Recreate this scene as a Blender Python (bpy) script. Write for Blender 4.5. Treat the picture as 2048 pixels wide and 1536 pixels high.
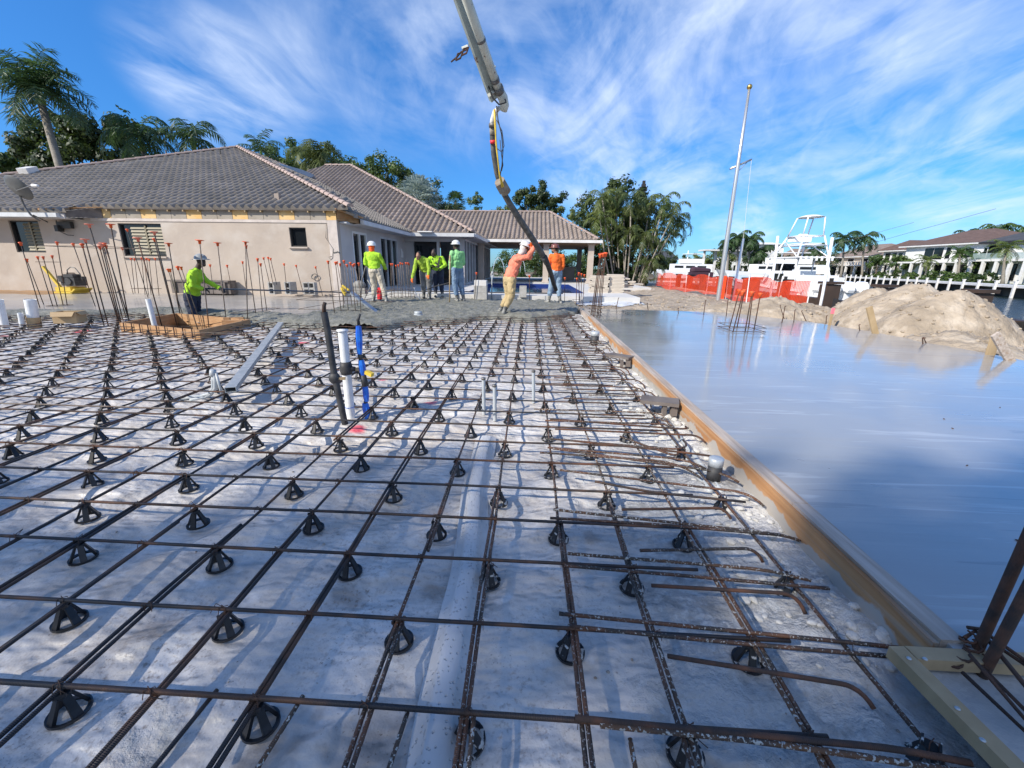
import bpy, math, random
import numpy as np
from mathutils import Vector, Matrix, noise
for o in list(bpy.data.objects): bpy.data.objects.remove(o)
sc = bpy.context.scene
R_ = math.radians
rnd = random.Random(7)
# ---------------------------------------------------------------- camera
CAM = dict(f=835., pitch=15.75, roll=0.82, yaw=-2.9, h=1.26)
_p, _r, _y = R_(CAM['pitch']), R_(CAM['roll']), R_(CAM['yaw'])
FW = Vector((math.sin(_y)*math.cos(_p), math.cos(_y)*math.cos(_p), -math.sin(_p)))
_rt = Vector((math.cos(_y), -math.sin(_y), 0)); _up = _rt.cross(FW)
RT = _rt*math.cos(_r) + _up*math.sin(_r); UP = -_rt*math.sin(_r) + _up*math.cos(_r)
CP = Vector((0, 0, CAM['h']))
cd = bpy.data.cameras.new('camera'); cam = bpy.data.objects.new('camera', cd); sc.collection.objects.link(cam)
M3 = Matrix((RT, UP, -FW)).transposed(); cam.matrix_world = Matrix.Translation(CP) @ M3.to_4x4()
cd.sensor_width = 36; cd.lens = CAM['f']/2048*36; cd.clip_start = .05; cd.clip_end = 3000
sc.camera = cam
def ray(x, y): return FW + RT*((x-1024)/CAM['f']) - UP*((y-768)/CAM['f'])
def at(x, y, z=0.):
    d = ray(x, y); return CP + d*((z-CP.z)/d.z)
def atY(x, y, Y):
    d = ray(x, y); return CP + d*(Y/d.y)
def pix(w):
    d = Vector(w)-CP; z = d.dot(FW)
    if z <= 0.01: return (-9999, -9999)
    return (1024+CAM['f']*d.dot(RT)/z, 768-CAM['f']*d.dot(UP)/z)
# ---------------------------------------------------------------- sky, sun, exposure
SUN_DIR = Vector((-.78, -.62, math.tan(R_(35)))).normalized()     # towards the sun
w = bpy.data.worlds.new('World'); sc.world = w; w.use_nodes = True
nt = w.node_tree; nt.nodes.clear()
def N(t, **k):
    n = nt.nodes.new(t)
    for a, b in k.items(): setattr(n, a, b)
    return n
def L(a, b): nt.links.new(a, b)
def mth(op, a, b=None, c=None, clamp=False):
    n = N('ShaderNodeMath', operation=op); n.use_clamp = clamp
    for i, v in enumerate((a, b, c)):
        if v is None: continue
        if isinstance(v, (int, float)): n.inputs[i].default_value = v
        else: L(v, n.inputs[i])
    return n.outputs[0]
sky = N('ShaderNodeTexSky', sky_type='NISHITA'); sky.sun_disc = False
sky.sun_elevation = R_(35); sky.sun_rotation = math.atan2(SUN_DIR.x, SUN_DIR.y)
sky.air_density = 1.0; sky.dust_density = .25; sky.ozone_density = 2.2
hs = N('ShaderNodeHueSaturation'); hs.inputs['Saturation'].default_value = 1.10; hs.inputs['Value'].default_value = 1.0
tn = N('ShaderNodeMix', data_type='RGBA', blend_type='MULTIPLY'); tn.inputs[0].default_value = 1; tn.inputs[7].default_value = (.74, .93, 1.08, 1)
L(sky.outputs[0], tn.inputs[6]); hz_ = N('ShaderNodeMapRange'); hz_.inputs[1].default_value = .0; hz_.inputs[2].default_value = .42
tc0 = N('ShaderNodeTexCoord'); sp0 = N('ShaderNodeSeparateXYZ'); L(tc0.outputs['Generated'], sp0.inputs[0]); L(sp0.outputs[2], hz_.inputs[0])
hm = N('ShaderNodeMix', data_type='RGBA'); hm.inputs[6].default_value = (.40, .56, .80, 1); hm.inputs[7].default_value = (.74, .86, 1.04, 1); L(hz_.outputs[0], hm.inputs[0])
t2 = N('ShaderNodeMix', data_type='RGBA', blend_type='MULTIPLY'); t2.inputs[0].default_value = 1; L(tn.outputs[2], t2.inputs[6]); L(hm.outputs[2], t2.inputs[7]); L(t2.outputs[2], hs.inputs['Color'])
tc = N('ShaderNodeTexCoord'); sp = N('ShaderNodeSeparateXYZ'); L(tc.outputs['Generated'], sp.inputs[0])
zz = mth('ADD', mth('MAXIMUM', sp.outputs[2], 0.0), .22)
px_ = mth('DIVIDE', sp.outputs[0], zz); py_ = mth('DIVIDE', sp.outputs[1], zz)
cx = N('ShaderNodeCombineXYZ'); L(px_, cx.inputs[0]); L(py_, cx.inputs[1])
def cnoise(rot, sx, sy, scale, detail, dist, lo, hi, off=0):
    mp = N('ShaderNodeMapping', vector_type='TEXTURE'); mp.inputs['Rotation'].default_value = (0, 0, R_(rot)); mp.inputs['Scale'].default_value = (sx, sy, 1)
    mp.inputs['Location'].default_value = (off, off*.7, 0)
    L(cx.outputs[0], mp.inputs[0]); n = N('ShaderNodeTexNoise'); n.inputs['Scale'].default_value = scale
    n.inputs['Detail'].default_value = detail; n.inputs['Distortion'].default_value = dist; n.inputs['Roughness'].default_value = .58
    L(mp.outputs[0], n.inputs['Vector']); m = N('ShaderNodeMapRange'); m.inputs[1].default_value = lo; m.inputs[2].default_value = hi
    L(n.outputs['Fac'], m.inputs[0]); return m.outputs[0]
streak = cnoise(98, 1.7, .8, 2.0, 10, 1.1, .47, .80, 3.1)
soft = cnoise(70, 1.2, .9, 1.5, 6, .9, .40, .70, 1.7)
fine = cnoise(70, 1.5, .8, 6.5, 8, 1.0, .36, .75, 5.0)
mask = None                                            # where the cirrus banks stand in the sky
for (bx, by, deg, wt) in [(640,-30,12,.22),(800,70,10,.3),(930,110,9,.32),(430,165,5,.7),(350,110,4,.6),(520,150,5,.6),(1230,190,10,.95),(1130,120,8,.4),(1420,130,9,.6),(1520,90,8,.38),(1750,190,10,.65),(1900,120,8,.25),
                          (1180,290,6,.5),(1400,300,7,.75),(1650,270,6,.5),(1950,300,7,.4),(1990,375,5,.6),(1000,20,7,.25),(1510,448,2.4,1.0),(1440,458,1.8,.7),(1620,40,7,.35)]:
    d = ray(bx, by).normalized(); dp = N('ShaderNodeVectorMath', operation='DOT_PRODUCT'); dp.inputs[1].default_value = d
    nm = N('ShaderNodeVectorMath', operation='NORMALIZE'); L(tc.outputs['Generated'], nm.inputs[0]); L(nm.outputs[0], dp.inputs[0])
    m = N('ShaderNodeMapRange', interpolation_type='SMOOTHERSTEP'); m.inputs[1].default_value = math.cos(R_(deg*1.5)); m.inputs[2].default_value = math.cos(R_(deg*.1))
    m.inputs[4].default_value = wt; L(dp.outputs['Value'], m.inputs[0])
    mask = m.outputs[0] if mask is None else mth('ADD', mask, m.outputs[0])
mask = mth('MINIMUM', mask, 1.15)
body = mth('ADD', mth('MULTIPLY', streak, .50), mth('MULTIPLY', soft, .34))
body = mth('ADD', body, mth('MULTIPLY', fine, .17))
cl = mth('MINIMUM', mth('MULTIPLY', mask, body), .72)
back = mth('MULTIPLY', mth('ADD', mth('MULTIPLY', soft, .3), .36), mth('LESS_THAN', sp.outputs[1], -.15))  # unseen white cloud added behind the camera to fill the shade
cl = mth('ADD', cl, back, clamp=True)
mix = N('ShaderNodeMix', data_type='RGBA'); L(cl, mix.inputs[0]); L(hs.outputs[0], mix.inputs[6]); mix.inputs[7].default_value = (5.3, 6.0, 7.2, 1)
bg = N('ShaderNodeBackground'); bg.inputs[1].default_value = .138; L(mix.outputs[2], bg.inputs[0])
wo = N('ShaderNodeOutputWorld'); L(bg.outputs[0], wo.inputs[0])
sl = bpy.data.lights.new('sun', 'SUN'); sl.energy = 4.7; sl.angle = R_(.53); sl.color = (1, .93, .82)
so = bpy.data.objects.new('sun', sl); sc.collection.objects.link(so); so.rotation_euler = SUN_DIR.to_track_quat('Z', 'Y').to_euler()
sc.view_settings.view_transform = 'Standard'; sc.view_settings.look = 'None'; sc.view_settings.exposure = 0.36; sc.view_settings.gamma = 1
# ---------------------------------------------------------------- helpers
def lin(c):
    if isinstance(c, str):
        c = [int(c[i:i+2], 16)/255 for i in (0, 2, 4)]
        c = [x/12.92 if x <= .04045 else ((x+.055)/1.055)**2.4 for x in c]
    return (*c[:3], 1)
def mat(name, col, rough=.7, col2=None, scale=3., detail=6, lo=.35, hi=.65, bump=0., bscale=None, metal=0, spec=.5, coat=0, coat_r=.1,
        stretch=(1, 1, 1), col3=None, s3=1., lo3=.5, hi3=.7, trans=0, ior=1.5, alpha=1, rough2=None, uvrib=0, speck=None, random_tint=0):
    m = bpy.data.materials.new(name); m.use_nodes = True; t = m.node_tree; b = t.nodes['Principled BSDF']
    ln = t.links.new
    b.inputs['Roughness'].default_value = rough; b.inputs['Metallic'].default_value = metal
    b.inputs['Specular IOR Level'].default_value = spec; b.inputs['Coat Weight'].default_value = coat; b.inputs['Coat Roughness'].default_value = coat_r
    b.inputs['Transmission Weight'].default_value = trans; b.inputs['IOR'].default_value = ior; b.inputs['Alpha'].default_value = alpha
    b.inputs['Base Color'].default_value = lin(col)
    tcn = t.nodes.new('ShaderNodeTexCoord'); mp = t.nodes.new('ShaderNodeMapping'); mp.inputs['Scale'].default_value = stretch
    ln(tcn.outputs['Object'], mp.inputs[0])
    def noi(s, d, a, c, src=mp):
        n = t.nodes.new('ShaderNodeTexNoise'); n.inputs['Scale'].default_value = s; n.inputs['Detail'].default_value = d
        ln(src.outputs[0], n.inputs['Vector']); r = t.nodes.new('ShaderNodeMapRange'); r.inputs[1].default_value = a; r.inputs[2].default_value = c
        ln(n.outputs['Fac'], r.inputs[0]); return r.outputs[0]
    def mx(f, A, B):
        x = t.nodes.new('ShaderNodeMix'); x.data_type = 'RGBA'; ln(f, x.inputs[0])
        for v, s in ((A, x.inputs[6]), (B, x.inputs[7])):
            if isinstance(v, (tuple, str)): s.default_value = lin(v)
            else: ln(v, s)
        return x.outputs[2]
    c = None
    if col2 is not None:
        f = noi(scale, detail, lo, hi); c = mx(f, col, col2)
        if rough2 is not None:
            r = t.nodes.new('ShaderNodeMapRange'); r.inputs[3].default_value = rough; r.inputs[4].default_value = rough2; ln(f, r.inputs[0]); ln(r.outputs[0], b.inputs['Roughness'])
    if col3 is not None: c = mx(noi(s3, 5, lo3, hi3), c if c is not None else col, col3)
    if speck is not None: c = mx(noi(speck[1], 3, speck[2], speck[2]+.04), c if c is not None else col, speck[0])
    if random_tint:
        oi = t.nodes.new('ShaderNodeObjectInfo'); h = t.nodes.new('ShaderNodeHueSaturation'); r = t.nodes.new('ShaderNodeMapRange')
        r.inputs[3].default_value = 1-random_tint; r.inputs[4].default_value = 1+random_tint; ln(oi.outputs['Random'], r.inputs[0]); ln(r.outputs[0], h.inputs['Value'])
        if c is None: h.inputs['Color'].default_value = lin(col)
        else: ln(c, h.inputs['Color'])
        c = h.outputs[0]
    if c is not None: ln(c, b.inputs['Base Color'])
    if bump or uvrib:
        bn = t.nodes.new('ShaderNodeBump'); bn.inputs['Strength'].default_value = 1
        if uvrib:
            wv = t.nodes.new('ShaderNodeTexWave'); wv.bands_direction = 'X'; wv.inputs['Scale'].default_value = uvrib; wv.inputs['Distortion'].default_value = .3
            ln(tcn.outputs['UV'], wv.inputs['Vector']); bn.inputs['Distance'].default_value = .0010; ln(wv.outputs['Fac'], bn.inputs['Height'])
        else:
            n = t.nodes.new('ShaderNodeTexNoise'); n.inputs['Scale'].default_value = bscale or scale*4; n.inputs['Detail'].default_value = 8
            ln(mp.outputs[0], n.inputs['Vector']); bn.inputs['Distance'].default_value = bump; ln(n.outputs['Fac'], bn.inputs['Height'])
        ln(bn.outputs[0], b.inputs['Normal'])
    return m
class MB:
    def __init__(s): s.v = []; s.f = []; s.uv = []; s.mi = []
    def add(s, vs, fs, uvs=None, mi=0):
        o = len(s.v); s.v += [tuple(q) for q in vs]
        for k, f in enumerate(fs):
            s.f.append([o+i for i in f]); s.mi.append(mi)
            s.uv.append(uvs[k] if uvs else [(0, 0)]*len(f))
    def box(s, c, d, rz=0, mi=0, rot=None):
        x, y, z = d[0]/2, d[1]/2, d[2]/2
        vs = [Vector((a*x, b*y, e*z)) for e in (-1, 1) for b in (-1, 1) for a in (-1, 1)]
        m = rot if rot is not None else Matrix.Rotation(rz, 3, 'Z')
        s.add([m @ q + Vector(c) for q in vs], [(0,2,3,1),(4,5,7,6),(0,1,5,4),(2,6,7,3),(0,4,6,2),(1,3,7,5)], mi=mi)
    def beam(s, a, b, w, h, up=(0, 0, 1), mi=0):
        a, b = Vector(a), Vector(b); d = b-a; n = d.normalized(); u = Vector(up); sd = n.cross(u)
        if sd.length < 1e-4: sd = n.cross(Vector((0, 1, 0)))
        sd.normalize(); u = sd.cross(n)
        m = Matrix((sd, n, u)).transposed(); s.box((a+b)/2, (w, d.length, h), rot=m, mi=mi)
    def tube(s, pts, r, n=8, caps=True, mi=0):
        pts = [Vector(q) for q in pts]; rs = r if isinstance(r, (list, tuple)) else [r]*len(pts)
        t0 = (pts[1]-pts[0]).normalized(); a = t0.orthogonal().normalized(); rings = []; u = 0; us = []
        for i, q in enumerate(pts):
            if i: u += (q-pts[i-1]).length
            us.append(u)
            t = ((pts[i+1]-q).normalized() if i < len(pts)-1 else Vector()) + ((q-pts[i-1]).normalized() if i else Vector())
            t = t.normalized() if t.length > 1e-6 else t0
            a = (a - t*a.dot(t)); a = a.normalized() if a.length > 1e-6 else t.orthogonal().normalized(); b = t.cross(a)
            rings.append([q + (a*math.cos(2*math.pi*k/n)+b*math.sin(2*math.pi*k/n))*rs[i] for k in range(n)])
        vs = [v for g in rings for v in g]; fs = []; uv = []
        for i in range(len(pts)-1):
            for k in range(n):
                k2 = (k+1) % n; fs.append((i*n+k, i*n+k2, (i+1)*n+k2, (i+1)*n+k))
                uv.append([(us[i], k/n), (us[i], (k+1)/n), (us[i+1], (k+1)/n), (us[i+1], k/n)])
        if caps:
            fs.append(tuple(range(n-1, -1, -1))); uv.append([(0, 0)]*n); fs.append(tuple((len(pts)-1)*n+k for k in range(n))); uv.append([(0, 0)]*n)
        s.add(vs, fs, uv, mi)
    def cap(s, a, b, ra, rb, n=10):                       # tapered capsule
        a, b = Vector(a), Vector(b); d = (b-a); d = d.normalized() if d.length > 1e-6 else Vector((0, 0, 1))
        P, Q = [], []
        for k in range(3, 0, -1): t = k*math.pi/2/3.3; P.append(a-d*ra*math.sin(t)); Q.append(ra*math.cos(t))
        P += [a, b]; Q += [ra, rb]
        for k in range(1, 4): t = k*math.pi/2/3.3; P.append(b+d*rb*math.sin(t)); Q.append(rb*math.cos(t))
        s.tube(P, Q, n)
    def ell(s, c, r, rot=None, n=14, m=9):
        vs = []; fs = []; rot = rot or Matrix.Identity(3)
        for i in range(m+1):
            t = math.pi*i/m
            for k in range(n):
                a = 2*math.pi*k/n; vs.append(rot @ Vector((r[0]*math.sin(t)*math.cos(a), r[1]*math.sin(t)*math.sin(a), r[2]*math.cos(t))) + Vector(c))
        for i in range(m):
            for k in range(n): fs.append((i*n+k, (i+1)*n+k, (i+1)*n+(k+1) % n, i*n+(k+1) % n))
        s.add(vs, fs)
    def lathe(s, c, prof, n=24, rot=None):
        vs = []; fs = []; rot = rot or Matrix.Identity(3)
        for (r, z) in prof:
            for k in range(n):
                a = 2*math.pi*k/n; vs.append(rot @ Vector((r*math.cos(a), r*math.sin(a), z)) + Vector(c))
        for i in range(len(prof)-1):
            for k in range(n): fs.append((i*n+k, i*n+(k+1) % n, (i+1)*n+(k+1) % n, (i+1)*n+k))
        s.add(vs, fs)
    def poly(s, pts, z0, z1):                             # prism over an xy outline (counter-clockwise)
        n = len(pts); vs = [(p[0], p[1], z0) for p in pts]+[(p[0], p[1], z1) for p in pts]
        fs = [tuple(range(n-1, -1, -1)), tuple(range(n, 2*n))]+[(k, (k+1) % n, n+(k+1) % n, n+k) for k in range(n)]
        s.add(vs, fs)
    def hull4(s, a, b, c, d, th):                         # a quad given thickness
        a, b, c, d = map(Vector, (a, b, c, d)); n = (b-a).cross(d-a).normalized()*th
        s.add([a, b, c, d, a-n, b-n, c-n, d-n], [(0,1,2,3),(7,6,5,4),(0,4,5,1),(1,5,6,2),(2,6,7,3),(3,7,4,0)])
    def build(s, name, m, parent=None, smooth=False, loc=None):
        me = bpy.data.meshes.new(name)
        vs = s.v
        if parent is not None and parent.get('_w') is not None:
            pass
        me.from_pydata(vs, [], s.f)
        uvl = me.uv_layers.new(name='UVMap'); flat = [c for f in s.uv for q in f for c in q]
        if len(flat) == len(uvl.data)*2: uvl.data.foreach_set('uv', flat)
        for mm in (m if isinstance(m, (list, tuple)) else [m]): me.materials.append(mm)
        if isinstance(m, (list, tuple)): me.polygons.foreach_set('material_index', s.mi)
        if smooth: me.polygons.foreach_set('use_smooth', [True]*len(s.f))
        me.update()
        o = bpy.data.objects.new(name, me); sc.collection.objects.link(o)
        if loc is not None: o.location = loc
        if parent is not None:
            o.parent = parent
            if loc is None: o.matrix_parent_inverse = root_inv(parent)
        return o
def root_inv(p):
    m = Matrix.Identity(4); q = p
    chain = []
    while q is not None: chain.append(q); q = q.parent
    for q in reversed(chain):
        m = m @ q.matrix_parent_inverse @ Matrix.LocRotScale(q.location, q.rotation_euler, q.scale)
    return m.inverted()
def tag(o, label, cat, group=None):
    o['label'] = label; o['category'] = cat
    if group: o['group'] = group
    return o
def thing(name, label, cat, loc=(0, 0, 0), group=None):   # Empty at the thing's base; parts are given in world coordinates
    o = bpy.data.objects.new(name, None); sc.collection.objects.link(o); o.location = loc; o.empty_display_size = .1
    return tag(o, label, cat, group)
def one(mb, name, m, label, cat, group=None, smooth=False):
    c = Vector(np.mean(np.array(mb.v), 0)); c.z = min(q[2] for q in mb.v)
    mb.v = [tuple(Vector(q)-c) for q in mb.v]
    o = mb.build(name, m, smooth=smooth, loc=c); return tag(o, label, cat, group)
def struct(o, kind='structure'): o['kind'] = kind; return o
def grid(name, x0, x1, y0, y1, nx, ny, fz, m, inside=None, smooth=True, wx=None, wy=None):
    xs = wx if wx is not None else [x0+(x1-x0)*i/nx for i in range(nx+1)]
    ys = wy if wy is not None else [y0+(y1-y0)*j/ny for j in range(ny+1)]
    nx, ny = len(xs)-1, len(ys)-1
    b = MB(); b.v = [(x, y, fz(x, y)) for y in ys for x in xs]
    for j in range(ny):
        for i in range(nx):
            if inside and not inside((xs[i]+xs[i+1])/2, (ys[j]+ys[j+1])/2): continue
            k = j*(nx+1)+i; b.f.append([k, k+1, k+nx+2, k+nx+1]); b.mi.append(0); b.uv.append([(0, 0)]*4)
    return b.build(name, m, smooth=smooth)
def n3(x, y, z=0): return noise.noise(Vector((x, y, z)))
def inpoly(x, y, P):
    c = False; j = len(P)-1
    for i in range(len(P)):
        if (P[i][1] > y) != (P[j][1] > y) and x < (P[j][0]-P[i][0])*(y-P[i][1])/(P[j][1]-P[i][1])+P[i][0]: c = not c
        j = i
    return c
# ---------------------------------------------------------------- materials
M = {}
M['rebar'] = mat('rebar_steel', (.050,.038,.032), .55, (.15,.075,.042), 9, 5, .42, .66, metal=.35, uvrib=70, col3=(.028,.028,.032), s3=3, lo3=.46, hi3=.58)
M['rebar_dirty'] = mat('rebar_steel_splashed', (.045,.036,.03), .6, (.14,.062,.032), 8, 5, .4, .62, metal=.25, uvrib=70, speck=((.40,.40,.38), 150, .60))
M['rebar_white'] = mat('rebar_steel_concrete_crusted', (.06,.045,.035), .7, (.14,.07,.035), 8, 5, .4, .62, metal=.1, uvrib=70, speck=((.46,.46,.43), 120, .555))
M['rust'] = mat('rusty_steel', (.055,.036,.028), .8, (.15,.065,.035), 14, 6, .42, .68, metal=.1, uvrib=70)
M['rebar_pale'] = mat('dusty_rebar', (.22,.19,.16), .7, (.12,.08,.06), 14, 4, metal=.2, uvrib=70)
M['capor'] = mat('orange_plastic', (.85,.13,.03), .45, (.7,.09,.02), 20, 3, random_tint=.12)
M['cappink'] = mat('faded_orange_plastic', (.86,.30,.22), .5, (.75,.18,.1), 20, 3, random_tint=.1)
M['chair'] = mat('black_plastic', (.013,.014,.016), .42, (.035,.036,.04), 25, 4, .5, .75, random_tint=.2)
M['chair_splash'] = mat('black_plastic_splashed', (.013,.014,.016), .42, (.03,.03,.033), 25, 4, .5, .75, speck=((.5,.5,.48), 40, .6))
M['black'] = mat('black_rubber', (.018,.018,.02), .6, (.05,.05,.052), 12, 4)
M['pvc'] = mat('white_pvc', (.78,.80,.82), .35, (.68,.69,.69), 8, 4, bump=.0005)
M['greypvc'] = mat('grey_conduit', (.36,.40,.43), .45, (.44,.46,.47), 10, 4)
M['bluetape'] = mat('blue_tape', (.015,.10,.55), .35, (.02,.2,.72), 14, 3, bump=.004, bscale=30)
M['yellow'] = mat('yellow_plastic', (.72,.52,.06), .5, (.6,.42,.05), 10, 3)
M['galv'] = mat('galvanised_steel', (.50,.52,.52), .45, (.38,.41,.42), 12, 6, metal=.45, speck=((.6,.62,.6), 20, .62))
M['alu'] = mat('aluminium', (.55,.56,.57), .3, (.42,.43,.44), 9, 4, metal=.8)
M['ply'] = mat('form_plywood', (.38,.18,.07), .65, (.50,.27,.12), 3.5, 6, .4, .62, stretch=(6, .35, 9), bump=.0015, col3=(.34,.31,.26), s3=1.1, lo3=.50, hi3=.6)
M['wood'] = mat('weathered_lumber', (.34,.28,.23), .8, (.50,.43,.37), 4, 7, .35, .65, stretch=(9, .5, 9), bump=.002, col3=(.30,.20,.13), s3=2.2, lo3=.56, hi3=.7)
M['newwood'] = mat('pine_lumber', (.33,.235,.125), .75, (.45,.33,.19), 3, 6, stretch=(3, 3, 1), bump=.001, random_tint=.15)
M['formwood'] = mat('orange_form_lumber', (.36,.19,.085), .7, (.46,.28,.14), 3, 6, stretch=(2, 2, 8), bump=.001)
M['darkwood'] = mat('dark_stained_lumber', (.12,.10,.09), .8, (.2,.17,.15), 5, 6, bump=.001)
M['stucco'] = mat('pale_stucco', (.48,.405,.335), .9, (.41,.345,.29), 1.2, 8, .3, .7, bump=.006, bscale=9, col3=(.52,.465,.41), s3=1.3, lo3=.5, hi3=.75)
M['stucco_side'] = mat('painted_stucco', (.52,.49,.47), .85, (.46,.43,.41), 1.5, 6, bump=.003, bscale=12)
M['trim'] = mat('white_trim', (.72,.71,.69), .5, (.62,.60,.58), 3, 4)
M['gutter'] = mat('grey_white_gutter', (.60,.61,.62), .45, (.50,.51,.52), 3, 4)
M['glass'] = mat('dark_window_glass', (.010,.012,.014), .06, spec=.5)
M['frame'] = mat('bronze_frame', (.03,.028,.026), .5)
M['whiteframe'] = mat('white_frame', (.7,.7,.7), .5)
M['lime'] = mat('lime_shirt', (.42,.70,.035), .9, (.30,.55,.03), 5, 4, bump=.035, bscale=5)
M['mint'] = mat('mint_green_shirt', (.30,.62,.26), .9, (.20,.48,.20), 5, 4, bump=.035, bscale=5)
M['olive'] = mat('yellow_green_shirt', (.34,.50,.04), .85, (.28,.42,.04), 5, 4, bump=.035, bscale=5)
M['pink'] = mat('salmon_shirt', (.85,.27,.17), .9, (.70,.19,.12), 5, 4, bump=.035, bscale=5)
M['orange'] = mat('orange_shirt', (.80,.16,.02), .85, (.68,.12,.02), 5, 4, bump=.035, bscale=5)
M['beige'] = mat('beige_trousers', (.52,.47,.38), .9, (.42,.38,.31), 6, 4, bump=.045, bscale=5)
M['khaki'] = mat('khaki_trousers', (.48,.37,.20), .9, (.38,.29,.15), 6, 4, bump=.045, bscale=5)
M['jeans'] = mat('blue_jeans', (.10,.17,.28), .9, (.20,.29,.40), 6, 4, bump=.045, bscale=5)
M['palejeans'] = mat('pale_jeans', (.26,.36,.46), .9, (.17,.25,.35), 6, 4, bump=.045, bscale=5)
M['navy'] = mat('navy_trousers', (.015,.022,.05), .9, (.03,.04,.07), 6, 4, bump=.045, bscale=5)
M['greytr'] = mat('grey_trousers', (.12,.12,.12), .9, (.2,.2,.2), 6, 4, bump=.045, bscale=5)
M['boot'] = mat('rubber_boot', (.06,.06,.058), .6, (.30,.30,.28), 9, 5, .42, .6)
M['skin'] = mat('skin', (.30,.155,.095), .55, (.26,.13,.08), 20, 3)
M['darkskin'] = mat('dark_skin', (.075,.045,.035), .55, (.06,.035,.028), 20, 3)
M['glove_o'] = mat('orange_glove', (.80,.16,.02), .7)
M['glove_b'] = mat('black_glove', (.02,.02,.02), .7)
M['hat_w'] = mat('white_hard_hat', (.80,.80,.78), .25, (.7,.69,.66), 14, 3)
M['hat_g'] = mat('grey_hard_hat', (.26,.27,.27), .35, (.34,.35,.34), 14, 3)
M['hat_br'] = mat('brown_hard_hat', (.16,.05,.04), .3, (.2,.08,.06), 14, 3)
M['hair'] = mat('dark_hair', (.012,.010,.009), .7)
M['scarf_o'] = mat('orange_scarf', (.90,.12,.02), .8)
M['scarf_g'] = mat('pale_hood', (.62,.60,.58), .8)
M['cmu'] = mat('concrete_block', (.42,.41,.39), .9, (.34,.33,.31), 8, 5, bump=.002)
M['card'] = mat('cardboard', (.50,.36,.20), .8, (.42,.30,.17), 4, 4)
M['stone'] = mat('travertine', (.62,.55,.46), .8, (.52,.46,.38), 5, 6, stretch=(1, 1, 8), bump=.004)
M['hose'] = mat('concrete_hose', (.07,.07,.065), .7, (.13,.125,.115), 9, 5, .45, .65)
M['pump'] = mat('pump_pipe_paint', (.62,.64,.56), .5, (.50,.51,.45), 6, 6, speck=((.16,.08,.05), 9, .66))
M['pumpboom'] = mat('boom_paint', (.42,.47,.43), .5, (.34,.38,.35), 4, 6, speck=((.14,.07,.04), 5, .64))
M['steel'] = mat('grey_steel', (.20,.20,.20), .5, (.12,.11,.10), 10, 5, metal=.5)
M['red'] = mat('red_paint', (.7,.02,.03), .5)
M['gold'] = mat('brass', (.6,.4,.12), .3, metal=.9)
M['pole'] = mat('brushed_aluminium_pole', (.62,.63,.63), .33, (.5,.51,.5), 6, 4, metal=.7, stretch=(1, 1, .1))
M['mesh'] = mat('orange_fence_plastic', (.88,.065,.012), .5, (.78,.07,.015), 2, 3)
M['silt'] = mat('black_fabric', (.012,.012,.013), .7, (.03,.03,.032), 2, 3)
M['brownbox'] = mat('brown_composite', (.060,.038,.028), .6, (.045,.03,.022), 3, 4)
M['boatwhite'] = mat('gelcoat_white', (.80,.81,.82), .2, spec=.5)
M['boatblue'] = mat('pale_blue_hull', (.42,.62,.70), .2, spec=.5)
M['tube'] = mat('white_tube', (.78,.79,.80), .3)
M['farwhite'] = mat('white_wall', (.74,.74,.72), .8, (.66,.66,.64), .3, 4)
M['fartan'] = mat('tan_wall', (.55,.46,.36), .8, (.48,.40,.31), .3, 4)
M['roofbrown'] = mat('brown_roof', (.15,.095,.075), .8, (.11,.07,.055), 1.2, 6, stretch=(1, 1, 4), bump=.03)
M['roofgrey'] = mat('dark_grey_roof', (.07,.075,.085), .75, (.05,.053,.06), 1.2, 6, stretch=(1, 1, 4), bump=.03)
M['rooftan'] = mat('tan_roof', (.26,.20,.16), .8, (.2,.15,.12), 1.2, 6, stretch=(1, 1, 4), bump=.03)
M['seawall'] = mat('seawall', (.16,.14,.11), .9, (.05,.045,.04), .5, 7, .35, .6)
M['trunk'] = mat('palm_trunk', (.30,.27,.23), .9, (.19,.17,.14), 4, 6, stretch=(1, 1, 7), bump=.01)
M['bark'] = mat('bark', (.13,.10,.075), .9, (.08,.065,.05), 6, 6, bump=.01)
M['shaft'] = mat('green_crownshaft', (.13,.22,.04), .6, (.2,.3,.06), 3, 4)
def leafm(n, a, b, tr=.25):
    m = mat(n, a, .5, b, .9, 5, .35, .65); t = m.node_tree; bs = t.nodes['Principled BSDF']; out = t.nodes['Material Output']
    tl = t.nodes.new('ShaderNodeBsdfTranslucent'); tl.inputs[0].default_value = lin(tuple(min(1, x*1.8) for x in b)); ms = t.nodes.new('ShaderNodeMixShader'); ms.inputs[0].default_value = tr
    t.links.new(bs.outputs[0], ms.inputs[1]); t.links.new(tl.outputs[0], ms.inputs[2]); t.links.new(ms.outputs[0], out.inputs[0]); return m
M['leaf_dark'] = leafm('dark_leaf', (.020,.040,.012), (.055,.085,.02))
M['leaf_mid'] = leafm('mid_leaf', (.035,.075,.018), (.09,.14,.03))
M['leaf_yel'] = leafm('yellow_green_leaf', (.07,.11,.025), (.14,.17,.04))
M['leaf_palm'] = leafm('palm_leaf', (.025,.055,.020), (.06,.11,.035))
M['leaf_areca'] = leafm('areca_leaf', (.035,.062,.016), (.10,.125,.035))
M['leaf_silver'] = leafm('silver_leaf', (.22,.28,.25), (.32,.38,.34))
# ================================================================ SETTING: ground, membrane, slabs
BX = 1.275                                             # inner face of the form board
M['ground'] = mat('sandy_ground', (.40,.33,.26), .95, (.30,.25,.20), .8, 8, bump=.03, bscale=3)
b = MB(); b.box((-88.8, 100, -.5), (201.4, 330, .1)); struct(b.build('ground', M['ground']))
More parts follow.
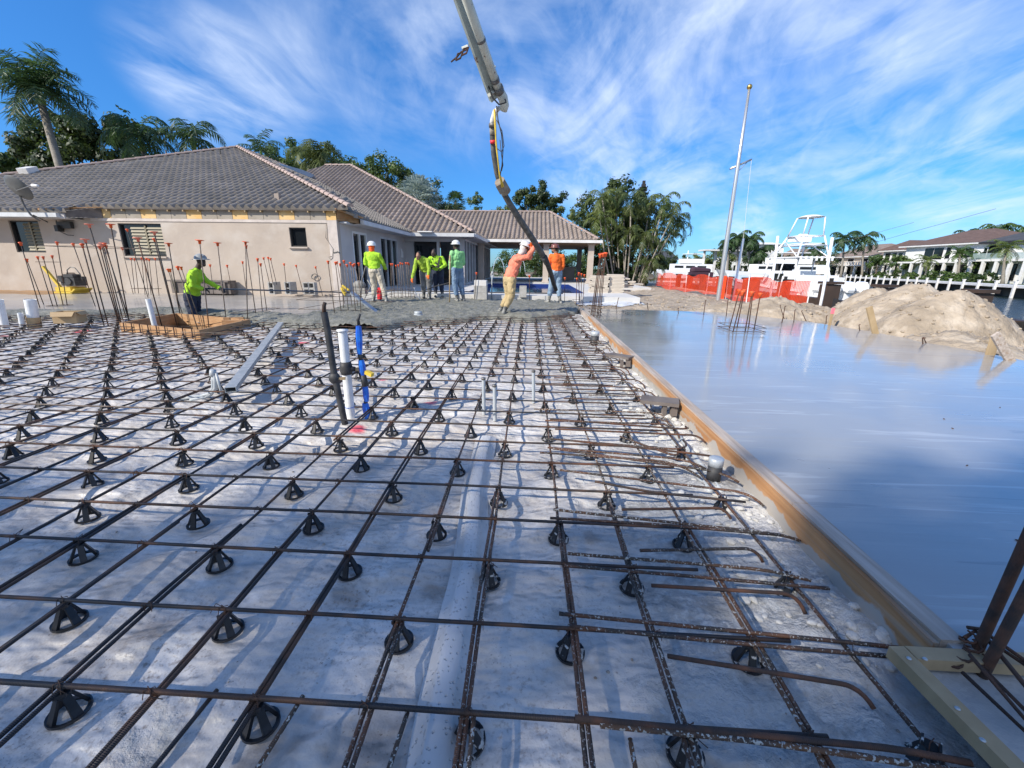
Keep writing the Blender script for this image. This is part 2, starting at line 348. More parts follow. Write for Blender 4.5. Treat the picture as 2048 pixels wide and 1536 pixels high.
# --- pit of the formwork box
PIT = [at(241,640,.2), at(396,654,.2), at(496,634,.2), at(352,622,.2)]
PIT = [(p.x, p.y) for p in PIT]
pc = (sum(p[0] for p in PIT)/4, sum(p[1] for p in PIT)/4)
px0, px1 = PIT[0][0]*.5+PIT[3][0]*.5, PIT[1][0]*.5+PIT[2][0]*.5
PX0, PX1 = -8.75, -6.45; PY0, PY1 = PIT[1][1]+.02, PIT[3][1]
PX0, PX1 = PIT[0][0]+.15, PIT[1][0]+.05
def pit(x, y): return inpoly(x, y, PIT)
PX0, PX1, PY0, PY1 = min(p[0] for p in PIT), max(p[0] for p in PIT), min(p[1] for p in PIT), max(p[1] for p in PIT)
def split_by_pit(pts):                                # drop the stretch of a bar that would cross the pit
    runs = [[]]
    for q in pts:
        if pit(q[0], q[1]):
            if runs[-1]: runs.append([])
        else: runs[-1].append(q)
    return [r for r in runs if len(r) > 1]
# --- membrane
ra, rb = at(880,1500,.03), at(968,872,.03)
def ridge(x, y):
    t = (y-ra.y)/(rb.y-ra.y); xr = ra.x+(rb.x-ra.x)*t+.012*math.sin(y*5)
    d = abs(x-xr)/.055
    if t > 1.0: return 0
    return .05*max(0, 1-d**3.0)**.6 if d < 1 else 0
def polyz(x, y):
    u, v = x*.80+y*.6, -x*.6+y*.80
    n = noise.noise(Vector((u*.9, v*3.0, 1)))
    f = abs(noise.noise(Vector((u*1.6+n, v*5.2, 4)))) ; g = abs(noise.noise(Vector((x*7, y*7, 2))))
    k = 1 if x < .1 else max(.25, 1-(x-.1)*1.1)
    z = .030*n*k - .052*f*k - .009*abs(noise.noise(Vector((u*4+n*2, v*10, 6))))*k + .010*g  + .012*noise.noise(Vector((x*1.1, y*1.1, 9)))
    if x > .75: z += .028*min(1, (x-.75)/.3)+ .045*max(0, noise.noise(Vector((x*12, y*9, 3)))+.1)*min(1, (x-.75)/.3) + .01*noise.noise(Vector((x*30, y*30, 3)))
    return min(z, .045)
def membrane_mat():
    m = mat('plastic_membrane', (.51,.485,.455), .38, (.69,.67,.645), 2.2, 10, .34, .66, bump=0, col3=(.47,.43,.39), s3=4.5, lo3=.48, hi3=.74, rough2=.5)
    t = m.node_tree; bs = t.nodes['Principled BSDF']; src = bs.inputs['Base Color'].links[0].from_socket; tcn = [n for n in t.nodes if n.type == 'TEX_COORD'][0]
    def spot(c, r, col, amt, warp=.6):
        nonlocal src
        nz = t.nodes.new('ShaderNodeTexNoise'); nz.inputs['Scale'].default_value = 14; t.links.new(tcn.outputs['Object'], nz.inputs['Vector'])
        ds = t.nodes.new('ShaderNodeVectorMath'); ds.operation = 'DISTANCE'; ds.inputs[1].default_value = c; t.links.new(tcn.outputs['Object'], ds.inputs[0])
        a = t.nodes.new('ShaderNodeMath'); a.operation = 'MULTIPLY_ADD'; t.links.new(nz.outputs['Fac'], a.inputs[0]); a.inputs[1].default_value = r*warp*2; t.links.new(ds.outputs['Value'], a.inputs[2])
        mr = t.nodes.new('ShaderNodeMapRange'); mr.inputs[1].default_value = r*1.9; mr.inputs[2].default_value = r*1.2; mr.inputs[3].default_value = 0; mr.inputs[4].default_value = amt
        t.links.new(a.outputs[0], mr.inputs[0]); x = t.nodes.new('ShaderNodeMix'); x.data_type = 'RGBA'; t.links.new(mr.outputs[0], x.inputs[0]); t.links.new(src, x.inputs[6]); x.inputs[7].default_value = (*col, 1); src = x.outputs[2]
    def nz(sc_, det, a_, c_, dist=0., st=None):
        n = t.nodes.new('ShaderNodeTexNoise'); n.inputs['Scale'].default_value = sc_; n.inputs['Detail'].default_value = det; n.inputs['Distortion'].default_value = dist; n.inputs['Roughness'].default_value = .65
        if st:
            mp = t.nodes.new('ShaderNodeMapping'); mp.inputs['Rotation'].default_value = (0, 0, R_(st[0])); mp.inputs['Scale'].default_value = (st[1], st[2], 1); t.links.new(tcn.outputs['Object'], mp.inputs[0]); t.links.new(mp.outputs[0], n.inputs['Vector'])
        else: t.links.new(tcn.outputs['Object'], n.inputs['Vector'])
        r = t.nodes.new('ShaderNodeMapRange'); r.inputs[1].default_value = a_; r.inputs[2].default_value = c_; t.links.new(n.outputs['Fac'], r.inputs[0]); return r.outputs[0], n.outputs['Fac']
    def over(f, col):
        nonlocal src
        x = t.nodes.new('ShaderNodeMix'); x.data_type = 'RGBA'; t.links.new(f, x.inputs[0]); t.links.new(src, x.inputs[6]); x.inputs[7].default_value = (*col, 1); src = x.outputs[2]
    def mul(a_, b_):
        x = t.nodes.new('ShaderNodeMath'); x.operation = 'MULTIPLY'; t.links.new(a_, x.inputs[0]); t.links.new(b_, x.inputs[1]); return x.outputs[0]
    over(mul(nz(55, 8, .52, .68)[0], nz(1.9, 4, .40, .60)[0]), (.27, .22, .18))      # gritty soil where the sheet is dirty
    over(mul(nz(120, 4, .62, .66)[0], nz(3.1, 4, .42, .6)[0]), (.16, .13, .11))     # fine crumbs
    over(mul(nz(1.3, 7, .46, .66)[0], nz(8, 8, .34, .62)[0]), (.46, .40, .335))      # tan stains of the fill
    over(nz(5, 7, .58, .80)[0], (.86, .85, .84))
    # slurry and rough spill along the form board side
    sx_ = t.nodes.new('ShaderNodeSeparateXYZ'); t.links.new(tcn.outputs['Object'], sx_.inputs[0]); rx = t.nodes.new('ShaderNodeMapRange'); rx.inputs[1].default_value = -.1; rx.inputs[2].default_value = 1.15; t.links.new(sx_.outputs[0], rx.inputs[0])
    sp_n = nz(2.2, 8, .34, .60)[1]; ad = t.nodes.new('ShaderNodeMath'); ad.operation = 'MULTIPLY_ADD'; t.links.new(rx.outputs[0], ad.inputs[0]); ad.inputs[1].default_value = .36; t.links.new(sp_n, ad.inputs[2])
    rm = t.nodes.new('ShaderNodeMapRange'); rm.inputs[1].default_value = .60; rm.inputs[2].default_value = .70; t.links.new(ad.outputs[0], rm.inputs[0]); spill = rm.outputs[0]
    over(spill, (.50, .49, .47)); over(mul(spill, nz(26, 9, .48, .60)[0]), (.66, .66, .64)); over(mul(spill, nz(9, 9, .54, .66)[0]), (.33, .33, .32))
    prev = None
    for (fac, dist) in [(nz(2.4, 3, 0, 1, 0, (-37, .9, 1.9))[1], .10), (nz(11, 4, 0, 1)[1], .008), (nz(70, 5, 0, 1)[1], .0010), (mul(spill, nz(38, 9, .3, .7)[0]), .010)]:
        bn = t.nodes.new('ShaderNodeBump'); bn.inputs['Distance'].default_value = dist; t.links.new(fac, bn.inputs['Height'])
        if prev: t.links.new(prev, bn.inputs['Normal'])
        prev = bn.outputs[0]
    t.links.new(prev, bs.inputs['Normal'])
    rr_ = t.nodes.new('ShaderNodeMix'); rr_.data_type = 'FLOAT'; t.links.new(spill, rr_.inputs[0]); rr_.inputs[2].default_value = .38; rr_.inputs[3].default_value = .8; t.links.new(rr_.outputs[0], bs.inputs['Roughness'])
    for (qx, qy, r) in [(712,856,.07),(862,803,.07),(765,755,.05),(690,700,.06),(605,683,.09),(165,662,.12),(105,655,.10),(320,662,.13),(880,672,.05),(3,672,.1)]:
        p = at(qx, qy, 0); spot((p.x, p.y, 0), r, (.80,.03,.08), .8)
    for (qx, qy, r) in [(1180,1075,.06),(690,1190,.10),(860,1170,.09),(1450,1490,.12),(740,1490,.16),(300,1260,.10),(530,1500,.14),(1480,960,.15)]:
        p = at(qx, qy, 0); spot((p.x, p.y, 0), r, (.20,.15,.11), .55, .9)
    for (X_, Y_, r) in [(1.1,1.1,.25),(1.15,1.9,.3),(1.1,3.0,.4),(.7,3.2,.4),(1.0,4.5,.6),(1.0,6.2,.9),(.6,1.0,.18),(1.1,8,.9)]:
        spot((X_, Y_, 0), r, (.66,.65,.63), .8, .8)
    t.links.new(src, bs.inputs['Base Color']); return m
M['membrane'] = membrane_mat()
M['wrap'] = mat('perforated_white_plastic', (.62,.62,.62), .42, (.50,.49,.475), 3, 7, bump=.004, bscale=9)
def wrap_dimples(m):
    t = m.node_tree; bs = t.nodes['Principled BSDF']; tcn = [n for n in t.nodes if n.type == 'TEX_COORD'][0]; v = t.nodes.new('ShaderNodeTexVoronoi'); v.inputs['Scale'].default_value = 62; t.links.new(tcn.outputs['Object'], v.inputs['Vector'])
    r = t.nodes.new('ShaderNodeMapRange'); r.inputs[1].default_value = .12; r.inputs[2].default_value = .26; t.links.new(v.outputs['Distance'], r.inputs[0])
    bn = t.nodes.new('ShaderNodeBump'); bn.inputs['Distance'].default_value = .004; t.links.new(r.outputs[0], bn.inputs['Height']); t.links.new(bn.outputs[0], bs.inputs['Normal'])
wrap_dimples(M['wrap'])
b = MB(); NR = 13; yy = [-.9+.05*i for i in range(78)]
for i, y in enumerate(yy):
    t = (y-ra.y)/(rb.y-ra.y); xr = ra.x+(rb.x-ra.x)*t+.012*math.sin(y*5); w_ = .043*(1+.10*n3(y*3, 1)); h_ = .038 if y < 2.7 else .038*max(.1, 1-(y-2.7)/.35)
    for k in range(NR):
        a = math.pi*k/(NR-1); fl = .035*(1 if k == 0 else -1 if k == NR-1 else 0); b.v.append((xr-(w_*math.cos(a)+fl), y, h_*math.sin(a)**.55+.004*n3(y*9, k)+(-.004 if fl else .002)))
for i in range(len(yy)-1):
    for k in range(NR-1): j = i*NR+k; b.f.append([j, j+NR, j+NR+1, j+1]); b.uv.append([(0, 0)]*4); b.mi.append(0)
one(b, 'wrapped_pipe', M['wrap'], 'long low pipe wrapped in white perforated plastic running up the middle under the rebar', 'wrapped pipe', smooth=True)
wx = [-26+.18*i for i in range(100)]; wx = [x for x in wx if x < -8.1]+[-8+.07*i for i in range(72)]+[-2.95+.0285*i for i in range(148)]
wy = [-1.2, -.6, 0]+[.15+.026*i for i in range(110)]+[3.02+.06*i for i in range(50)]+[6.05+.13*i for i in range(72)]
wx = [x for x in wx if x < BX]+[BX]
struct(grid('vapour_membrane', 0, 0, 0, 0, 0, 0, polyz, M['membrane'], inside=lambda x, y: not pit(x, y), wx=wx, wy=wy))
# --- wet slab on the right
def slabmat(name, a, bcol, r1, r2, coat, bump):
    m = mat(name, a, r1, bcol, .7, 7, .3, .7, rough2=r2, coat=coat, coat_r=.05, bump=0)
    t = m.node_tree; bs = t.nodes['Principled BSDF']; tcn = [n for n in t.nodes if n.type == 'TEX_COORD'][0]
    prev = None
    for (rz, sx, sy, scl, dist, dt) in [(25, .5, 5, 2.2, bump, 7), (-50, .6, 7, 1.8, bump*.7, 6), (10, 1, 1.6, .9, bump*2.2, 3)]:
        mp = t.nodes.new('ShaderNodeMapping'); mp.inputs['Rotation'].default_value = (0, 0, R_(rz)); mp.inputs['Scale'].default_value = (sx, sy, 1); t.links.new(tcn.outputs['Object'], mp.inputs[0])
        n = t.nodes.new('ShaderNodeTexNoise'); n.inputs['Scale'].default_value = scl; n.inputs['Detail'].default_value = dt; t.links.new(mp.outputs[0], n.inputs['Vector'])
        bn = t.nodes.new('ShaderNodeBump'); bn.inputs['Distance'].default_value = dist; t.links.new(n.outputs['Fac'], bn.inputs['Height'])
        if prev: t.links.new(prev, bn.inputs['Normal'])
        prev = bn.outputs[0]
    src = bs.inputs['Base Color'].links[0].from_socket
    for (rz, sx, sy, scl, lo, hi, col, dst) in [(38, .5, 5, 1.6, .60, .68, (.50,.51,.51), 1.6), (-28, .5, 7, 1.3, .63, .69, (.46,.47,.47), 2.0), (70, .5, 8, 1.2, .655, .675, (.17,.17,.17), 1.2), (20, .5, 1.2, .8, .50, .72, (.44,.44,.42), .5)]:
        mp = t.nodes.new('ShaderNodeMapping'); mp.inputs['Rotation'].default_value = (0, 0, R_(rz)); mp.inputs['Scale'].default_value = (sx, sy, 1); t.links.new(tcn.outputs['Object'], mp.inputs[0])
        n = t.nodes.new('ShaderNodeTexNoise'); n.inputs['Scale'].default_value = scl; n.inputs['Detail'].default_value = 5; n.inputs['Distortion'].default_value = dst; t.links.new(mp.outputs[0], n.inputs['Vector'])
        r = t.nodes.new('ShaderNodeMapRange'); r.inputs[1].default_value = lo; r.inputs[2].default_value = hi; r.inputs[4].default_value = .5; t.links.new(n.outputs['Fac'], r.inputs[0])
        x = t.nodes.new('ShaderNodeMix'); x.data_type = 'RGBA'; t.links.new(r.outputs[0], x.inputs[0]); t.links.new(src, x.inputs[6]); x.inputs[7].default_value = (*col, 1); src = x.outputs[2]
    t.links.new(src, bs.inputs['Base Color'])
    n = t.nodes.new('ShaderNodeTexNoise'); n.inputs['Scale'].default_value = .9; n.inputs['Detail'].default_value = 6; n.inputs['Distortion'].default_value = .8; t.links.new(tcn.outputs['Object'], n.inputs['Vector'])
    r = t.nodes.new('ShaderNodeMapRange'); r.inputs[1].default_value = .42; r.inputs[2].default_value = .62; r.inputs[3].default_value = .02; r.inputs[4].default_value = .15; t.links.new(n.outputs['Fac'], r.inputs[0]); t.links.new(r.outputs[0], bs.inputs['Coat Roughness'])
    t.links.new(prev, bs.inputs['Normal']); t.links.new(prev, bs.inputs['Coat Normal']); return m
M['wet'] = slabmat('wet_concrete', (.26,.26,.25), (.335,.33,.32), .24, .46, .82, .0015)
M['finished'] = slabmat('floated_concrete', (.40,.37,.335), (.30,.285,.265), .35, .5, .45, .0022)
q1, q2, q3 = at(1196,619,.17), at(1450,627,.17), at(1690,655,.17)
FX0, FY0 = 1.30, 1.06                                   # corner of the box-out at the bottom right
SL = [(BX+.02, FY0), (BX+1.7, FY0), (BX+1.7, -2), (6.42, -2), (6.42, 5.6), (6.37, 8.3), (6.1, 9.6), (q2.x+.3, 11.2), (q2.x, 11.45), (1.5, 11.75), (BX+.02, 11.78)]
b = MB(); b.poly(SL, -.2, .165); struct(b.build('wet_slab', M['wet']))
# --- poured concrete on the left and in the middle
ED = [(-60,634),(60,632),(130,633),(230,627),(380,630),(500,640),(560,648),(650,652),(740,655),(800,648),(860,640),(940,637),(1000,633),(1060,637),(1110,634),(1170,618)]
ED = sorted([(at(a, c, .1).x, at(a, c, .1).y) for a, c in ED])
def edge(x):
    if x <= ED[0][0]: return ED[0][1]
    for i in range(len(ED)-1):
        if x <= ED[i+1][0]: t = (x-ED[i][0])/(ED[i+1][0]-ED[i][0]+1e-9); return ED[i][1]*(1-t)+ED[i+1][1]*t
    return ED[-1][1]
def inner(x, y): return (x < -5.15 and y > edge(x)+.85+.15*math.sin(x*2)) and y < 14.7
def cz(x, y):
    e = edge(x)+.35*n3(x*1.3, 3)+.12*n3(x*5, 7); t = min(1, max(0, (y-e)/.45))
    h = -.06+.21*(t**.5) if y > e else -.06
    r = .035*n3(x*3.3, y*3.3)+.05*abs(n3(x*8, y*8))+.035*n3(x*17, y*17)
    if x > -5.2: h += .03*n3(x*.9, y*.9, 2)
    if inner(x, y): r *= .2
    return min(h+r*(1 if t > 0 else 0), .21)
M['fresh'] = mat('fresh_concrete', (.155,.155,.125), .62, (.24,.235,.20), 9, 7, .35, .65, bump=.02, bscale=34, coat=.12, coat_r=.4)
fx = [-24+.16*i for i in range(94)]; fx = [x for x in fx if x < -9.5]+[-9.5+.048*i for i in range(225)]; fx = [x for x in fx if x < BX-.01]+[BX-.005]
fy = [8.0+.052*i for i in range(127)]
struct(grid('fresh_concrete', 0, 0, 0, 0, 0, 0, cz, M['fresh'], inside=lambda x, y: y > edge(x)-.5 and not pit(x, y) and not (inner(x, y) and inner(x+.1, y-.1) and inner(x-.1, y-.1)), wx=fx, wy=fy))
struct(grid('finished_slab', -24.5, -5.1, 9, 14.7, 110, 60, lambda x, y: .152+.003*n3(x, y), M['finished'], inside=lambda x, y: inner(x, y) and not pit(x, y)))
# --- terrace and pool
M['paving'] = mat('white_paving', (.60,.585,.56), .8, (.54,.53,.50), 1.5, 6, bump=.003, bscale=12)
POOL = (-2.6, 1.95, 16.6, 25.2)
b = MB()
TZ = .29
for (x0, x1, y0, y1) in [(-7, POOL[0], 14.75, 45), (POOL[1], 3.6, 14.75, 22.5), (POOL[1], 6.0, 22.5, 45), (POOL[0], POOL[1], 14.75, POOL[2]), (POOL[0], POOL[1], POOL[3], 45)]:
    b.box(((x0+x1)/2, (y0+y1)/2, TZ-.2), (x1-x0, y1-y0, .4))
struct(b.build('terrace', M['paving']))
M['pooltile'] = mat('blue_pool_tile', (.015,.04,.20), .3)
b = MB(); X0, X1, Y0, Y1 = POOL
b.box(((X0+X1)/2, (Y0+Y1)/2, -.35), (X1-X0, Y1-Y0, .1))
for c, d in [(((X0+X1)/2, Y1-.02, .0), (X1-X0, .04, .56)), (((X0+X1)/2, Y0+.02, .0), (X1-X0, .04, .56)), ((X0+.02, (Y0+Y1)/2, .0), (.04, Y1-Y0-.1, .56)), ((X1-.02, (Y0+Y1)/2, .0), (.04, Y1-Y0-.1, .56))]: b.box(c, d)
struct(b.build('pool_basin', M['pooltile']))
M['poolwater'] = mat('pool_water', (.012,.03,.11), .05, bump=.004, bscale=6, spec=.6)
b = MB(); b.box(((X0+X1)/2, (Y0+Y1)/2, .12), (X1-X0-.09, Y1-Y0-.09, .04)); struct(b.build('pool_water', M['poolwater']))
def in_slab(x, y): return all(inpoly(x+a, y+e, SL) for a in (-.09, .09) for e in (-.09, .09))
# --- dirt round the slab, mounds
MOUNDS = []
def mound(px, py, zt, rx, ry, Y=None, p=1.6): 
    q = at(px, py, zt); MOUNDS.append((q.x, q.y, zt, rx, ry, p))
MOUNDS += [(7.95,9.4,1.0,1.1,1.1,1.3),(7.9,8.45,.93,1.05,.75,1.4),(8.1,10.6,.86,.85,.7,1.3),(6.9,7.1,.26,.6,.8,1.5),
           (6.35,11.6,.52,1.05,.9,1.4),(5.6,12.0,.30,1.2,.8,1.5),(7.2,11.6,.36,.9,.9,1.5)]
def dz(x, y):
    z = .07+.03*n3(x*1.3, y*1.3)+.018*n3(x*5, y*5)
    for (mx_, my_, h, rx, ry, p) in MOUNDS:
        d = math.hypot((x-mx_)/rx, (y-my_)/ry)+.16*n3(x*1.1+mx_, y*1.1)
        if d < 1.5: z = max(z, .05+(h+.05)*max(0, 1-max(0, d)/1.22)**.72 if d > .12 else .05+h*.93)
    if y > 13 and 1.2 < x < 7.4: z += .10*max(0, n3(x*.8, y*.5, 5))+.10*max(0, 1-abs(x-6.2)/1.3)*min(1, (y-13)/3)+.035*abs(n3(x*3, y*3, 1))
    k = 1 if z > .16 else .35
    z += k*(.05*abs(n3(x*2.6, y*2.6, 11))-.035*abs(n3(x*4.6, y*4.0, 14))+.03*n3(x*8, y*8, 4)+.02*n3(x*17, y*17, 4))
    if x > 9.6: z -= (x-9.6)*.35
    return z
M['dirt'] = mat('dug_sand', (.39,.32,.24), .95, (.26,.21,.155), 2.2, 9, .38, .66, bump=.05, bscale=11, col3=(.48,.41,.325), s3=3.5, lo3=.5, hi3=.7)
struct(grid('dirt_mounds', 4.4, 10.6, 1, 12.9, 150, 270, dz, M['dirt'], inside=lambda x, y: not in_slab(x, y)))
b = MB(); rs = random.Random(5)
for i in range(520):
    x = rs.uniform(6.5, 9.4); y = rs.uniform(5.2, 12.6)
    if inpoly(x, y, SL): continue
    s_ = rs.uniform(.012, .04)*(1.7 if rs.random() < .07 else 1); b.ell((x, y, dz(x, y)+s_*.3), (s_, s_*rs.uniform(.6, 1), s_*.7), Matrix.Rotation(rs.uniform(0, 6), 3, 'Z'), 6, 4)
for i in range(260):
    x = rs.uniform(1.6, 7.2); y = rs.uniform(12, 18); s_ = rs.uniform(.015, .05); b.ell((x, y, dz(x, y)+s_*.3), (s_, s_*rs.uniform(.6, 1), s_*.7), Matrix.Rotation(rs.uniform(0, 6), 3, 'Z'), 6, 4)
struct(b.build('stones', M['dirt']), 'stuff')
struct(grid('dirt', 1.25, 10.6, 11.7, 45, 110, 280, dz, M['dirt'], inside=lambda x, y: not in_slab(x, y) and not (y < 12.9 and x > 4.4)))
M['tarp'] = mat('pale_membrane', (.60,.60,.60), .6, (.5,.5,.5), 2, 5, bump=.01)
M['browndirt'] = mat('brown_dirt', (.36,.22,.11), .95, (.26,.16,.09), 2, 7, bump=.02)
struct(grid('brown_dirt', -27, -15.2, 12.7, 14.58, 60, 20, lambda x, y: .17+.03*n3(x*2, y*2)-max(0, 13.2+.3*n3(x, 1)-y)*.5-max(0, x+16.2)*.1, M['browndirt']))
# --- water and the far bank
M['water'] = mat('canal_water', (.02,.035,.035), .10, bump=.30, bscale=2.2, spec=.5, stretch=(1, .4, 1))
b = MB(); b.box((512, 400, -1.05), (999, 1400, .1)); struct(b.build('water', M['water']))
BK0 = Vector((45.3, 38.5, 0)); BU = Vector((.36, .933, 0)); BN = Vector((.933, -.36, 0))
M['lawn'] = mat('lawn', (.06,.10,.03), .9, (.09,.13,.04), 1, 5)
def bk(s, n, z=0): return BK0+BU*s+BN*n+Vector((0, 0, z))
b = MB(); pts = [bk(-80, .4), bk(-80, 300), bk(400, 300), bk(75, .4)]; b.poly([(p.x, p.y) for p in [bk(-80, .4), bk(-80, 300), bk(330, 300), bk(75, .4)]], -1.3, -.06); struct(b.build('far_lawn', M['lawn']))
b = MB(); b.poly([(12.2, 104), (69, 104), (230, 250), (230, 600), (-100, 600), (-100, 104)], -1.3, -.1); struct(b.build('far_shore', M['lawn']))
# ================================================================ REBAR MAT
S = .305
def colX(c, y): return -.148+.296*c-.0137*(y-.8)
jit = random.Random(3); CJ = {c: jit.uniform(-.012, .012) for c in range(-70, 8)}; RJ = {r: jit.uniform(-.012, .012) for r in range(-3, 45)}
for (c, v) in {-4: .02, -3: -.01, -2: .0, -1: .012, 1: .01}.items(): CJ[c] = v
def rowY(r): return .825+S*r+RJ[r]
matr = thing('rebar_mat', 'large grid of tied rebar lying on black chairs over the white plastic sheet', 'rebar mat', (0, 3, 0))
ZL, ZR = .083, .0985
def wob(x, y, k): return .006*noise.noise(Vector((x*.9, y*.9, k)))
for c in range(-58, 5):
    x0 = colX(c, 5)
    ys = -.9; ye = min(edge(x0)+.5, 12.6)
    if x0 > 1.15: continue
    n = int((ye-ys)/(.3 if x0 > -5 else .4))+1
    pts = [(colX(c, ys+(ye-ys)*i/n)+CJ[c]+wob(c*3.1, (ys+(ye-ys)*i/n)*1.6, 1)*(1.6 if c > -8 else 1), ys+(ye-ys)*i/n, ZL+wob(c, ys+(ye-ys)*i/n, 5)*.4) for i in range(n+1)]
    mt = M['rebar_white'] if c in (2, 3) else (M['rebar_dirty'] if c >= -1 else M['rebar'])
    for run in split_by_pit(pts):
        b = MB(); b.tube(run, .0069, 10 if c > -6 else 6); b.build('long_bar', mt, matr, smooth=True)
LAPS = [(-9,-.9,2.2),(-8,-.9,2.3),(-7,-.9,2.0),(-6,-.9,2.05),(-5,-.9,1.62),(-4,-.9,1.62),(-3,-.9,1.6),(-2,-.9,2.6),(-1,-.9,1.15),(-1,1.5,2.3),(0,-.9,2.0),(1,-.9,1.75),(2,-.9,1.9),(3,-.9,1.8),
        (-3,2.2,4.6),(-4,2.6,4.9),(-5,2.2,4.4),(-2,2.5,4.5),(-6,2.2,4.8),(-7,2.4,4.7),(-8,2.7,4.9),(-9,2.5,4.6),(-10,2.0,4.4),(-11,2.3,4.6),(-12,2.6,4.6),(-1,5.2,7.4),(-2,5.6,7.7),(-3,5.9,8.0),(0,6.0,8.2),(-4,6,8)]
for (c, a, e) in LAPS:
    n = 12; off = .0165 if c % 2 else -.016
    pts = []
    for i in range(n+1):
        y = a+(e-a)*i/n; pts.append((colX(c, y)+CJ[c]+wob(c*3.1, y*1.6, 1)*(1.6 if c > -8 else 1)+off+.004*math.sin(y*3+c), y, ZL+.004))
    b = MB(); b.tube(pts, .0069, 9); b.build('lap_bar', M['rebar_dirty'] if c >= -1 else M['rebar'], matr, smooth=True)
for r in range(-2, 37):
    y = rowY(r); xe = .62+.25*jit.random()
    if r > 2: xe = .78+.25*jit.random()
    a, e = -17.5, xe
    if y > edge(-16)+.4 and y > edge(-8)+.5: a = -9 if y < edge(-4)+.5 else -4
    n = int((e-a)/.3)
    pts = [(a+(e-a)*i/n, y+wob((a+(e-a)*i/n)*.8, r*3.3, 2), ZR+wob(a+i, r, 6)*.4) for i in range(n+1)]
    for run in split_by_pit(pts):
        b = MB(); b.tube(run, .0069 if r != -0 else .0076, 9 if r < 8 else 6)
        b.build('cross_bar', M['rust'] if r % 7 == 5 else M['rebar'], matr, smooth=True)
# brown second layer of cross bars at the left, far zone
for k in range(30):
    y = rowY(5+k % 24)+.06+jit.uniform(-.03, .05); x0 = jit.uniform(-12, -4.2); ln_ = jit.uniform(1.6, 3.6); x1 = min(x0+ln_, -2.6)
    if y > edge(x0)-.2 or any(pit(x0+(x1-x0)*i/10, y) for i in range(11)): continue
    b = MB(); b.tube([(x0+(x1-x0)*i/8, y+wob(i, k, 8)*2, ZR+.016) for i in range(9)], .0069, 6); b.build('lap_bar', M['rust'] if k % 2 else M['rebar_pale'], matr, smooth=True)
# dowels beside the form board, the near ones placed one by one
def pxbar(pts, m, r=.0069, z=.104, hook=0):
    P = [at(a, c, z) for a, c in pts]
    if hook: q = P[-1]; P = P[:-1]+[P[-1]+Vector((0, 0, 0))]
    Q = []
    for i in range(len(P)-1):
        for k in range(4): t = k/4; Q.append(P[i]*(1-t)+P[i+1]*t)
    Q.append(P[-1])
    Q2 = [Q[0]]+[(Q[i-1]+Q[i]*2+Q[i+1])/4 for i in range(1, len(Q)-1)]+[Q[-1]]
    b = MB(); b.tube(Q2, r, 10); return b.build('dowel', m, matr, smooth=True)
def hookbar(p0, p1, p2, m, drop=.05, r=.0069, z=.106):
    a, b_, c = at(*p0, z), at(*p1, z), at(*p2, z-drop)
    P = [a+(b_-a)*i/8 for i in range(9)]
    for k in range(1, 7):
        t = k/6; P.append(b_*(1-t)**2+2*t*(1-t)*(b_+(b_-a).normalized()*(c-b_).length*.62)+c*t*t)
    mb = MB(); mb.tube(P, r, 10); return mb.build('hooked_dowel', m, matr, smooth=True)

hookbar((1120,940),(1461,981),(1527,1012), M['rebar_dirty'], .03); pxbar([(1190,963),(1300,984),(1491,1004)], M['rebar'])
hookbar((1244,1019),(1430,1016),(1462,1038), M['rust'], .04); hookbar((1107,1019),(1520,1064),(1600,1082), M['rebar_white'], .03)
pxbar([(1100,1036),(1320,1049),(1560,1070)], M['rebar_dirty']); hookbar((1280,1101),(1485,1097),(1526,1124), M['rebar_dirty'], .05)
pxbar([(1135,1107),(1525,1138),(1622,1161)], M['rebar_white']); pxbar([(1128,1131),(1400,1154),(1658,1177)], M['rebar_dirty'])
hookbar((1303,1171),(1562,1186),(1611,1228), M['rust'], .05); hookbar((1118,1227),(1700,1285),(1798,1296), M['rebar_dirty'], .01)
pxbar([(1143,1253),(1460,1285),(1785,1313)], M['rebar_dirty']); hookbar((1335,1312),(1680,1367),(1748,1418), M['rust'], .03)
pxbar([(1150,1436),(1545,1474),(1780,1496),(1942,1526)], M['rust'], .0080, .11); pxbar([(1200,1450),(1500,1480),(1760,1518),(1960,1550)], M['rebar_white'], .0076)
hookbar((1095,895),(1330,915),(1412,938), M['rebar_dirty'], .03)
for (a, e, h) in [((1100,838),(1350,857),(1371,853)),((1110,858),(1380,870),(1411,886)),((1090,877),(1330,897),(1366,880)),((1240,873),(1330,905),(1352,893)),((1130,880),(1340,902),(1440,915)),
                  ((1105,897),(1400,938),(1478,965)),((1080,905),(1300,920),(1400,955))]:
    hookbar(a, e, h, M['rebar_dirty'] if a[1] % 2 else M['rust'], .03)
for r in range(7, 34):
    for q in range(2 if r < 20 else 1):
        y = rowY(r)+.09+q*.11+jit.uniform(-.03, .03); x0 = jit.uniform(-.05, .55); x1 = jit.uniform(.92, 1.12)
        if y > 10.6 or abs(y-3.45) < .12 or abs(y-5.2) < .1: continue
        P = [(x0+(x1-x0)*i/7, y+.05*i/7*jit.uniform(-1, 1)*.3, .108) for i in range(8)]+[(x1+.05, y-.02, .10), (x1+.085, y-.06, .075), (x1+.095, y-.11, .04)]
        b = MB(); b.tube(P, .0069, 6); b.build('hooked_dowel', jit.choice([M['rebar_dirty'], M['rust'], M['rebar_white']]), matr, smooth=True)
for c in (0, 1, 2, 3):                                # short bars sticking into the foreground
    pass
for (p0, p1) in [((606,1392),(500,1560)),((434,1380),(300,1545)),((815,1425),(770,1560)),((1620,1478),(1650,1545)),((1260,1478),(1275,1560)),((948,1430),(935,1560))]:
    pxbar([p0, p1], M['rebar_white'] if p0[0] > 500 else M['rebar'], .0062, .09)
